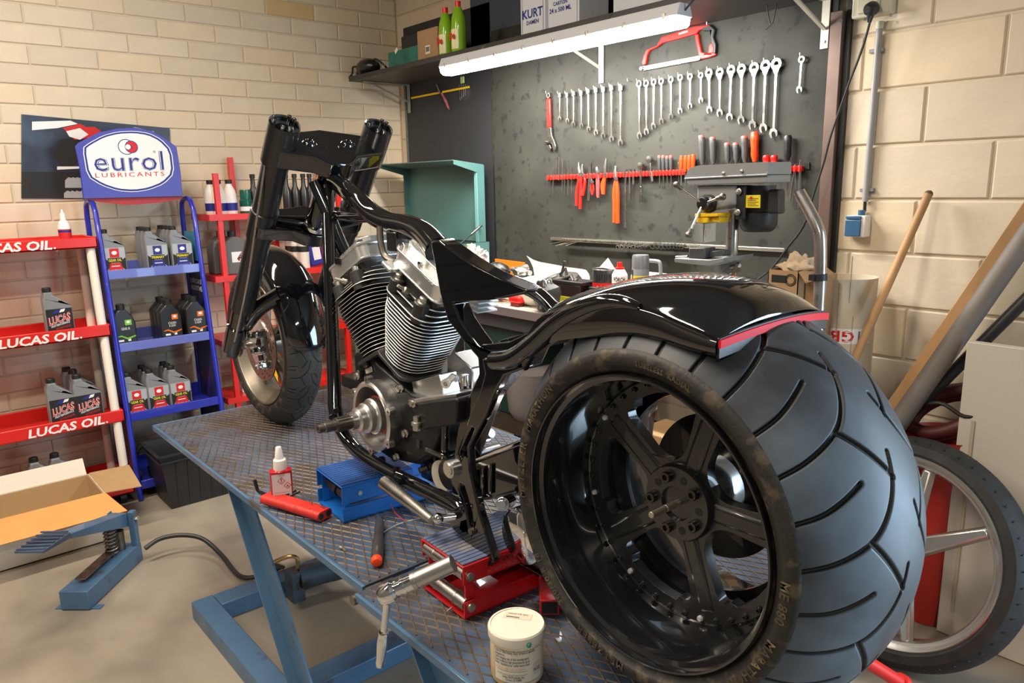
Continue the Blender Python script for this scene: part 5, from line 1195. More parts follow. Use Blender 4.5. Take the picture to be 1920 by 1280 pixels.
for q in flex+rg+rt+[(1797,290,0,0),(165,530,0,0),(690,450,0,0),(1200,90,0,0)]:
    p=W_(*C1(q[0]-2,q[1]+(8 if q in rg+rt else 3)),YT); pass
    n_=MB().cyl(p+Vector((0,.018,0)),p+Vector((0,-.016,.0)),.0018,n=6).cyl(p+Vector((0,-.016,0)),p+Vector((0,-.018,.012)),.0018,n=6)
    obj('nail_hook',n_,M_zinc,bpy.data.objects['dark_tool_board'])
# adjustable wrench
t=thing('adjustable_wrench','red handled adjustable spanner at the left of the board','wrench',W_(1030,225,YT))
a,b=W_(*C1(168,535),YT),W_(*C1(172,752),YT); m=MB(); ring(m,W_(*C1(168,545),YT),.014,.007,.010); obj('hanging_eye',m,M_tool,t)
obj('handle',MB().bar(W_(*C1(168,565),YT),b,.030,.014,up=(0,1,0)),M_redp,t,bevel=.005,seg=3)
J=lambda x,y:W_(*C1(x,y),YT)-Vector((0,.006,0))
m=MB(); m.prism([J(*p) for p in ((158,750),(186,750),(190,800),(205,835),(216,868),(214,890),(204,906),(196,880),(190,858),(176,850),(146,862),(142,848),(160,825),(166,800))],(0,.012,0)); m.prism([J(*p) for p in ((150,866),(178,860),(186,884),(178,905),(166,885))],(0,.010,0)); obj('jaws',m,M_tool,t,bevel=.002)
obj('thumb_wheel',MB().cyl(J(158,842)+Vector((0,-.002,0)),J(178,846)+Vector((0,-.002,0)),.007,n=14),M_dsteel,t)
# hacksaw
t=thing('hacksaw','red framed hacksaw with black grip hanging below the lamp end','saw',W_(1275,90,YT)); H_=lambda x,y:W_(*C1(x,y),YT)
m=MB(); m.prism([H_(*p) for p in ((765,335),(775,290),(795,250),(860,225),(890,170),(1010,130),(1110,98),(1205,90),(1210,105),(1130,125),(1120,145),(1010,178),(900,205),(860,235),(815,255),(798,285),(790,345),(770,350))],(0,.014,0))
m.prism([H_(*p) for p in ((1105,150),(1128,150),(1132,190),(1148,265),(1195,280),(1235,262),(1240,285),(1200,300),(1145,312),(1130,285),(1112,200))],(0,.014,0)); obj('red_frame',m,M_redp,t,bevel=.003)
m=MB(); m.prism([H_(*p)-Vector((0,.003,0)) for p in ((1150,112),(1210,92),(1238,120),(1228,170),(1245,220),(1240,275),(1222,280),(1212,215),(1200,130),(1160,132))],(0,.020,0)); obj('grip',m,M_blackp,t,bevel=.004)
obj('grip_insert',MB().prism([H_(*p)-Vector((0,.005,0)) for p in ((1200,225),(1218,205),(1232,240),(1228,272),(1195,278))],(0,.02,0)),M_redp,t,bevel=.003)
m=MB(); m.bar(H_(768,372),H_(1140,302),.003,.016,up=(0,0,1)); 
for k in range(40): q=H_(790+345*k/40,380-65*k/40); m.box(q,(.004,.002,.003),Matrix.Rotation(R(45),3,'Y'))
m.cyl(H_(768,372)+Vector((0,-.01,0)),H_(768,372)+Vector((0,.01,0)),.008,n=12); obj('blade',m,M_tool,t)
obj('frame_label',MB().bar(H_(1005,150)+Vector((0,-.001,0)),H_(1062,132)+Vector((0,-.001,0)),.002,.007,up=(0,0,1)),M_inkw,t)
# clip rail
def C2(x,y): return (1000+x/3.5556,220+y/3.5556)
Q=lambda x,y,yy=YT:W_(*C2(x,y),yy)
t=thing('red_clip_rail','long black rail with red plastic tool clips across the board','tool rail',Q(600,385)); RL=t
obj('rail',MB().bar(Q(95,402,YF-.004),Q(1680,350,YF-.004),.006,.020,up=(0,0,1)),M_blackp,t)
obj('rail',MB().bar(Q(1680,345,YF-.004),Q(1842,322,YF-.004),.006,.026,up=(0,0,1)),M_blackp,t)
clip=None
for k in range(42):
    f=k/41; p=Q(105+f*(1010-105),403-f*(403-365),YF-.018); 
    if clip is None: clip=obj('clip',MB().box((0,0,0),(.017,.022,.020)).box((0,-.012,0),(.010,.006,.026)),M_redp,t,bevel=.002); clip.location=p; continue
    o=clip.copy(); COL.objects.link(o); o.location=p
for x in (1695,1718,1752,1783):
    o=clip.copy(); COL.objects.link(o); o.location=Q(x,342,YF-.018)
def rod(pts,r,mt,name,label,cat,group=None,n=8):
    o=obj(name,MB().tube(pts,r,n=n),mt); tag(o,label,cat,group); return o
yr=YF-.026
for i,(x,y0,y1) in enumerate(((133,335,530),(155,280,412),(172,262,420),(195,280,482),(210,345,552),(233,280,512),(257,335,532))):
    rod([Q(x,y0,yr),Q(x-2,y1,yr)],.0032,M_dsteel,'steel_punch','thin steel punch, %s from the left end of the clip rail'%ordn[i],'punch','thin steel punches on the clip rail')
def pliers(label,head,piv,legs,mt,group='pliers on the clip rail',hw=.010,lw=.008):
    t=thing('pliers',label,'pliers',Q(*piv,yr),group)
    m=MB(); m.tube([Q(*head,yr),Q((head[0]+piv[0])/2-3,(head[1]+piv[1])/2,yr),Q(*piv,yr)],[.005,hw,hw],n=10); m.cyl(Q(*piv,yr-.010),Q(*piv,yr+.01),.009,n=12); obj('jaws',m,M_tool,t)
    for l in legs: obj('handle',MB().tube([Q(*p,yr) for p in l],[lw*.7]+[lw]*(len(l)-1),n=10,smooth=3),mt,t)
    return t
pliers('long pliers with bright red handles, leftmost pliers on the clip rail',(303,298),(310,380),[[(306,390),(300,440),(290,500),(287,588)],[(314,390),(318,450),(316,520),(312,610)]],M_redp)
pliers('curved red-handled pliers second on the clip rail',(328,310),(330,385),[[(326,395),(318,450),(325,522)],[(338,395),(345,430),(330,520)]],M_redp)
pliers('flat-nose pliers with dark red handles beside the steel file',(425,330),(430,360),[[(432,365),(436,430),(432,535)],[(424,370),(424,430),(428,530)]],mat('faded_red_plastic',srgb(190,70,70),.45),lw=.006)
pliers('red-handled cutters with tall polished head in the middle of the clip rail',(487,272),(480,380),[[(474,395),(458,450),(465,510)],[(480,392),(472,450),(468,512)]],M_orange)
pliers('large slip-joint pliers with long orange handles hanging below the clip rail',(550,322),(552,410),[[(548,420),(540,500),(542,600),(540,700)],[(556,420),(562,500),(562,600),(563,705)]],M_orange,lw=.0105,hw=.012)
pliers('small pliers with short red handles behind the steel file',(390,400),(392,430),[[(390,435),(384,470),(392,515)],[(396,435),(402,480),(394,515)]],M_redp,lw=.005,hw=.006)
o=obj('steel_file',MB().bar(Q(380,308,yr),Q(370,555,yr),.018,.006,up=(0,1,0)),M_dsteel); tag(o,'flat worn steel file hanging between the red pliers','file')
for i,(x,y0,y1,r) in enumerate(((617,345,735,.0065),(643,345,555,.006),(668,345,447,.0065))):
    o=obj('extension_bar',MB().cyl(Q(x,y0,yr),Q(x-2 if i==0 else x,y0+30,yr),r*1.35).cyl(Q(x,y0+30,yr),Q(x-3 if i==0 else x,y1-28,yr),r).cyl(Q(x-3 if i==0 else x,y1-28,yr),Q(x-4 if i==0 else x,y1,yr),r*1.15),M_tool)
    tag(o,('longest chrome extension bar hanging right of the orange pliers','middle-length chrome extension bar of three on the clip rail','shortest chrome extension bar of three on the clip rail')[i],'extension bar','extension bars')
def ratchet(label,h,b):
    H1,B1=Q(*h,yr),Q(*b,yr); d=(B1-H1).normalized(); L=(B1-H1).length; m=MB(); m.lathe([(.0,-.012),(.016,-.010),(.017,.008),(.0,.010)],H1,(0,1,0),20,cap=(False,False)); m.tube([H1+d*.012,H1+d*L*.55,H1+d*L*.56,H1+d*L*.98],[.008,.006,.0095,.0085],n=12); o=obj('ratchet',m,M_tool); tag(o,label,'ratchet')
ratchet('chrome socket ratchet hanging straight on the clip rail',(718,322),(717,570)); ratchet('tilted chrome ratchet with angled head above the clip rail',(775,280),(795,430))
def driver(label,x,y0,y1,yb,r,mh,cap,group,xb=None,yy=None):
    yy=yy or yr; xb=x+2 if xb is None else xb; t=thing('screwdriver',label,'screwdriver',Q(x,y0,yy),group); A=Q(x,y0,yy); Bq=Q(xb,y1,yy); d=(Bq-A); L=d.length; d.normalize()
    obj('handle',MB().lathe([(r*.75,.004),(r*.98,.012),(r,L*.3),(r*.86,L*.55),(r*.92,L*.8),(r*.62,L*.93),(r*.55,L)],A,d,10),mh,t)
    if cap: obj('end_cap',MB().lathe([(r*.3,0),(r*.8,.001),(r*.92,.006),(r*.92,.014)],A,d,14),cap,t)
    obj('blade',MB().cyl(Bq,Q(xb+1,yb,yy),r*.28,n=8),M_tool,t)
gh=mat('grey_grip',srgb(62,62,62),.55); rc=mat('coral_cap',srgb(222,90,80),.45)
for i,x in enumerate((840,865,891,917)): driver('small grey-handled screwdriver, %s of four on the clip rail'%ordn[i],x,252 if i!=2 else 256,355,470,.0095,gh,rc,'small grey screwdrivers')
for i,x in enumerate((990,1017,1042,1068)): driver('small screwdriver with bright orange handle, %s of four'%ordn[i],x,(254,254,252,246)[i],362,455,.0105,M_orange,M_orange,'small orange screwdrivers',xb=x-4)
driver('thin black needle scriber between grey and orange screwdrivers',967,292,350,555,.004,M_dsteel,None,None)
big=[(1120,118,312,.0155,'tall grey screwdriver with coral cap, leftmost behind the drill press'),(1193,130,308,.0150,'grey screwdriver with coral cap, second behind the drill press'),(1290,168,302,.0135,'short grey screwdriver with coral cap, third behind the drill press'),(1348,168,302,.0140,'short dark screwdriver with coral cap, fourth behind the drill press'),(1405,122,300,.0155,'tall grey screwdriver with coral cap just left of the orange one')]
for x,a,b,r,lb in big: driver(lb,x,a,b,420,r,gh,rc,'large grey screwdrivers',xb=x+8)
driver('large screwdriver with thick orange handle above the drill press',1475,95,295,430,.0175,M_orange,M_orange,None)
for i,x in enumerate((1552,1605)): driver('red-topped short screwdriver, %s of two above the drill press'%('left','right')[i],x,252,310,430,.0155,M_redp,M_redp,'short red screwdrivers')
driver('file with long black handle at the right end of the clip rail',1697,112,290,555,.0165,M_blackp,None,None,xb=1693)
for i,(a,b) in enumerate((((1748,310),(1712,560)),((1745,345),(1752,478)),((1782,282),(1768,605)))):
    rod([Q(*a,yr),Q(*b,yr)],(.0032,.003,.0045)[i],M_tool,'steel_hook_tool',('bent steel pick at the right end of the rail','short steel pick between two longer ones at the rail end','long steel rod tool, rightmost on the rail')[i],'pick','steel picks at the rail end')
# socket rail
t=thing('socket_rail','narrow bright steel rail with a row of small sockets low on the board','socket rail',Q(900,850)); 
obj('rail_channel',MB().bar(Q(118,808,YF-.008),Q(1680,885,YF-.008),.014,.016,up=(0,0,1)),M_zinc,t,bevel=.002)
for k in range(72):
    f=k/71; p=Q(205+f*900,812+f*46-2,YF-.03); o_=MB().lathe([(.0075,.0),(.0075,.016),(.0045,.016),(.004,.006)],(0,0,0),(0.25,-1,-.35),10)
    if k==0: so=obj('small_socket',o_,M_zinc,t); me_=so; so.location=p
    else:
        c=so.copy(); COL.objects.link(c); c.location=p
szs=[(585,852,16),(613,852,16),(640,852,14),(664,857,13),(689,850,13),(710,857,11),(729,856,10),(748,851,9),(768,853,8),(815,848,19),(846,849,18),(873,852,16),(899,852,15),(924,852,14),(947,851,13),(969,853,12),(990,855,12),(1010,855,11)]
for i,(x,y,r) in enumerate(szs):
    rr_=r*.00062+.001; o=obj('socket',MB().lathe([(rr_,0),(rr_,.03),(rr_*.66,.03),(rr_*.6,.012)],Q(x,y,YF-.045),(0.1,-1,-.25),16),M_tool); o.location=(0,0,0)
    tag(o,'chrome socket, %s of nine in the %s group on the socket rail'%(ordn[i%9],'left' if i<9 else 'right'),'socket','sockets of the %s group'%('left' if i<9 else 'right'))
for i,(a,b) in enumerate((((105,845),(250,815)),((150,855),(225,832)),((175,852),(290,825)),((215,855),(300,828)))): rod([Q(*a,YF-.06),Q(*b,YF-.03)],.0022,M_dsteel,'welding_rod','thin grey rod sticking out under the left end of the socket rail','rod','thin rods under the socket rail')
# ================================================================ WORKBENCH AND WHAT STANDS ON IT
BZ=1.013; BF=2.32
t=thing('workbench','long workbench with pale worn top and grey edge under the tool board','workbench',(-2.6,2.6,0))
obj('worktop',MB().bx(-4.40,-1.42,BF,2.895,BZ-.036,BZ),[mat('worn_bench_top',srgb(176,168,156),.4,var=.1,vs=6,col2=srgb(120,112,104),t=(.5,.7),c2s=5)],t,bevel=.002)
obj('front_edge',MB().bx(-4.40,-1.42,BF-.006,BF-.001,BZ-.042,BZ-.002),mat('grey_edge_strip',srgb(122,112,112),.5),t)
for x in (-4.3,-3.25,-2.35,-1.50):
    for y in (2.38,2.84): obj('leg',MB().bx(x-.03,x+.03,y-.03,y+.03,.003,BZ-.037),M_dgrey,t)
obj('rail',MB().bx(-4.32,-1.5,2.36,2.39,BZ-.12,BZ-.04),M_dgrey,t)
obj('lower_shelf',MB().bx(-3.25,-2.2,2.28,2.86,.395,.43),mat('dark_lower_shelf',srgb(64,54,46),.6,var=.2),t)
def boxt(name,label,cat,x0,x1,y0,y1,z0,z1,mt,grp=None,bev=.004):
    t=thing(name,label,cat,((x0+x1)/2,(y0+y1)/2,z0),grp); obj(name+'_body',MB().bx(x0,x1,y0,y1,z0+.001,z1),mt,t,bevel=bev); return t
boxt('drawer_unit','dark green drawer cabinet under the bench behind the engine','cabinet',-3.20,-2.74,2.40,2.85,.432,.97,mat('dark_green_steel',srgb(26,60,54),.5))
# grey tub, cartons and red box under the bench, seen through the frame and the wheel windows
c=at(968,720,y=2.35); t=thing('grey_tub','grey plastic tub on the shelf under the bench seen through the frame','tub',(c.x,2.45,.431))
obj('tub_body',MB().lathe([(.10,0),(.125,.04),(.145,.24),(.15,.25)],(c.x,2.46,.432),UZ,28),mat('light_grey_plastic',srgb(150,142,140),.5),t)
def ux(px,py,y=2.3): return at(px,py,y=y)
for i,(nm,lb,px,py,w,z0,z1,y,mt) in enumerate((('brown_carton','brown carton under the lower bench shelf left of the red box',945,800,.16,.002,.30,2.3,mat('dim_card',srgb(140,92,50),.8)),('red_box','dark red box under the lower bench shelf',985,810,.12,.002,.28,2.32,mat('dark_red_card',srgb(120,34,24),.6)),('yellow_bag','yellow bag on the floor under the bench right of the red box',1000,800,.14,.002,.22,2.22,mat('ochre_bag',srgb(190,140,40),.6)),('green_tray','green tray on the floor behind the chrome cap',925,830,.22,.002,.16,2.18,mat('green_plastic',srgb(60,130,50),.5)),('big_brown_carton','large brown carton seen through the top window of the rear wheel',1255,770,.34,.002,.62,2.25,mat('brown_card',srgb(176,142,100),.85)),('red_oil_drum','bright red can right of the carton seen through the rear wheel',1300,790,.09,.002,.62,2.24,M_redp),('white_sack','white sack seen through the lower right window of the rear wheel',1395,1065,.30,.002,.25,2.0,mat('white_sack',srgb(200,195,185),.8,bump=.01,bs=12)))):
    p=ux(px,py,y); boxt(nm,lb,'box' if 'carton' in nm or 'box' in nm else nm.split('_')[-1],p.x-w/2,p.x+w/2,y,y+.2,z0,z1,mt,bev=.006 if i<5 else .03)
# ---- teal tool chest with open lid
lx0,lx1=at(768,380,y=2.84).x,at(908,380,y=2.84).x; lz0,lz1=at(900,452,y=2.84).z,at(905,310,y=2.84).z; fy=2.62
cx0,cx1=lx0-.03,lx1+.012; cy0,cy1=2.40,2.86; czt=lz0-.002
t=thing('teal_tool_chest','teal hammered steel tool chest with its lid standing open on the bench','tool chest',((cx0+cx1)/2,2.64,BZ))
m=MB(); m.bx(cx0,cx1,cy0,cy0+.004,BZ+.001,czt); m.bx(cx0,cx1,cy1-.004,cy1,BZ+.001,czt); m.bx(cx0,cx1,cy0,cy1,BZ+.001,BZ+.01); m.bx(cx1-.004,cx1,cy0,cy1,BZ+.001,czt); m.bx(cx0,cx0+.004,cy0,cy1,BZ+.001,czt); m.bx(cx0,cx1,cy0,cy0+.02,czt-.003,czt)
obj('chest_body',m,M_teal,t)
m=MB(); m.bx(lx0,lx1,2.84,2.845,lz0,lz1); obj('lid_panel',m,M_teal,t)
ztop=at(895,298,y=fy).z
m=MB(); m.prism([(lx0-.0,2.842,lz1),(lx0,fy,ztop),(lx1,fy,ztop),(lx1,2.842,lz1)],(0,0,.005)); obj('lid_top_flange',m,mat('greyish_teal_inner',srgb(96,124,116),.5),t)  # top flange in a slightly greyer teal than the lid panel
m=MB(); m.prism([(lx0,2.842,lz0+.02),(lx0,2.842,lz1),(lx0,2.842-.05,lz1+.02),(lx0,fy,ztop),(lx0,fy,ztop-.02),(lx0,2.80,lz1-.04),(lx0,2.80,lz0+.02)],(.004,0,0)); obj('lid_side_flange',m,M_teal,t)
m=MB(); m.prism([(lx1,2.842,lz0),(lx1,2.842,lz1),(lx1,2.842-.05,lz1+.01),(lx1,fy,ztop),(lx1,fy,ztop-.02),(lx1,2.79,lz1-.04),(lx1,2.79,lz0)],(.004,0,0)); obj('lid_side_flange',m,M_teal,t)
m=MB(); m.bx(lx1-.022,lx1+.002,2.785,2.79,lz0,lz1-.03); obj('lid_front_rim',m,mat('light_teal_edge',srgb(112,164,164),.4),t)
obj('lid_pad',MB().bx(lx1-.05,lx1-.018,2.80,2.83,lz0+.04,lz0+.20),mat('light_teal_edge',srgb(112,164,164),.4),t,bevel=.01)
a,b=at(903,422,y=2.79),at(855,464,y=2.60); md=a.lerp(b,.42)
obj('gas_strut',MB().cyl(a,md,.008,n=14),M_steel,t); obj('strut_tube',MB().cyl(md,b,.0045,n=12),M_blackp,t)
obj('inner_tray',MB().bx(cx0+.02,cx1-.02,cy0+.05,cy1-.02,czt-.04,czt-.035),M_dgrey,t)
# ---- small things on the bench
def bt(px,py,y): return at(px,py,y=y)
t=thing('white_can_with_rag','white plastic jerrycan with a crumpled rag beside the teal chest','jerrycan',(bt(890,480,2.40).x,2.40,BZ)); p=bt(890,480,2.40); p=Vector((p.x,2.40,BZ))
zt=at(880,458,y=2.4).z-BZ
obj('can_body',MB().bx(p.x-.07,p.x+.07,2.37,2.45,BZ+.001,BZ+zt-.03),M_whitep,t,bevel=.02,seg=3); obj('can_cap',MB().lathe([(.024,zt-.03),(.024,zt)],p+Vector((-.04,0.01,0)),UZ,18),mat('cream_cap',srgb(225,220,170),.5),t)
def lump(name,c,sx,sy,sz,mt,parent=None,seed=1,amp=.25,n=20,fr=3.0):
    rnd=random.Random(seed); ph=[(rnd.uniform(1,fr*2),rnd.uniform(1,fr*2),rnd.uniform(1,fr*2),rnd.uniform(0,6)) for _ in range(6)]
    vs=[];fs=[];c=Vector(c)
    for i in range(n+1):
        a=math.pi*i/n
        for k in range(2*n):
            b=math.pi*k/n; d=Vector((math.sin(a)*math.cos(b),math.sin(a)*math.sin(b),math.cos(a)))
            f=1+amp*sum(math.sin(d.x*q[0]*2+q[3])*math.sin(d.y*q[1]*2+q[3]*2)*math.cos(d.z*q[2]*2) for q in ph)/2.5
            vs.append(c+Vector((d.x*sx*f,d.y*sy*f,max(-sz,d.z*sz*f))))
    for i in range(n):
        for k in range(2*n): l=(k+1)%(2*n); fs.append((i*2*n+k,i*2*n+l,(i+1)*2*n+l,(i+1)*2*n+k))
    return obj(name,MB().add(vs,fs),mt,parent,ang=70)
M_cloth=mat('white_cloth',srgb(222,216,200),.9)
lump('rag',p+Vector((.02,-.02,zt-.07)),.075,.06,.06,mat('dirty_grey_rag',srgb(190,186,180),.9,var=.3,vs=20),t,3,.5,fr=4)
t=thing('red_brush','red plastic brush handle beside the white jerrycan','brush',bt(912,500,2.36)); obj('handle',MB().bar(at(905,485,y=2.36),at(914,503,y=2.36),.014,.014).bar(at(914,503,y=2.36),at(916,520,y=2.36),.012,.012),M_redp,t,bevel=.003)
o=lump('black_dome',(bt(932,505,2.42).x,2.42,at(932,508,y=2.42).z),.075,.06,.045,M_blackp,None,5,.1); tag(o,'black rounded rubber dome on the bench left of the orange sheet','dome')
a,b=at(928,512,y=2.62),at(983,512,y=2.62); t=thing('orange_board','bright orange plastic board leaning upright at the back of the bench','board',(a.x,2.66,BZ)); 
obj('panel',MB().prism([(at(928,484,y=2.62).x,2.62,BZ+.001),(at(983,492,y=2.62).x,2.62,BZ+.001),at(983,492,y=2.62),at(928,485,y=2.62)],(0,.006,0)),mat('orange_sheet',srgb(245,125,15),.45),t)
t=thing('carburettor','small cast metal carburettor between orange board and white sack','carburettor',(bt(975,508,2.5).x,2.5,BZ)); p=bt(977,510,2.5)
obj('base',MB().bx(p.x-.05,p.x+.05,2.46,2.56,BZ+.001,p.z-.02),M_dgrey,t,bevel=.01); obj('bowl',MB().sph(p,.045,14,sc=(1.2,.8,.7)).cyl(p+Vector((-.07,0,.01)),p+Vector((.07,0,.0)),.014).cyl(p+Vector((0,-.04,0)),p+Vector((0,.04,.02)),.02),M_alur,t,bevel=.002)
w=bt(985,545,2.40); o=lump('white_cloth_bag',(w.x,2.46,BZ+.07),.125,.085,.075,M_cloth,None,8,.12,fr=1.6); tag(o,'large white cloth bundle on the bench behind the frame rail','cloth bundle')
# curled paper sheet
P0,P1=at(987,479,y=2.56),at(1102,507,y=2.66); vs=[];fs=[]
for i in range(13):
    f=i/12; pt=[(987,479),(1000,487),(1012,491),(1023,493),(1034,495),(1045,497),(1055,499),(1064,501),(1073,502),(1081,503),(1089,504),(1095,505),(1099,506)][i]
    q=at(*pt,y=2.60+.06*math.sin(f*2)); bq=at(pt[0]+(14-10*f),pt[1]+46-18*f,y=2.50+.08*f); bq.z=max(bq.z,BZ+.003)
    for k in range(5): u=k/4; s_=q.lerp(bq,u); s_.y+=.02*math.sin(u*math.pi); vs.append(s_)
for i in range(12):
    for k in range(4): a=i*5+k; fs.append((a,a+1,a+6,a+5))
o=obj('paper_sheet',MB().add(vs,fs),mat('grey_white_paper',srgb(140,134,126),.8)); sm=o.modifiers.new('s','SOLIDIFY'); sm.thickness=.001; tag(o,'curled printed paper sheet standing behind the dark clutch cover','paper')
t=thing('clutch_cover','dark grey round cast clutch cover with levers lying on the bench','engine cover',(bt(1045,530,2.42).x,2.42,BZ)); p=bt(1042,528,2.42)
obj('housing',MB().lathe([(.115,-.10),(.12,-.03),(.11,0),(.075,.018),(.03,.022),(.0,.022)],p,(-.15,-.35,1),36,cap=(True,False)),mat('dark_cast_grey',srgb(70,70,70),.5,.3,var=.2,vs=15),t); obj('centre_boss',MB().lathe([(.02,.02),(.02,.03),(.0,.031)],p,(-.15,-.35,1),20,cap=(False,False)),M_zinc,t)
m=MB(); m.tube([p+Vector((.03,0,.02)),p+Vector((.05,0,.07)),p+Vector((.06,0,.10))],.006); m.tube([p+Vector((.05,-.02,.04)),p+Vector((.085,-.02,.07)),p+Vector((.10,-.02,.02))],.007); m.tube([p+Vector((.07,-.03,.02)),p+Vector((.13,-.03,.04)),p+Vector((.15,-.03,.01))],.008); m.sph(p+Vector((.16,-.03,.02)),.014,10); obj('levers',m,M_dsteel,t,kind='stuff')
o=lump('black_motor_part',(bt(1022,535,2.36).x,2.37,BZ+.075),.07,.05,.08,M_blackm,None,12,.2); tag(o,'black cast part on the bench between white bundle and battery','motor part')
# battery
bx0_,bx1_=at(1037,545,y=2.36).x,at(1088,545,y=2.36).x; bzt=at(1060,533,y=2.36).z
t=thing('car_battery','black motorcycle battery with yellow warning label at the front of the bench','battery',((bx0_+bx1_)/2,2.42,BZ))
obj('case',MB().bx(bx0_,bx1_,2.36,2.46,BZ+.001,bzt),mat('battery_dark',srgb(40,26,26),.4),t,bevel=.004); obj('lid',MB().bx(bx0_-.002,bx1_+.012,2.357,2.463,bzt,bzt+.016),M_blackp,t,bevel=.003)
m=MB(); la,lb_=at(1044,553,y=2.358),at(1079,572,y=2.358); m.bx(la.x,lb_.x,2.357,2.359,lb_.z-.012,la.z,0)
for k in range(7): zz=la.z-.008-k*.0075; m.bx(la.x+.006,lb_.x-.008-(k%3)*.012,2.3562,2.357,zz-.0015,zz,1)
obj('warning_label',m,[mat('label_yellow_green',srgb(200,190,40),.5),M_ink],t)
obj('side_terminal',MB().bx(bx1_+.012,bx1_+.075,2.38,2.44,BZ+.06,bzt-.02).bx(bx1_+.04,bx1_+.09,2.37,2.43,bzt-.03,bzt+.0),M_blackp,t,bevel=.003)
t=thing('ring_spanner_head','open jaw spanner leaning at the left side of the battery','wrench',at(1030,545,y=2.34)); m=MB(); ring(m,at(1028,549,y=2.345),.018,.010,.008); m.bar(at(1031,545,y=2.345),at(1034,530,y=2.355),.012,.006); obj('ring_end',m,M_steel,t)
# cans
def can(name,label,px,y,top,r,prof,mats,extra=None):
    x=at(px,top,y=y).x; zt=at(px,top,y=y).z; t=thing(name,label,'can',(x,y,BZ)); p=Vector((x,y,BZ+.001)); h=zt-BZ
    obj('can_body',MB().lathe([(a*r,b*h) for a,b in prof],p,UZ,32),mats,t); return t,p,h
def wrapq(m,p,r,a0,a1,z0,z1,mi,n=8):
    for k in range(n):
        u,v=a0+(a1-a0)*k/n,a0+(a1-a0)*(k+1)/n; m.quad(p+Vector((r*math.cos(u),r*math.sin(u),z0)),p+Vector((r*math.cos(v),r*math.sin(v),z0)),p+Vector((r*math.cos(v),r*math.sin(v),z1)),p+Vector((r*math.cos(u),r*math.sin(u),z1)),mi)
def wtext(m,t_,p,r,am,z,h,mi,width=None,off=.02):
    vs,fs,w=textmesh(t_,off,0); k=width/w if width else h
    m.add([p+Vector((r*math.cos(am+(x-w/2)*k/r),r*math.sin(am+(x-w/2)*k/r),z+y*h)) for x,y in vs],fs,mi)
AM=math.atan2(-.80,.62)
t,p,h=can('paint_tin','dripped grey and red paint tin with a rag funnel on its lid',1131,2.44,503,.046,[(.98,0),(1,.02),(1,.97),(.93,.98),(.93,.93),(.2,.93)],mat('tin_grey_paint',srgb(74,76,78),.35,.4,var=.3,vs=20))
m=MB(); wrapq(m,p,.0468,AM-1.5,AM+1.5,.01,h*.72,0,14); wtext(m,'Rubbed',p,.0474,AM,h*.60,.013,1,.05); wtext(m,'A2 plus',p,.0474,AM,h*.50,.012,1,.045)
for k in range(6): wrapq(m,p,.0472,AM-.6+.25*k,AM-.5+.25*k,h*(.74+.03*(k%3)),h*.9,2,2)
obj('label',m,[M_redp,M_inkw,M_ink],t); obj('lid_rim',MB().lathe([(.046,h*.97),(.048,h*.985),(.046,h),(.042,h*.985)],p,UZ,32,closed=True),M_steel,t)
obj('paper_funnel',MB().add([p+Vector((-.04,.02,h)),p+Vector((.05,-.01,h)),p+Vector((.045,.03,h-.005)),p+Vector((.01,.02,h+.045))],[(0,1,3),(1,2,3),(2,0,3)]),mat('pale_paper',srgb(180,190,196),.7),t)
t,p,h=can('spray_can','white and red aerosol can with red nozzle between paint tin and silver can',1162,2.46,505,.0345,[(1,0),(1.02,.02),(1,.04),(1,.88),(.97,.90),(.6,1.0),(.55,1.0)],M_whitep)
m=MB(); wrapq(m,p,.0350,AM-1.6,AM+1.6,.005,h*.72,0,14); wtext(m,'FÖRCH',p,.0354,AM,h*.77,.017,1,.052,.03); 
for k in range(3): wrapq(m,p,.0353,AM-.9,AM+.7-.2*k,h*(.66-.06*k),h*(.675-.06*k),2,8)
obj('label',m,[M_redp,M_ink,M_inkw],t); obj('nozzle',MB().lathe([(.02,h),(.02,h+.008),(.012,h+.01),(.011,h+.03),(.0,h+.03)],p,UZ,18),M_redp,t)
t,p,h=can('silver_spray_can','silver aerosol can with yellow warning stripes beside the red nozzle can',1201,2.48,494,.037,[(1,0),(1,.9),(.9,.94)],M_greyjug)
zt=at(1201,478,y=2.48).z-BZ; obj('can_cap',MB().lathe([(.036,h*.86),(.036,zt-.01),(.033,zt)],p,UZ,28),mat('silver_cap',srgb(140,142,146),.35,.4),t)
m=MB(); wrapq(m,p,.0376,AM-1.3,AM+1.5,h*.64,h*.80,0,14); wtext(m,'WARNING FLAMMABLE',p,.0380,AM,h*.69,.010,1,.065); wrapq(m,p,.0376,AM-1.3,AM-.9,h*.3,h*.9,1,3); wrapq(m,p,.0376,AM-.2,AM+1.0,h*.46,h*.60,0,8); obj('label',m,[M_inky,M_ink],t)
t=thing('metal_handle','grey bent tube handle on a white block behind the fender','handle',(at(1225,510,y=2.6).x,2.6,BZ)); ha,hb,hc,hd=(at(*q,y=2.6) for q in ((1212,488),(1234,490),(1238,497),(1239,516))); obj('tube',MB().tube([ha,hb,hc,hd],.0085,smooth=3),M_greyjug,t); obj('block',MB().bx(hd.x-.14,hd.x+.04,2.56,2.68,BZ+.001,hd.z),mat('bench_vice_white',srgb(196,194,186),.5),t,bevel=.01)
t=thing('red_pincushion','small red plastic car-shaped box on the worktop edge','box',(at(970,566,y=2.38).x,2.38,BZ)); q=at(970,570,y=2.38); obj('lid',MB().box((q.x,2.38,BZ+.034),(.082,.05,.034)),M_redp,t,bevel=.010,seg=3); obj('foot',MB().box((q.x,2.38,BZ+.009),(.06,.04,.016)),mat('dark_red_card',srgb(120,34,24),.6),t,bevel=.003)
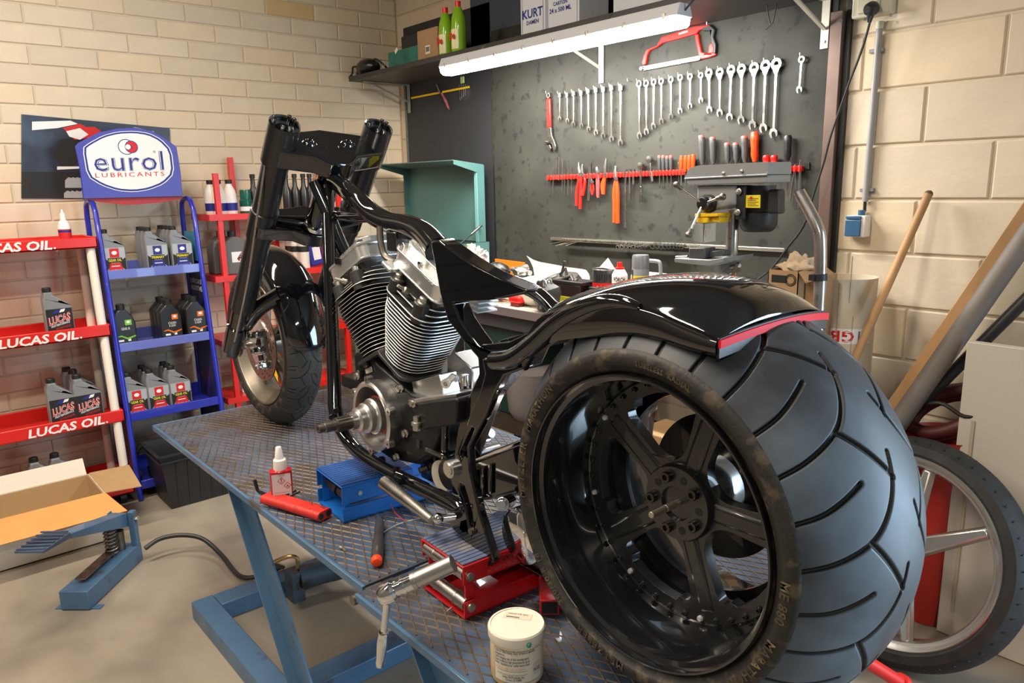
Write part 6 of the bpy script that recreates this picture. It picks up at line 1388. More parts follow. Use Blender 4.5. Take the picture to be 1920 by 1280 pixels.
o=lump('plastic_bag',(at(915,548,y=2.42).x,2.42,BZ+.045),.11,.06,.045,mat('clear_crumpled_plastic',srgb(150,150,146),.25,trans=.3),None,21,.5,fr=4); tag(o,'crumpled clear plastic bag on the worktop left of the red box','plastic bag')
# tissue box
ta,tb=at(1440,520,y=2.50).x,at(1497,520,y=2.50).x; tz=at(1470,507,y=2.5).z
t=thing('tissue_carton','open brown carton with crumpled paper inside at the right end of the bench','box',((ta+tb)/2,2.6,BZ)); 
m=MB(); m.bx(ta,tb,2.50,2.503,BZ+.001,tz); m.bx(ta,tb,2.70,2.703,BZ+.001,tz); m.bx(ta,ta+.003,2.5,2.7,BZ+.001,tz); m.bx(tb-.003,tb,2.5,2.7,BZ+.001,tz+.0); m.bx(ta,tb,2.5,2.7,BZ+.001,BZ+.006); obj('carton_walls',m,M_card,t)
obj('open_flap',MB().prism([(tb,2.5,tz),(tb+.05,2.46,tz-.03),(tb+.07,2.62,tz-.01),(tb,2.7,tz)],(0,0,-.004)).bx(tb+.002,tb+.045,2.55,2.70,BZ+.001,tz-.02),M_card,t)
m=MB(); ca=at(1482,525,y=2.498); ring(m,ca,.022,.019,.001); ring(m,ca,.016,.014,.001); m.bx(ta+.015,ta+.075,2.4985,2.4995,tz-.045,tz-.018); obj('print',m,M_ink,t,kind='stuff')
lump('crumpled_paper',((ta+tb)/2+.02,2.58,tz+.01),.055,.05,.045,mat('kraft_paper',srgb(205,180,150),.85),t,31,.6,fr=3)
# ---- drill press (column behind the bench front)
C4=lambda x,y,yy=2.45: at(1240+x/4.267,220+y/4.267,y=yy)
cxm=C4(568,950,2.55); t=thing('drill_press','grey bench drill press with yellow chuck guard and black motor','drill press',(cxm.x,2.55,BZ)); DPt=t
obj('column',MB().cyl((cxm.x,2.55,BZ+.03),(cxm.x,2.55,C4(568,740,2.55).z),.0235,n=32),M_steel,t)
obj('base',MB().bx(cxm.x-.20,cxm.x+.10,2.44,2.66,BZ+.001,BZ+.03),M_grey,t,bevel=.006)
y0_=2.42
m=MB(); m.prism([C4(*q,y0_) for q in ((187,492),(200,455),(208,428),(228,403),(292,385),(820,357),(842,356),(850,364),(850,455),(200,492))],(0,.16,0)); obj('pulley_cover',m,mat('light_grey_enamel',srgb(138,140,140),.4,0,.2),t,bevel=.008,seg=3)
m=MB(); m.prism([C4(*q,y0_+.004) for q in ((200,494),(852,458),(850,523),(700,530),(215,545),(202,520))],(0,.155,0)); obj('belt_housing',m,mat('light_grey_enamel',srgb(138,140,140),.4),t,bevel=.004)
m=MB(); m.tube([C4(188,490,y0_-.002),C4(845,458,y0_-.002),C4(852,440,y0_-.002)],.0035); obj('cover_bead',m,mat('light_grey_enamel',srgb(138,140,140),.4),t)
for q in ((500,447),(647,430)): obj('cover_screw',MB().lathe([(.006,0),(.006,.006),(.003,.007)],C4(*q,y0_),(0,-1,0),12),M_zinc,t)
m=MB(); m.prism([C4(*q,2.45) for q in ((283,545),(595,545),(592,700),(530,712),(500,720),(400,745),(300,745),(285,700))],(0,.12,0)); obj('head_casting',m,mat('mid_grey_enamel',srgb(136,138,140),.45),t,bevel=.006)
hc_=C4(322,692,2.40); obj('feed_hub',MB().lathe([(.0,0),(.022,0),(.026,.006),(.026,.02),(.034,.024),(.034,.06)],hc_,(0,1,0),28,cap=(False,True)),M_blackm,t)
for e_,yy in (((122,540),2.36),((490,635),2.40),((218,940),2.36)):
    q=C4(*e_,yy); obj('feed_handle',MB().cyl(hc_+Vector((0,.01,0)),q,.0052,n=12),M_steel,t); obj('handle_knob',MB().sph(q,.0135,14).cyl(q,q+(hc_-q).normalized()*.025,.009),M_dsteel,t)
m=MB(); m.prism([C4(*q,2.40) for q in ((265,770),(450,768),(450,792),(265,797))],(0,.09,0)); m.prism([C4(*q,2.405) for q in ((285,797),(370,797),(365,845),(278,843))],(0,.08,0)); m.prism([C4(*q,2.42) for q in ((400,800),(465,795),(465,842),(402,835))],(0,.06,0)); obj('yellow_guard',m,M_yellow,t,bevel=.004)
M_clear=mat('clear_guard_plastic',(.80,.82,.82),.2,trans=.75,ior=1.2)
m=MB(); m.prism([C4(*q,2.395) for q in ((272,845),(338,850),(328,1002),(258,990))],(0,.002,0)); m.prism([C4(*q,2.40) for q in ((345,850),(438,846),(430,990),(340,1000))],(0,.002,0)); obj('clear_guard',m,M_clear,t)
m=MB(); ch=C4(358,845,2.45); m.cyl(ch,C4(358,892,2.45),.018,.018,n=20); obj('quill',m,M_blackm,t); m=MB(); m.cyl(C4(358,890,2.45),C4(356,925,2.45),.015,.013,n=20); m.cyl(C4(356,925,2.45),C4(354,960,2.45),.010,.004,n=16); obj('chuck',m,mat('brown_steel_chuck',srgb(110,80,60),.35,.8),t)
m=MB(); m.prism([C4(*q,2.46) for q in ((597,545),(668,545),(660,815),(592,815))],(0,.015,0)); obj('motor_plate',m,M_blackp,t,bevel=.004)
for q in ((622,593),(612,758)): obj('plate_bolt',MB().lathe([(.012,0),(.012,.004),(.008,.005),(.008,.014),(.0,.015)],C4(*q,2.455),(0,-1,0),14,cap=(True,False)),M_zinc,t)
mc_=C4(762,545,2.56); mb_=C4(762,830,2.56); obj('motor_body',MB().lathe([(.062,0),(.064,.01),(.064,(mc_-mb_).length)],mb_,UZ,36),mat('motor_dark',srgb(48,46,46),.45),t)
obj('motor_end_cap',MB().lathe([(.050,0),(.062,.010),(.070,.028),(.070,.072),(.066,.074)],C4(770,912,2.56),UZ,36),M_blackp,t)
m=MB(); m.prism([C4(*q,2.49) for q in ((850,575),(935,575),(932,775),(845,772))],(0,.05,0)); obj('capacitor_box',m,M_blackp,t,bevel=.008)
m=MB(); m.prism([C4(*q,2.469) for q in ((675,622),(792,620),(790,724),(672,722))],(0,.002,0),m=0)
for k in range(5): m.bar(C4(690,650+k*14,2.468),C4(775-(k%2)*20,649+k*14,2.468),.001,.003,up=(0,0,1),m=1)
circ_=C4(718,645,2.467); m.lathe([(.0,0),(.006,0)],circ_,(0,-1,0),14,m=2,cap=(False,False)); obj('rating_plate',m,[M_inky,mat('olive_ink',srgb(150,130,20),.6),M_inkr],t)
m=MB(); m.prism([C4(*q,2.38) for q in ((103,1132),(110,1125),(380,1140),(500,1122),(495,1160),(380,1190),(105,1160))],(0,.20,0)); obj('work_table',m,M_grey,t,bevel=.004)
obj('table_arm',MB().cyl(C4(470,1180,2.52),C4(570,1180,2.55),.032,n=24),M_grey,t); obj('table_clamp',MB().cyl(C4(545,1235,2.55),C4(545,1150,2.55),.042,n=28),M_grey,t)
obj('clamp_lever',MB().cyl(C4(560,1195,2.50),C4(625,1185,2.48),.008).cyl(C4(575,1230,2.48),C4(612,1165,2.47),.006),M_dsteel,t)
m=MB(); vb=C4(285,1125,2.42); m.prism([C4(*q,2.40) for q in ((218,1045),(350,1045),(352,1128),(215,1128))],(0,.07,0)); m.prism([C4(*q,2.43) for q in ((355,1075),(500,1060),(500,1110),(355,1122))],(0,.05,0)); obj('drill_vice',m,M_dgrey,t,bevel=.004)
obj('vice_screw',MB().cyl(C4(120,1122,2.43),C4(215,1118,2.43),.008),M_dsteel,t)
o=obj('power_cable',MB().tube([at(*q,y=2.82) for q in ((1634,30),(1622,75),(1608,115),(1594,150),(1580,190),(1566,230),(1556,260),(1546,300),(1535,335),(1524,370),(1515,405),(1500,435),(1480,460),(1462,485),(1445,505),(1420,525))],.0042,smooth=3),M_blackp); tag(o,'long black power cable running from the wall socket down to the bench','cable')
# ================================================================ RIGHT OF THE BOARD
p=[at(*q,y=2.42) for q in ((1498,360),(1520,400),(1532,425),(1538,450),(1538,520),(1534,600),(1530,700))]; p.append(Vector((p[-1].x-.01,2.42,.003)))
o=thing('bent_steel_pipe','bent shiny steel pipe with black clamp standing in front of the board edge','pipe',(p[-1].x,2.42,0)); obj('pipe',MB().tube(p,.0205,n=20,smooth=3),M_steel,o); obj('pipe_clamp',MB().cyl(at(1537,513,y=2.42),at(1537,526,y=2.42),.0245,n=24).box(at(1524,520,y=2.40),(.02,.02,.02)),M_blackp,o)
wq=lambda px,py,d=0: at(px,py,y=YB-d)
t=thing('wall_socket','cream double wall socket box with black plug at the top right','socket',wq(1650,10)); a,b=wq(1612,38),wq(1688,26)
obj('back_box',MB().bx(wq(1606,30).x,wq(1680,30).x,YB-.045,YB,a.z-.0,a.z+.20),mat('cream_plastic',srgb(205,200,178),.45),t,bevel=.008); obj('front_plate',MB().bx(wq(1620,30).x,wq(1660,30).x,YB-.06,YB-.045,a.z+.012,a.z+.20),mat('cream_plastic',srgb(205,200,178),.45),t,bevel=.004)
obj('plug',MB().lathe([(.024,0),(.026,.01),(.022,.03),(.012,.045)],wq(1637,16,.06),(0,-1,-.2),20).tube([wq(1634,14,.09),wq(1632,30,.085),wq(1630,42,.08)],[.018,.012,.007]),M_blackp,t)
for q in ((1622,36),(1670,28)): obj('box_screw',MB().cyl(wq(*q,.046),wq(*q,.05),.006),M_zinc,t)
t=thing('grey_conduit','grey vertical plastic conduit pipe on the block wall','conduit',wq(1630,380)); obj('conduit_pipe',MB().cyl(wq(1649,52,.016),wq(1622,378,.016),.0115,n=18),mat('conduit_grey',srgb(152,150,150),.45),t); obj('conduit_sleeve',MB().cyl(wq(1650,40,.016),wq(1649,54,.016),.013,n=18),mat('cream_plastic',srgb(205,200,178),.45),t)
for q in ((1644,95),(1626,356)): p=wq(*q,.008); obj('pipe_clip',MB().box(p,(.052,.016,.014)),M_greyjug,t,bevel=.002)
obj('cable_end',MB().cyl(wq(1622,378,.016),wq(1621,396,.016),.006),M_blackp,t)
t=thing('wall_switch','white wall switch box with blue hinged cover under the conduit','switch',wq(1615,424)); a,b=wq(1597,403),wq(1640,440)
x0,x1,z0,z1=wq(1596,420).x,wq(1633,420).x,wq(1615,443).z,wq(1615,403).z
obj('box_body',MB().bx(x0,x1,YB-.05,YB,z0,z1),M_whitep,t,bevel=.004); obj('blue_cover',MB().bx(x0+.002,x1-.014,YB-.058,YB-.05,z0+.003,z1-.016).bx(x0+.002,x1-.014,YB-.056,YB-.05,z1-.014,z1-.001),mat('steel_blue_plastic',srgb(58,96,132),.35),t,bevel=.003); obj('cable_gland',MB().cyl((wq(1620,400).x,YB-.02,z1),(wq(1620,400).x,YB-.02,z1+.02),.013,n=16),mat('steel_blue_plastic',srgb(58,96,132),.35),t)
def lean(px0,py0,px1,py1,ytop,ybot):
    A=at(px0,py0,y=ytop); best=None
    for k in range(0,400):
        s=.2+k*.01; q=at(px0+(px1-px0)*s,py0+(py1-py0)*s,y=ybot)
        if q.z<=.01: return A,q
    return A,q
A,Bq=lean(1741,364,1603,672,2.88,2.22); t=thing('broom','wooden broom handle with rounded dark tip leaning on the block wall','broom',Bq); obj('handle',MB().tube([Bq,A],.0145,n=18),M_wood,t); obj('handle_tip',MB().sph(A,.0148,14),mat('dark_tip',srgb(84,66,44),.7),t); obj('brush_head',MB().box(Bq+Vector((0,0,.04)),(.30,.06,.05)),M_wood,t,bevel=.006); obj('bristles',MB().box(Bq+Vector((0,0,.012)),(.29,.05,.022)),M_blackp,t)
A,Bq=lean(1830,535,1700,725,2.80,2.50); d=(A-Bq); t=thing('wooden_plank','narrow wooden plank leaning beside the grey pipe at the right','plank',Bq); obj('plank_body',MB().bar(Bq+Vector((0,0,.0)),A+d*.25,.045,.012,up=(0,1,.3)),M_wood,t,bevel=.002)
A,Bq=lean(1828,585,1697,775,2.78,2.46); d=(A-Bq); t=thing('grey_drain_pipe','thick dull grey pipe leaning across the block wall at the right','pipe',Bq); obj('pipe_body',MB().cyl(Bq+Vector((0,0,.01)),A+d*.25,.034,n=28),mat('weathered_grey_pipe',srgb(112,104,98),.6,var=.15,vs=8),t)
A,Bq=lean(1825,660,1730,755,2.80,2.62); d=(A-Bq); t=thing('black_pipe','thin black pipe leaning lowest at the right edge','pipe',Bq); obj('pipe_body',MB().cyl(Bq+Vector((0,0,.01)),A+d*.25,.020,n=20),M_blackp,t)
# rolled cardboard tube with sticker
c=at(1590,518,y=2.78); t=thing('cardboard_tube','upright cream cardboard roll with a red lettered sticker against the wall','cardboard roll',(c.x,2.78,0)); rt_=.104; cx_,cy_=c.x,2.78
M_roll=mat('cream_card_roll',srgb(206,194,172),.7,var=.04); m=MB(); m.lathe([(rt_,.003),(rt_,c.z),(rt_-.004,c.z),(rt_-.004,.003)],(cx_,cy_,0),UZ,48,closed=True); obj('roll',m,M_roll,t)
m=MB(); pc=Vector((cx_,cy_,0)); AC=math.atan2(-cy_,-cx_); zz=at(1580,632,y=2.67).z
wrapq(m,pc,rt_+.001,AC-.75,AC+.95,zz-.028,zz+.028,0,14)
vs,fs,w=textmesh('GBI',.03,0,1.1); k=.095/w; a_c=AC-.12
m.add([pc+Vector(((rt_+.0016)*math.cos(a_c-(x-w/2)*k/rt_),(rt_+.0016)*math.sin(a_c-(x-w/2)*k/rt_),zz+.019-y*.040)) for x,y in vs],fs,1)
a0=AC+.50; R3=rt_+.0018
def wp(a,z): return pc+Vector((R3*math.cos(a),R3*math.sin(a),z))
m.quad(wp(a0-.02,zz-.02),wp(a0+.32,zz-.02),wp(a0+.32,zz+.02),wp(a0-.02,zz+.02),2); R3+=.0005; m.add([wp(a0+.10,zz+.02),wp(a0+.32,zz+.02),wp(a0+.32,zz-.01)],[(0,1,2)],1); m.add([wp(a0-.02,zz-.02),wp(a0+.30,zz-.02),wp(a0+.30,zz-.008)],[(0,1,2)],3); R3+=.0005; m.add([wp(a0+.0,zz-.015),wp(a0+.12,zz+.018),wp(a0+.28,zz-.006)],[(0,1,2)],0)
obj('sticker',m,[M_inkw,M_inkr,mat('sticker_grey',srgb(120,122,128),.5),M_inkb],t)
for (a_,z0,z1) in ((AC+.1,1.15,1.32),(AC-.25,.9,1.22),(AC+.25,.6,1.1)): obj('card_seam',MB().box(pc+Vector((math.cos(a_)*(rt_),math.sin(a_)*rt_,(z0+z1)/2)),(.003,.003,z1-z0)),mat('seam_tan',srgb(176,160,136),.8),t)
# spare alloy wheel
d_=( _r2*((1694-960)/FPX)+_u2*((640-1047)/FPX)+_f); c=Vector((0,0,EYE))+d_*2.52; c.z=.368; sc_=1.09
t=thing('spare_alloy_wheel','alloy motorcycle wheel with black tyre leaning upright on the floor behind the rear tyre','wheel',(c.x,c.y,0))
nx=Vector((-.10,-.87,.27)).normalized(); a_,b_=MB().frame(nx)
obj('tyre',MB().lathe([(0.3106,-.055),(0.3270,-.068),(0.3543,-.062),(0.3760,-.035),(0.3837,0),(0.3760,.035),(0.3543,.062),(0.3270,.068),(0.3106,.055)],c,nx,96,cap=(False,False)),M_rubber,t)
gm=MB()
for k in range(48):
    a=2*math.pi*k/48; u=a_*math.cos(a)+b_*math.sin(a); v=-a_*math.sin(a)+b_*math.cos(a); gm.bar(c+u*.3825,c+u*.366+v*.02+nx*.05,.003,.004,up=u)
obj('tread_grooves',gm,M_ink,t,kind='stuff')
obj('rim',MB().lathe([(0.3128,.055),(0.3183,.062),(0.3139,.066),(0.3052,.060),(0.2965,.050),(0.2899,.048),(0.2834,.035),(0.2812,-.03),(0.3128,-.055)],c,nx,96,cap=(False,False)),mat('bright_alloy',(.62,.60,.57),.3,.9),t,ang=25)
for k in range(5):
    a=R(72*k+8); 
    ca,sa=math.cos(a),math.sin(a); u=_r2*ca+UZ*sa; u=(u-nx*u.dot(nx)).normalized(); v=nx.cross(u); m=MB(); q=lambda r,w,h: c+u*r+v*w+nx*h
    m.add([q(.03,-.035,.0),q(.286,-.022,.02),q(.286,.022,.02),q(.03,.035,0),q(.03,-.030,.035),q(.286,-.012,.045),q(.286,.012,.045),q(.03,.030,.035)],[(0,1,2,3),(4,7,6,5),(0,4,5,1),(1,5,6,2),(2,6,7,3),(3,7,4,0)]); obj('spoke',m,mat('bright_alloy',(.62,.60,.57),.3,.9),t,bevel=.006)
obj('hub',MB().lathe([(.05,-.04),(.05,.045),(.03,.05),(.03,.03)],c,nx,32),mat('bright_alloy',(.62,.60,.57),.3,.9),t)
# red crate and hose behind the wheel
c=at(1740,800,y=2.62); t=thing('red_bucket','red plastic tub holding a coiled dark red hose behind the spare wheel','tub',(c.x,2.72,0))
zt=at(1745,835,y=2.62).z; obj('tub_wall',MB().lathe([(.085,.003),(.12,zt-.01),(.125,zt)],(c.x,2.79,0),UZ,32,cap=(True,False)),mat('tub_red',srgb(176,44,32),.45),t)
t=thing('coiled_hose','dark red ribbed hose coiled over the red tub','hose',(c.x,2.62,zt)); 
pts=[]
for k in range(49):
    a=2*math.pi*k/24; pts.append((c.x+.115*math.cos(a),2.79+.04*math.sin(a)-.02*(k/48),zt+.06+.085*math.sin(a+.6)+.03*(k/48)))
obj('hose_coil',MB().tube(pts,.026,n=14),mat('dark_red_hose',srgb(76,26,24),.5),t); obj('black_cable',MB().tube([(c.x-.1,2.72,zt+.08),(c.x,2.70,zt+.13),(c.x+.08,2.70,zt+.10),(c.x+.14,2.72,zt+.12)],.007,smooth=5),M_blackp,t)
p=at(1762,950,y=2.72); boxt('red_jack_column','dark red steel column standing behind the spare wheel','column',p.x-.055,p.x+.04,2.72,2.78,.0,at(1765,880,y=2.72).z,mat('dark_red_paint',srgb(80,16,16),.5))
p0=at(1796,800,y=2.70); t=thing('white_door_leaf','white panelled door leaf standing at the right edge','door',(p0.x+.2,2.6,0)); obj('door_leaf',MB().bx(p0.x,p0.x+.75,2.70,2.735,.003,at(1812,640,y=2.7).z),mat('off_white_door',srgb(196,188,174),.5),t,bevel=.003); obj('door_batten',MB().bx(p0.x+.04,p0.x+.05,2.695,2.70,.1,.8),mat('seam_tan',srgb(176,160,136),.8),t)
# trolley jack handle at lower right
a,b=at(1625,1240,z=.42),at(1705,1290,z=.30); t=thing('red_jack_handle','red tubular trolley jack handle poking out low behind the rear tyre','jack handle',(a.x,a.y,0)); bz=b-a; e_=a-bz*((a.z)/(-bz.z))*0
obj('handle_tube',MB().cyl(a-bz*.6,a+bz*2.5,.017,n=16),M_redp,t); obj('handle_collar',MB().cyl(a+bz*.75,a+bz*.85,.024,n=16),M_redp,t); f_=a+bz*2.5; obj('jack_body',MB().bx(f_.x-.10,f_.x+.34,f_.y-.09,f_.y+.09,.003,f_.z+.015),M_redp,t,bevel=.01)
# ================================================================ THINGS ON THE LIFT TABLE
def tb(px,py,z=TZ+.002): return at(px,py,z=z)
def fr2(px0,py0,px1,py1): 
    a,b=tb(px0,py0),tb(px1,py1); d=(b-a); d.z=0; d.normalize(); return a,d,Vector((-d.y,d.x,0))
def obox(m,o,u,v,a0,a1,b0,b1,z0,z1,mi=0):
    P=[o+u*a+v*b+UZ*z for z in (z0,z1) for a,b in ((a0,b0),(a1,b0),(a1,b1),(a0,b1))]; return m.add(P,[(0,1,2,3),(4,7,6,5),(0,4,5,1),(1,5,6,2),(2,6,7,3),(3,7,4,0)],mi)
# threadlocker bottle
z0=TZ+.002; p=tb(531,940); t=thing('threadlocker_bottle','red bottle with white dosing nozzle and hazard label standing on the tread plate','bottle',p)
fd=Vector((-p.x,-p.y,0)).normalized(); sd=Vector((-fd.y,fd.x,0)); up=UZ
kk=1/ (( p-Vector((0,0,EYE))).dot(_f)/FPX)  # px per metre here
w=40/kk; hb=62/kk*1.02; dpt=w*.55
m=MB(); P=rr2(w,dpt,dpt*.3,4); m.prism([p+sd*a+fd*b for a,b in P],UZ*hb); obj('bottle_body',m,mat('translucent_red',srgb(188,20,38),.25,0,.3),t,bevel=.004,seg=3)
obj('shoulder',MB().lathe([(w*.36,hb-.001),(w*.30,hb+.003)],p,UZ,20),mat('translucent_red',srgb(188,20,38),.25,0,.3),t)
obj('collar',MB().lathe([(w*.30,hb+.002),(w*.31,hb+.006),(w*.29,hb+20/kk),(w*.24,hb+22/kk)],p,UZ,20),M_whitep,t); obj('nozzle_cap',MB().lathe([(w*.20,hb+22/kk),(w*.20,hb+25/kk),(w*.13,hb+44/kk),(w*.11,hb+45/kk)],p,UZ,18),M_whitep,t)
m=MB(); y_=fd*(dpt/2+.0006); q=lambda a,z,e=0:p+y_+fd*e+sd*a+UZ*z
sgn=1 if sd.dot(_r2)>0 else -1; sr=sd*sgn
q=lambda a,z,e=0:p+y_+fd*e+sr*a+UZ*z
m.poly([q(-w*.42,.004),q(w*.42,.004),q(w*.42,hb*.93),q(-w*.42,hb*.93)],0)
for cx in (-.0,.26):
    cz=hb*(.72-.6*cx); s_=w*.17
    for kf,mi,e in ((1,1,.0003),(.78,0,.0006)): m.poly([q(w*cx+s_*kf*a,cz+s_*kf*b,e) for a,b in ((-1,0),(0,-1),(1,0),(0,1))],mi)
m.text('!',q(0,hb*.68,.0009),sr,UZ,w*.16,2,off=.03); m.text('x',q(w*.26,hb*.53,.0009),sr,UZ,w*.12,2,off=.03)
for k in range(4): m.poly([q(-w*.36,hb*(.36-.07*k),.0003),q(w*(.3-.1*(k%2)),hb*(.36-.07*k),.0003),q(w*(.3-.1*(k%2)),hb*(.375-.07*k),.0003),q(-w*.36,hb*(.375-.07*k),.0003)],3)
obj('hazard_label',m,[mat('label_offwhite',srgb(214,206,206),.5),M_inkr,M_ink,mat('label_grey_print',srgb(180,176,178),.5)],t)
# hex key holder
a,d,n=fr2(498,940,610,975); t=thing('hex_key_holder','red plastic holder with black hex keys lying at the table edge','hex key set',a); L=(tb(610,975)-a).length
m=MB(); P=rr2(.052,.026,.012,4); m.prism([a+d*.010+n*x+UZ*(z+.0155) for x,z in P],d*(L-.010)); obj('holder_body',m,mat('worn_red_plastic',srgb(196,42,32),.45,var=.15,vs=30,col2=srgb(80,20,18),t=(.6,.7),c2s=40),t,bevel=.002)
for x in (-.013,.013): obj('socket_hole',MB().cyl(a+d*(L-.002)+n*x+UZ*.0155,a+d*(L+.0006)+n*x+UZ*.0155,.0085,n=12),M_ink,t)
hk=M_blackm
obj('large_key',MB().tube([a+d*.03+UZ*.02,a-d*.012+UZ*.022,a-d*.028-n*.002+UZ*.03,a-d*.034-n*.004+UZ*.06],.0055,n=6,smooth=2),hk,t)
for k,s in enumerate((.028,.046,.062,.078)): obj('hex_key',MB().tube([a+d*s+n*.014+UZ*.024,a+d*(s+.01)+n*.05+UZ*.030],.0026+.0004*(3-k),n=6),hk,t)
obj('upright_key',MB().tube([a+d*.045+n*.03+UZ*.01,a+d*.045+n*.03+UZ*.055],.0038,n=6),hk,t)
# blue scissor jack
def jack(name,label,O,u,v,w,l,h1,mat_top,mat_b,roll,grp=None,bot=.040,gap=.018,top=.050):
    """O front-left corner on the table, u across the front, v to the back"""
    t=thing(name,label,'jack',O); m=MB()
    obox(m,O,u,v,0,w,0,l,0,.004); obox(m,O,u,v,0,.004,0,l,.0,bot); obox(m,O,u,v,w-.004,w,0,l,0,bot); obj('base_channel',m,mat_b,t)
    zt=h1; m=MB(); obox(m,O,u,v,.0,w,0,l*.62,zt-.004,zt); obox(m,O,u,v,0,.004,0,l*.62,zt-top,zt-.004); obox(m,O,u,v,w-.004,w,0,l*.62,zt-top,zt-.004); obj('top_channel',m,mat_b,t,bevel=.001)
    m=MB(); N=12
    for k in range(N): a0=.003+k*(w-.006)/N; obox(m,O,u,v,a0+.0012,a0+(w-.006)/N-.0012,.002,l*.61,zt,zt+.004)
    obj('ribbed_rubber_pad',m,mat_top,t,bevel=.0006)
    for s in (0,1):
        m=MB(); x=.010 if s==0 else w-.014
        obox(m,O,u,v,x,x+.004,.01,.03,.006,zt-.006); obj('lift_arm',m,mat_b,t)
    return t
a=tb(597,941); b=tb(645,981); u=(b-a); u.z=0; u.normalize(); v=Vector((-u.y,u.x,0)); 
bk=tb(790,928); v=(bk-b); v.z=0; v.normalize(); v=(v-u*v.dot(u)).normalized()
wj=(b-a).length; lj=.34
hj=at(660,905,x=b.x,).z-TZ if False else .100
t=jack('blue_scissor_jack','blue painted motorcycle jack with ribbed blue pad under the front of the frame',a,u,v,wj,lj,hj,mat('blue_ribbed_pad',srgb(22,72,140),.5,var=.15,vs=10),M_bbright,M_dsteel)
obj('roller',MB().cyl(a+u*.008+v*.03+UZ*.058,a+u*(wj-.008)+v*.03+UZ*.056,.013,n=20),M_blackm,t); obj('roller_sleeve',MB().cyl(a+u*wj*.35+v*.03+UZ*.058,a+u*wj*.5+v*.03+UZ*.057,.0165,n=20),M_blackm,t)
obj('channel_bolt',MB().cyl(a+u*(wj+.003)+v*.05+UZ*.072,a+u*(wj-.002)+v*.05+UZ*.072,.006),M_zinc,t)
# red scissor jack with tube
a=tb(794,1101); b=tb(872,1162); u=(b-a); u.z=0; wr_=u.length; u.normalize(); v=Vector((-u.y,u.x,0)); 
if v.y<0: v=-v
v=(Vector((.25,1,0))); v=(v-u*v.dot(u)).normalized()
hr=.116
t=jack('red_scissor_jack','red painted motorcycle jack with grey ribbed pad under the rear of the frame',a,u,v,wr_,.42,hr,mat('grey_blue_ribbed_pad',srgb(84,96,124),.45,var=.2,vs=18,col2=srgb(140,134,124),t=(.5,.7),c2s=14),M_red,M_steel,bot=.036,top=.040)
for z,nm in ((.026,'lower_roller'),(.094,'upper_roller')):
    obj(nm,MB().cyl(a+u*.006+v*.012+UZ*z,a+u*(wr_-.006)+v*.012+UZ*z,.014,n=24),M_steel,t); 
    for s in (.25,.72): obj('roller_ring',MB().lathe([(.0145,0),(.0155,.001),(.0155,.004),(.0145,.005)],a+u*wr_*s+v*.012+UZ*z,u,24),M_steel,t)
for z in (.024,.092): obj('channel_bolt',MB().cyl(a+u*(wr_+.006)+v*.014+UZ*z,a+u*(wr_-.002)+v*.014+UZ*z,.009,n=16).cyl(a+u*(wr_+.007)+v*.014+UZ*z,a+u*(wr_+.006)+v*.014+UZ*z,.006,n=6),M_zinc,t)
m=MB(); X=a+u*(wr_+.0008)+v*.06+UZ*.096; m.text('MAX 500 KG',X,v,UZ,.011,0,center=False,off=.02,width=.082); m.text('DO NOT OVERLOAD',X+UZ*-.014,v,UZ,.008,1,center=False,width=.082); obj('lettering',m,[M_ink,mat('faded_pink_ink',srgb(190,110,110),.5)],t)
obj('side_foot_tube',MB().bar(a+u*(wr_-.0)+v*.22+UZ*.02,a+u*(wr_+.10)+v*.14+UZ*.02,.04,.034),M_red,t,bevel=.002); e_=a+u*(wr_+.10)+v*.14+UZ*.02; dd=(e_-(a+u*wr_+v*.22+UZ*.02)).normalized(); obj('foot_tube_mouth',MB().bar(e_,e_+dd*.0008,.032,.026),M_ink,t)
# socket extension and ratchet
e0=at(1010-5,1065,y=.80) if False else None
A=at(850,1056,y=.75); Bq=at(738,1107,y=.665); t=thing('ratchet_and_socket','polished socket ratchet with long socket fitted to the red jack, hanging over the table edge','ratchet',Bq)
m=MB(); d=(Bq-A); L=d.length; d.normalize(); m.lathe([(.0165,0),(.0165,L*.60),(.0175,L*.60),(.0175,L*.66),(.0165,L*.66)],A,d,28); obj('long_socket',m,M_steel,t)
m=MB(); m.lathe([(.0155,L*.66),(.0155,L*.78),(.0165,L*.79),(.0165,L*.84),(.014,L*.85),(.014,L*1.0)],A,d,28); obj('adapter',m,M_chrome,t)
hd=A+d*(L+.012); m=MB(); m.lathe([(.0,-.018),(.016,-.018),(.021,-.012),(.0215,.008),(.017,.016),(.009,.016),(.008,.010),(.0,.010)],hd,d,32,cap=(False,False)); obj('ratchet_head',m,M_chrome,t)
e1=at(712,1250,y=hd.y-.015); m=MB(); dh=(e1-hd); Lh=dh.length; dh.normalize(); m.tube([hd+dh*.010,hd+dh*.03,hd+dh*Lh*.5],[.012,.0075,.0065],n=16); m.lathe([(.0095,0),(.0105,.003),(.0095,.008),(.0105,.012),(.011,Lh*.18),(.0085,Lh*.36),(.009,Lh*.42),(.007,Lh*.47)],hd+dh*Lh*.52,dh,18); obj('ratchet_handle',m,M_chrome,t)
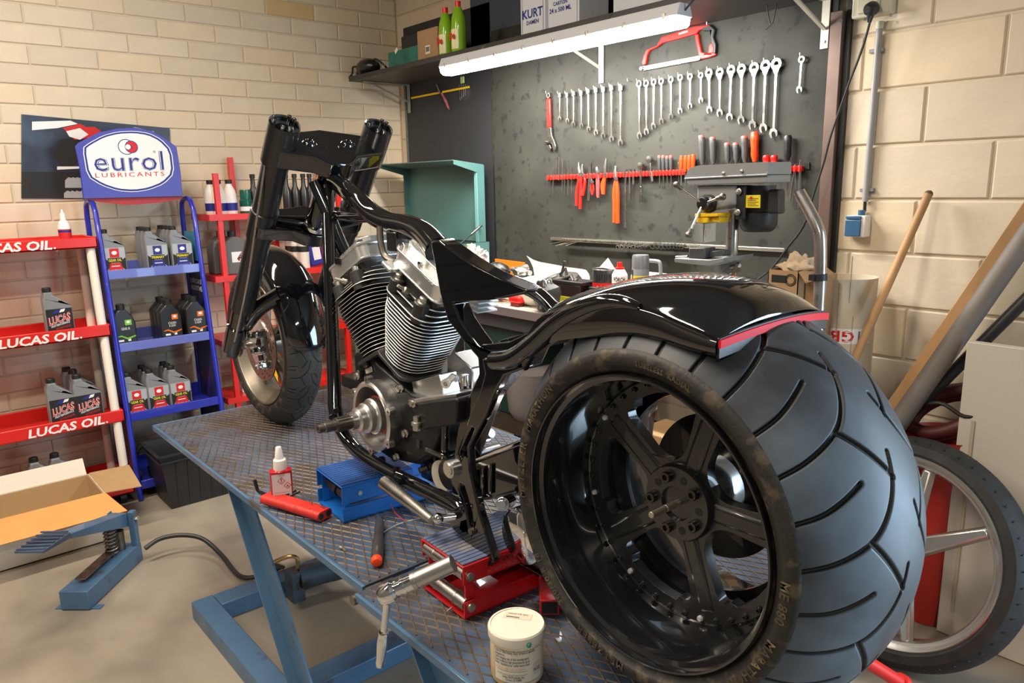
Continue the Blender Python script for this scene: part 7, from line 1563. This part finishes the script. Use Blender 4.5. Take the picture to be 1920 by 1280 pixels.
# black screwdriver
a=tb(707,1062); b=tb(713,985); t=thing('black_screwdriver','black gripped screwdriver with orange end cap lying on the tread plate','screwdriver',a); d=(b-a); d.z=0; L=d.length; d.normalize(); r_=.0125; ac=a+UZ*.0145
obj('end_cap',MB().lathe([(.0,-.004),(.009,-.003),(.0135,.002),(.0135,.012)],ac-d*.006,d,20,cap=(False,True)),M_orange,t)
obj('handle',MB().lathe([(.0125,.005),(.0145,.02),(.0145,L*.35),(.0115,L*.62),(.0125,L*.8),(.012,L*.93),(.006,L*1.02)],ac,d,16),mat('grey_black_grip',srgb(50,48,48),.5),t)
for k in range(5): obj('grip_notch',MB().bar(ac+d*(.026+.005*k)+UZ*.0135+Vector((-.004,0,0)),ac+d*(.026+.005*k)+UZ*.0135+Vector((.004,0,0)),.0016,.002),mat('grip_notch_grey',srgb(100,98,98),.5),t)
obj('blade',MB().cyl(ac+d*L,ac+d*(L+.055)+UZ*-.008,.003,n=10),M_dsteel,t)
o=obj('thin_wire',MB().tube([tb(718,998,z0+.003),tb(740,985,z0+.004),tb(762,977,z0+.004),tb(785,972,z0+.01),tb(800,970,z0+.014)],.0014,n=6,smooth=3),M_zinc); tag(o,'thin bare wire curling from the screwdriver towards the kickstand','wire')
o=obj('red_wire',MB().tube([tb(733,945,z0+.02),tb(742,962,z0+.008),tb(760,977,z0+.004)],.0012,n=6,smooth=3),mat('pink_wire',srgb(220,70,80),.5)); tag(o,'thin red wire beside the blue jack','wire')
# grease tub
p=tb(970,1258); kk=FPX/((p-Vector((0,0,EYE))).dot(_f)); rt=53/kk; ht=.098
t=thing('grease_tub','round white tub with screw lid and printed instructions at the front of the table','tub',p)
obj('tub_body',MB().lathe([(rt*.90,0),(rt*.93,.004),(rt*.93,ht-.012)],p,UZ,48),mat('cream_tub',srgb(226,214,186),.4,col2=srgb(222,180,110),t=(.45,.7),c2s=9),t); obj('lid',MB().lathe([(rt*.98,ht-.020),(rt,ht-.018),(rt,ht-.003),(rt*.965,ht),(rt*.90,ht),(rt*.89,ht-.0015),(.0,ht-.0015)],p,UZ,48,cap=(True,False)),mat('lid_white',srgb(232,224,208),.45,var=.04),t,ang=30)
AMt=math.atan2(-p.y,-p.x); m=MB(); r1=rt*.93+.0006
wrapq(m,p,r1,AMt-.95,AMt+1.0,.010,ht-.026,0,16); r1+=.0004
for (a0,a1,z0_,z1_) in ((AMt-.95,AMt+1.0,ht-.0268,ht-.026),(AMt-.95,AMt+1.0,.010,.0108),(AMt-.95,AMt-.94,.010,ht-.026)): wrapq(m,p,r1,a0,a1,z0_,z1_,3,12)
vv=[('Lucas X-TRA Heavy Duty Grease is specially',.066,.0052,1,1.62),('designed to:',.060,.0048,1,.45),('Resist slinging out of fast moving parts',.054,.0048,1,1.35),('Resist melting at high temperatures up to',.048,.0048,1,1.38),('Resist "squeezing out" under heavy loads',.042,.0048,1,1.38),('CAUTION  KEEP OUT OF REACH',.034,.004,2,1.2),('Lucas Oil Products, Inc.',.018,.0052,1,.85),('Corona, CA 92880',.013,.004,1,.6)]
for s_,zf,hh,mi,wd in vv:
    w_=wd*rt*.93; cen=AMt+(-.90 +wd/2 if wd>1.1 or s_=='designed to:' else -.15); wtext(m,s_,p,r1+.0003,cen,zf*ht/.098*.98+.002,hh,mi,w_,.01)
wrapq(m,p,r1,AMt-.8,AMt+.35,.0255,.0262,3,8); wrapq(m,p,r1,AMt-.8,AMt+.35,.0325,.0332,3,8)
wrapq(m,p,r1+.0002,AMt+.62,AMt+.95,.020,.045,4,4); wtext(m,'14 OZ',p,r1+.0006,AMt+.78,.028,.006,1,.3*rt)
obj('printed_label',m,[mat('tub_label',srgb(222,214,196),.5),mat('print_navy',srgb(40,48,70),.6),mat('print_salmon',srgb(220,160,130),.6),mat('print_green',srgb(60,120,100),.6),mat('print_pale',srgb(200,196,184),.6)],t)
m=MB(); sx_=_r2.copy(); sx_.z=0; sx_.normalize(); sy_=Vector((-sx_.y,sx_.x,0)); o_=p+UZ*(ht-.0010)+sy_*rt*.42+sx_*rt*.05
rot_=Matrix.Rotation(R(-14),3,'Z'); ex,ey=rot_@sx_,rot_@sy_
m.poly([o_+ex*a*rt+ey*b*rt for a,b in ((-.5,-.17),(.5,-.17),(.5,.2),(-.5,.2))],0)
for k in range(22): m.poly([o_+UZ*.0003+ex*rt*(-.4+k*.022+(k%3)*.003+s*.012)+ey*rt*b for s,b in ((0,-.12),(1,-.12),(1,-.05),(0,-.05))],1)
m.text('GREASE TUB 14OZ',o_+UZ*.0003+ey*rt*.08,ex,ey,rt*.07,1,width=rt*.7)
obj('lid_sticker',m,[mat('label_cream_paper',srgb(218,206,184),.6),mat('print_navy',srgb(40,48,70),.6)],t)
obj('teal_smear',lump('x',p+Vector((math.cos(AMt+.42)*rt*1.0,math.sin(AMt+.42)*rt*1.0,ht-.016)),.006,.006,.006,mat('teal_smear',srgb(60,140,120),.5),None,2,.3,n=6).data and MB().sph(p+Vector((math.cos(AMt+.42)*rt*.99,math.sin(AMt+.42)*rt*.99,ht-.014)),.005,10),mat('teal_smear',srgb(60,140,120),.5),t)
for o_ in list(bpy.data.objects):
    if o_.name=='x': bpy.data.objects.remove(o_)
o=obj('small_screw',MB().cyl(tb(640,1027),tb(648,1032,z0+.006),.002,n=8).cyl(tb(638,1026,z0+.002),tb(641,1028,z0+.002),.004,n=8),M_zinc); tag(o,'tiny bright screw lying on the tread plate left of the screwdriver','screw')
o=obj('split_pin',MB().tube([tb(838,1146,z0+.003),tb(848,1138,z0+.006)],.0016,n=6),M_zinc); tag(o,'tiny metal pin lying beside the red jack','pin')
# dark box standing at the far side of the table behind the engine
a=tb(640,722); o=thing('grey_case','grey steel case with red corner standing on the far side of the lift table','case',(a.x+.15,a.y+.1,TZ))
m=MB(); xx,yy=a.x,a.y; m.bx(xx,xx+.42,yy,yy+.16,TZ+.003,TZ+.05); obj('case_base',m,M_blackp,o,bevel=.004); obj('case_lid',MB().bx(xx-.003,xx+.42,yy+.08,yy+.165,TZ+.05,TZ+.36),mat('grey_green_steel',srgb(96,104,100),.5),o,bevel=.006); obj('red_corner',MB().bx(xx-.006,xx+.01,yy-.004,yy+.02,TZ+.035,TZ+.055),M_redp,o)
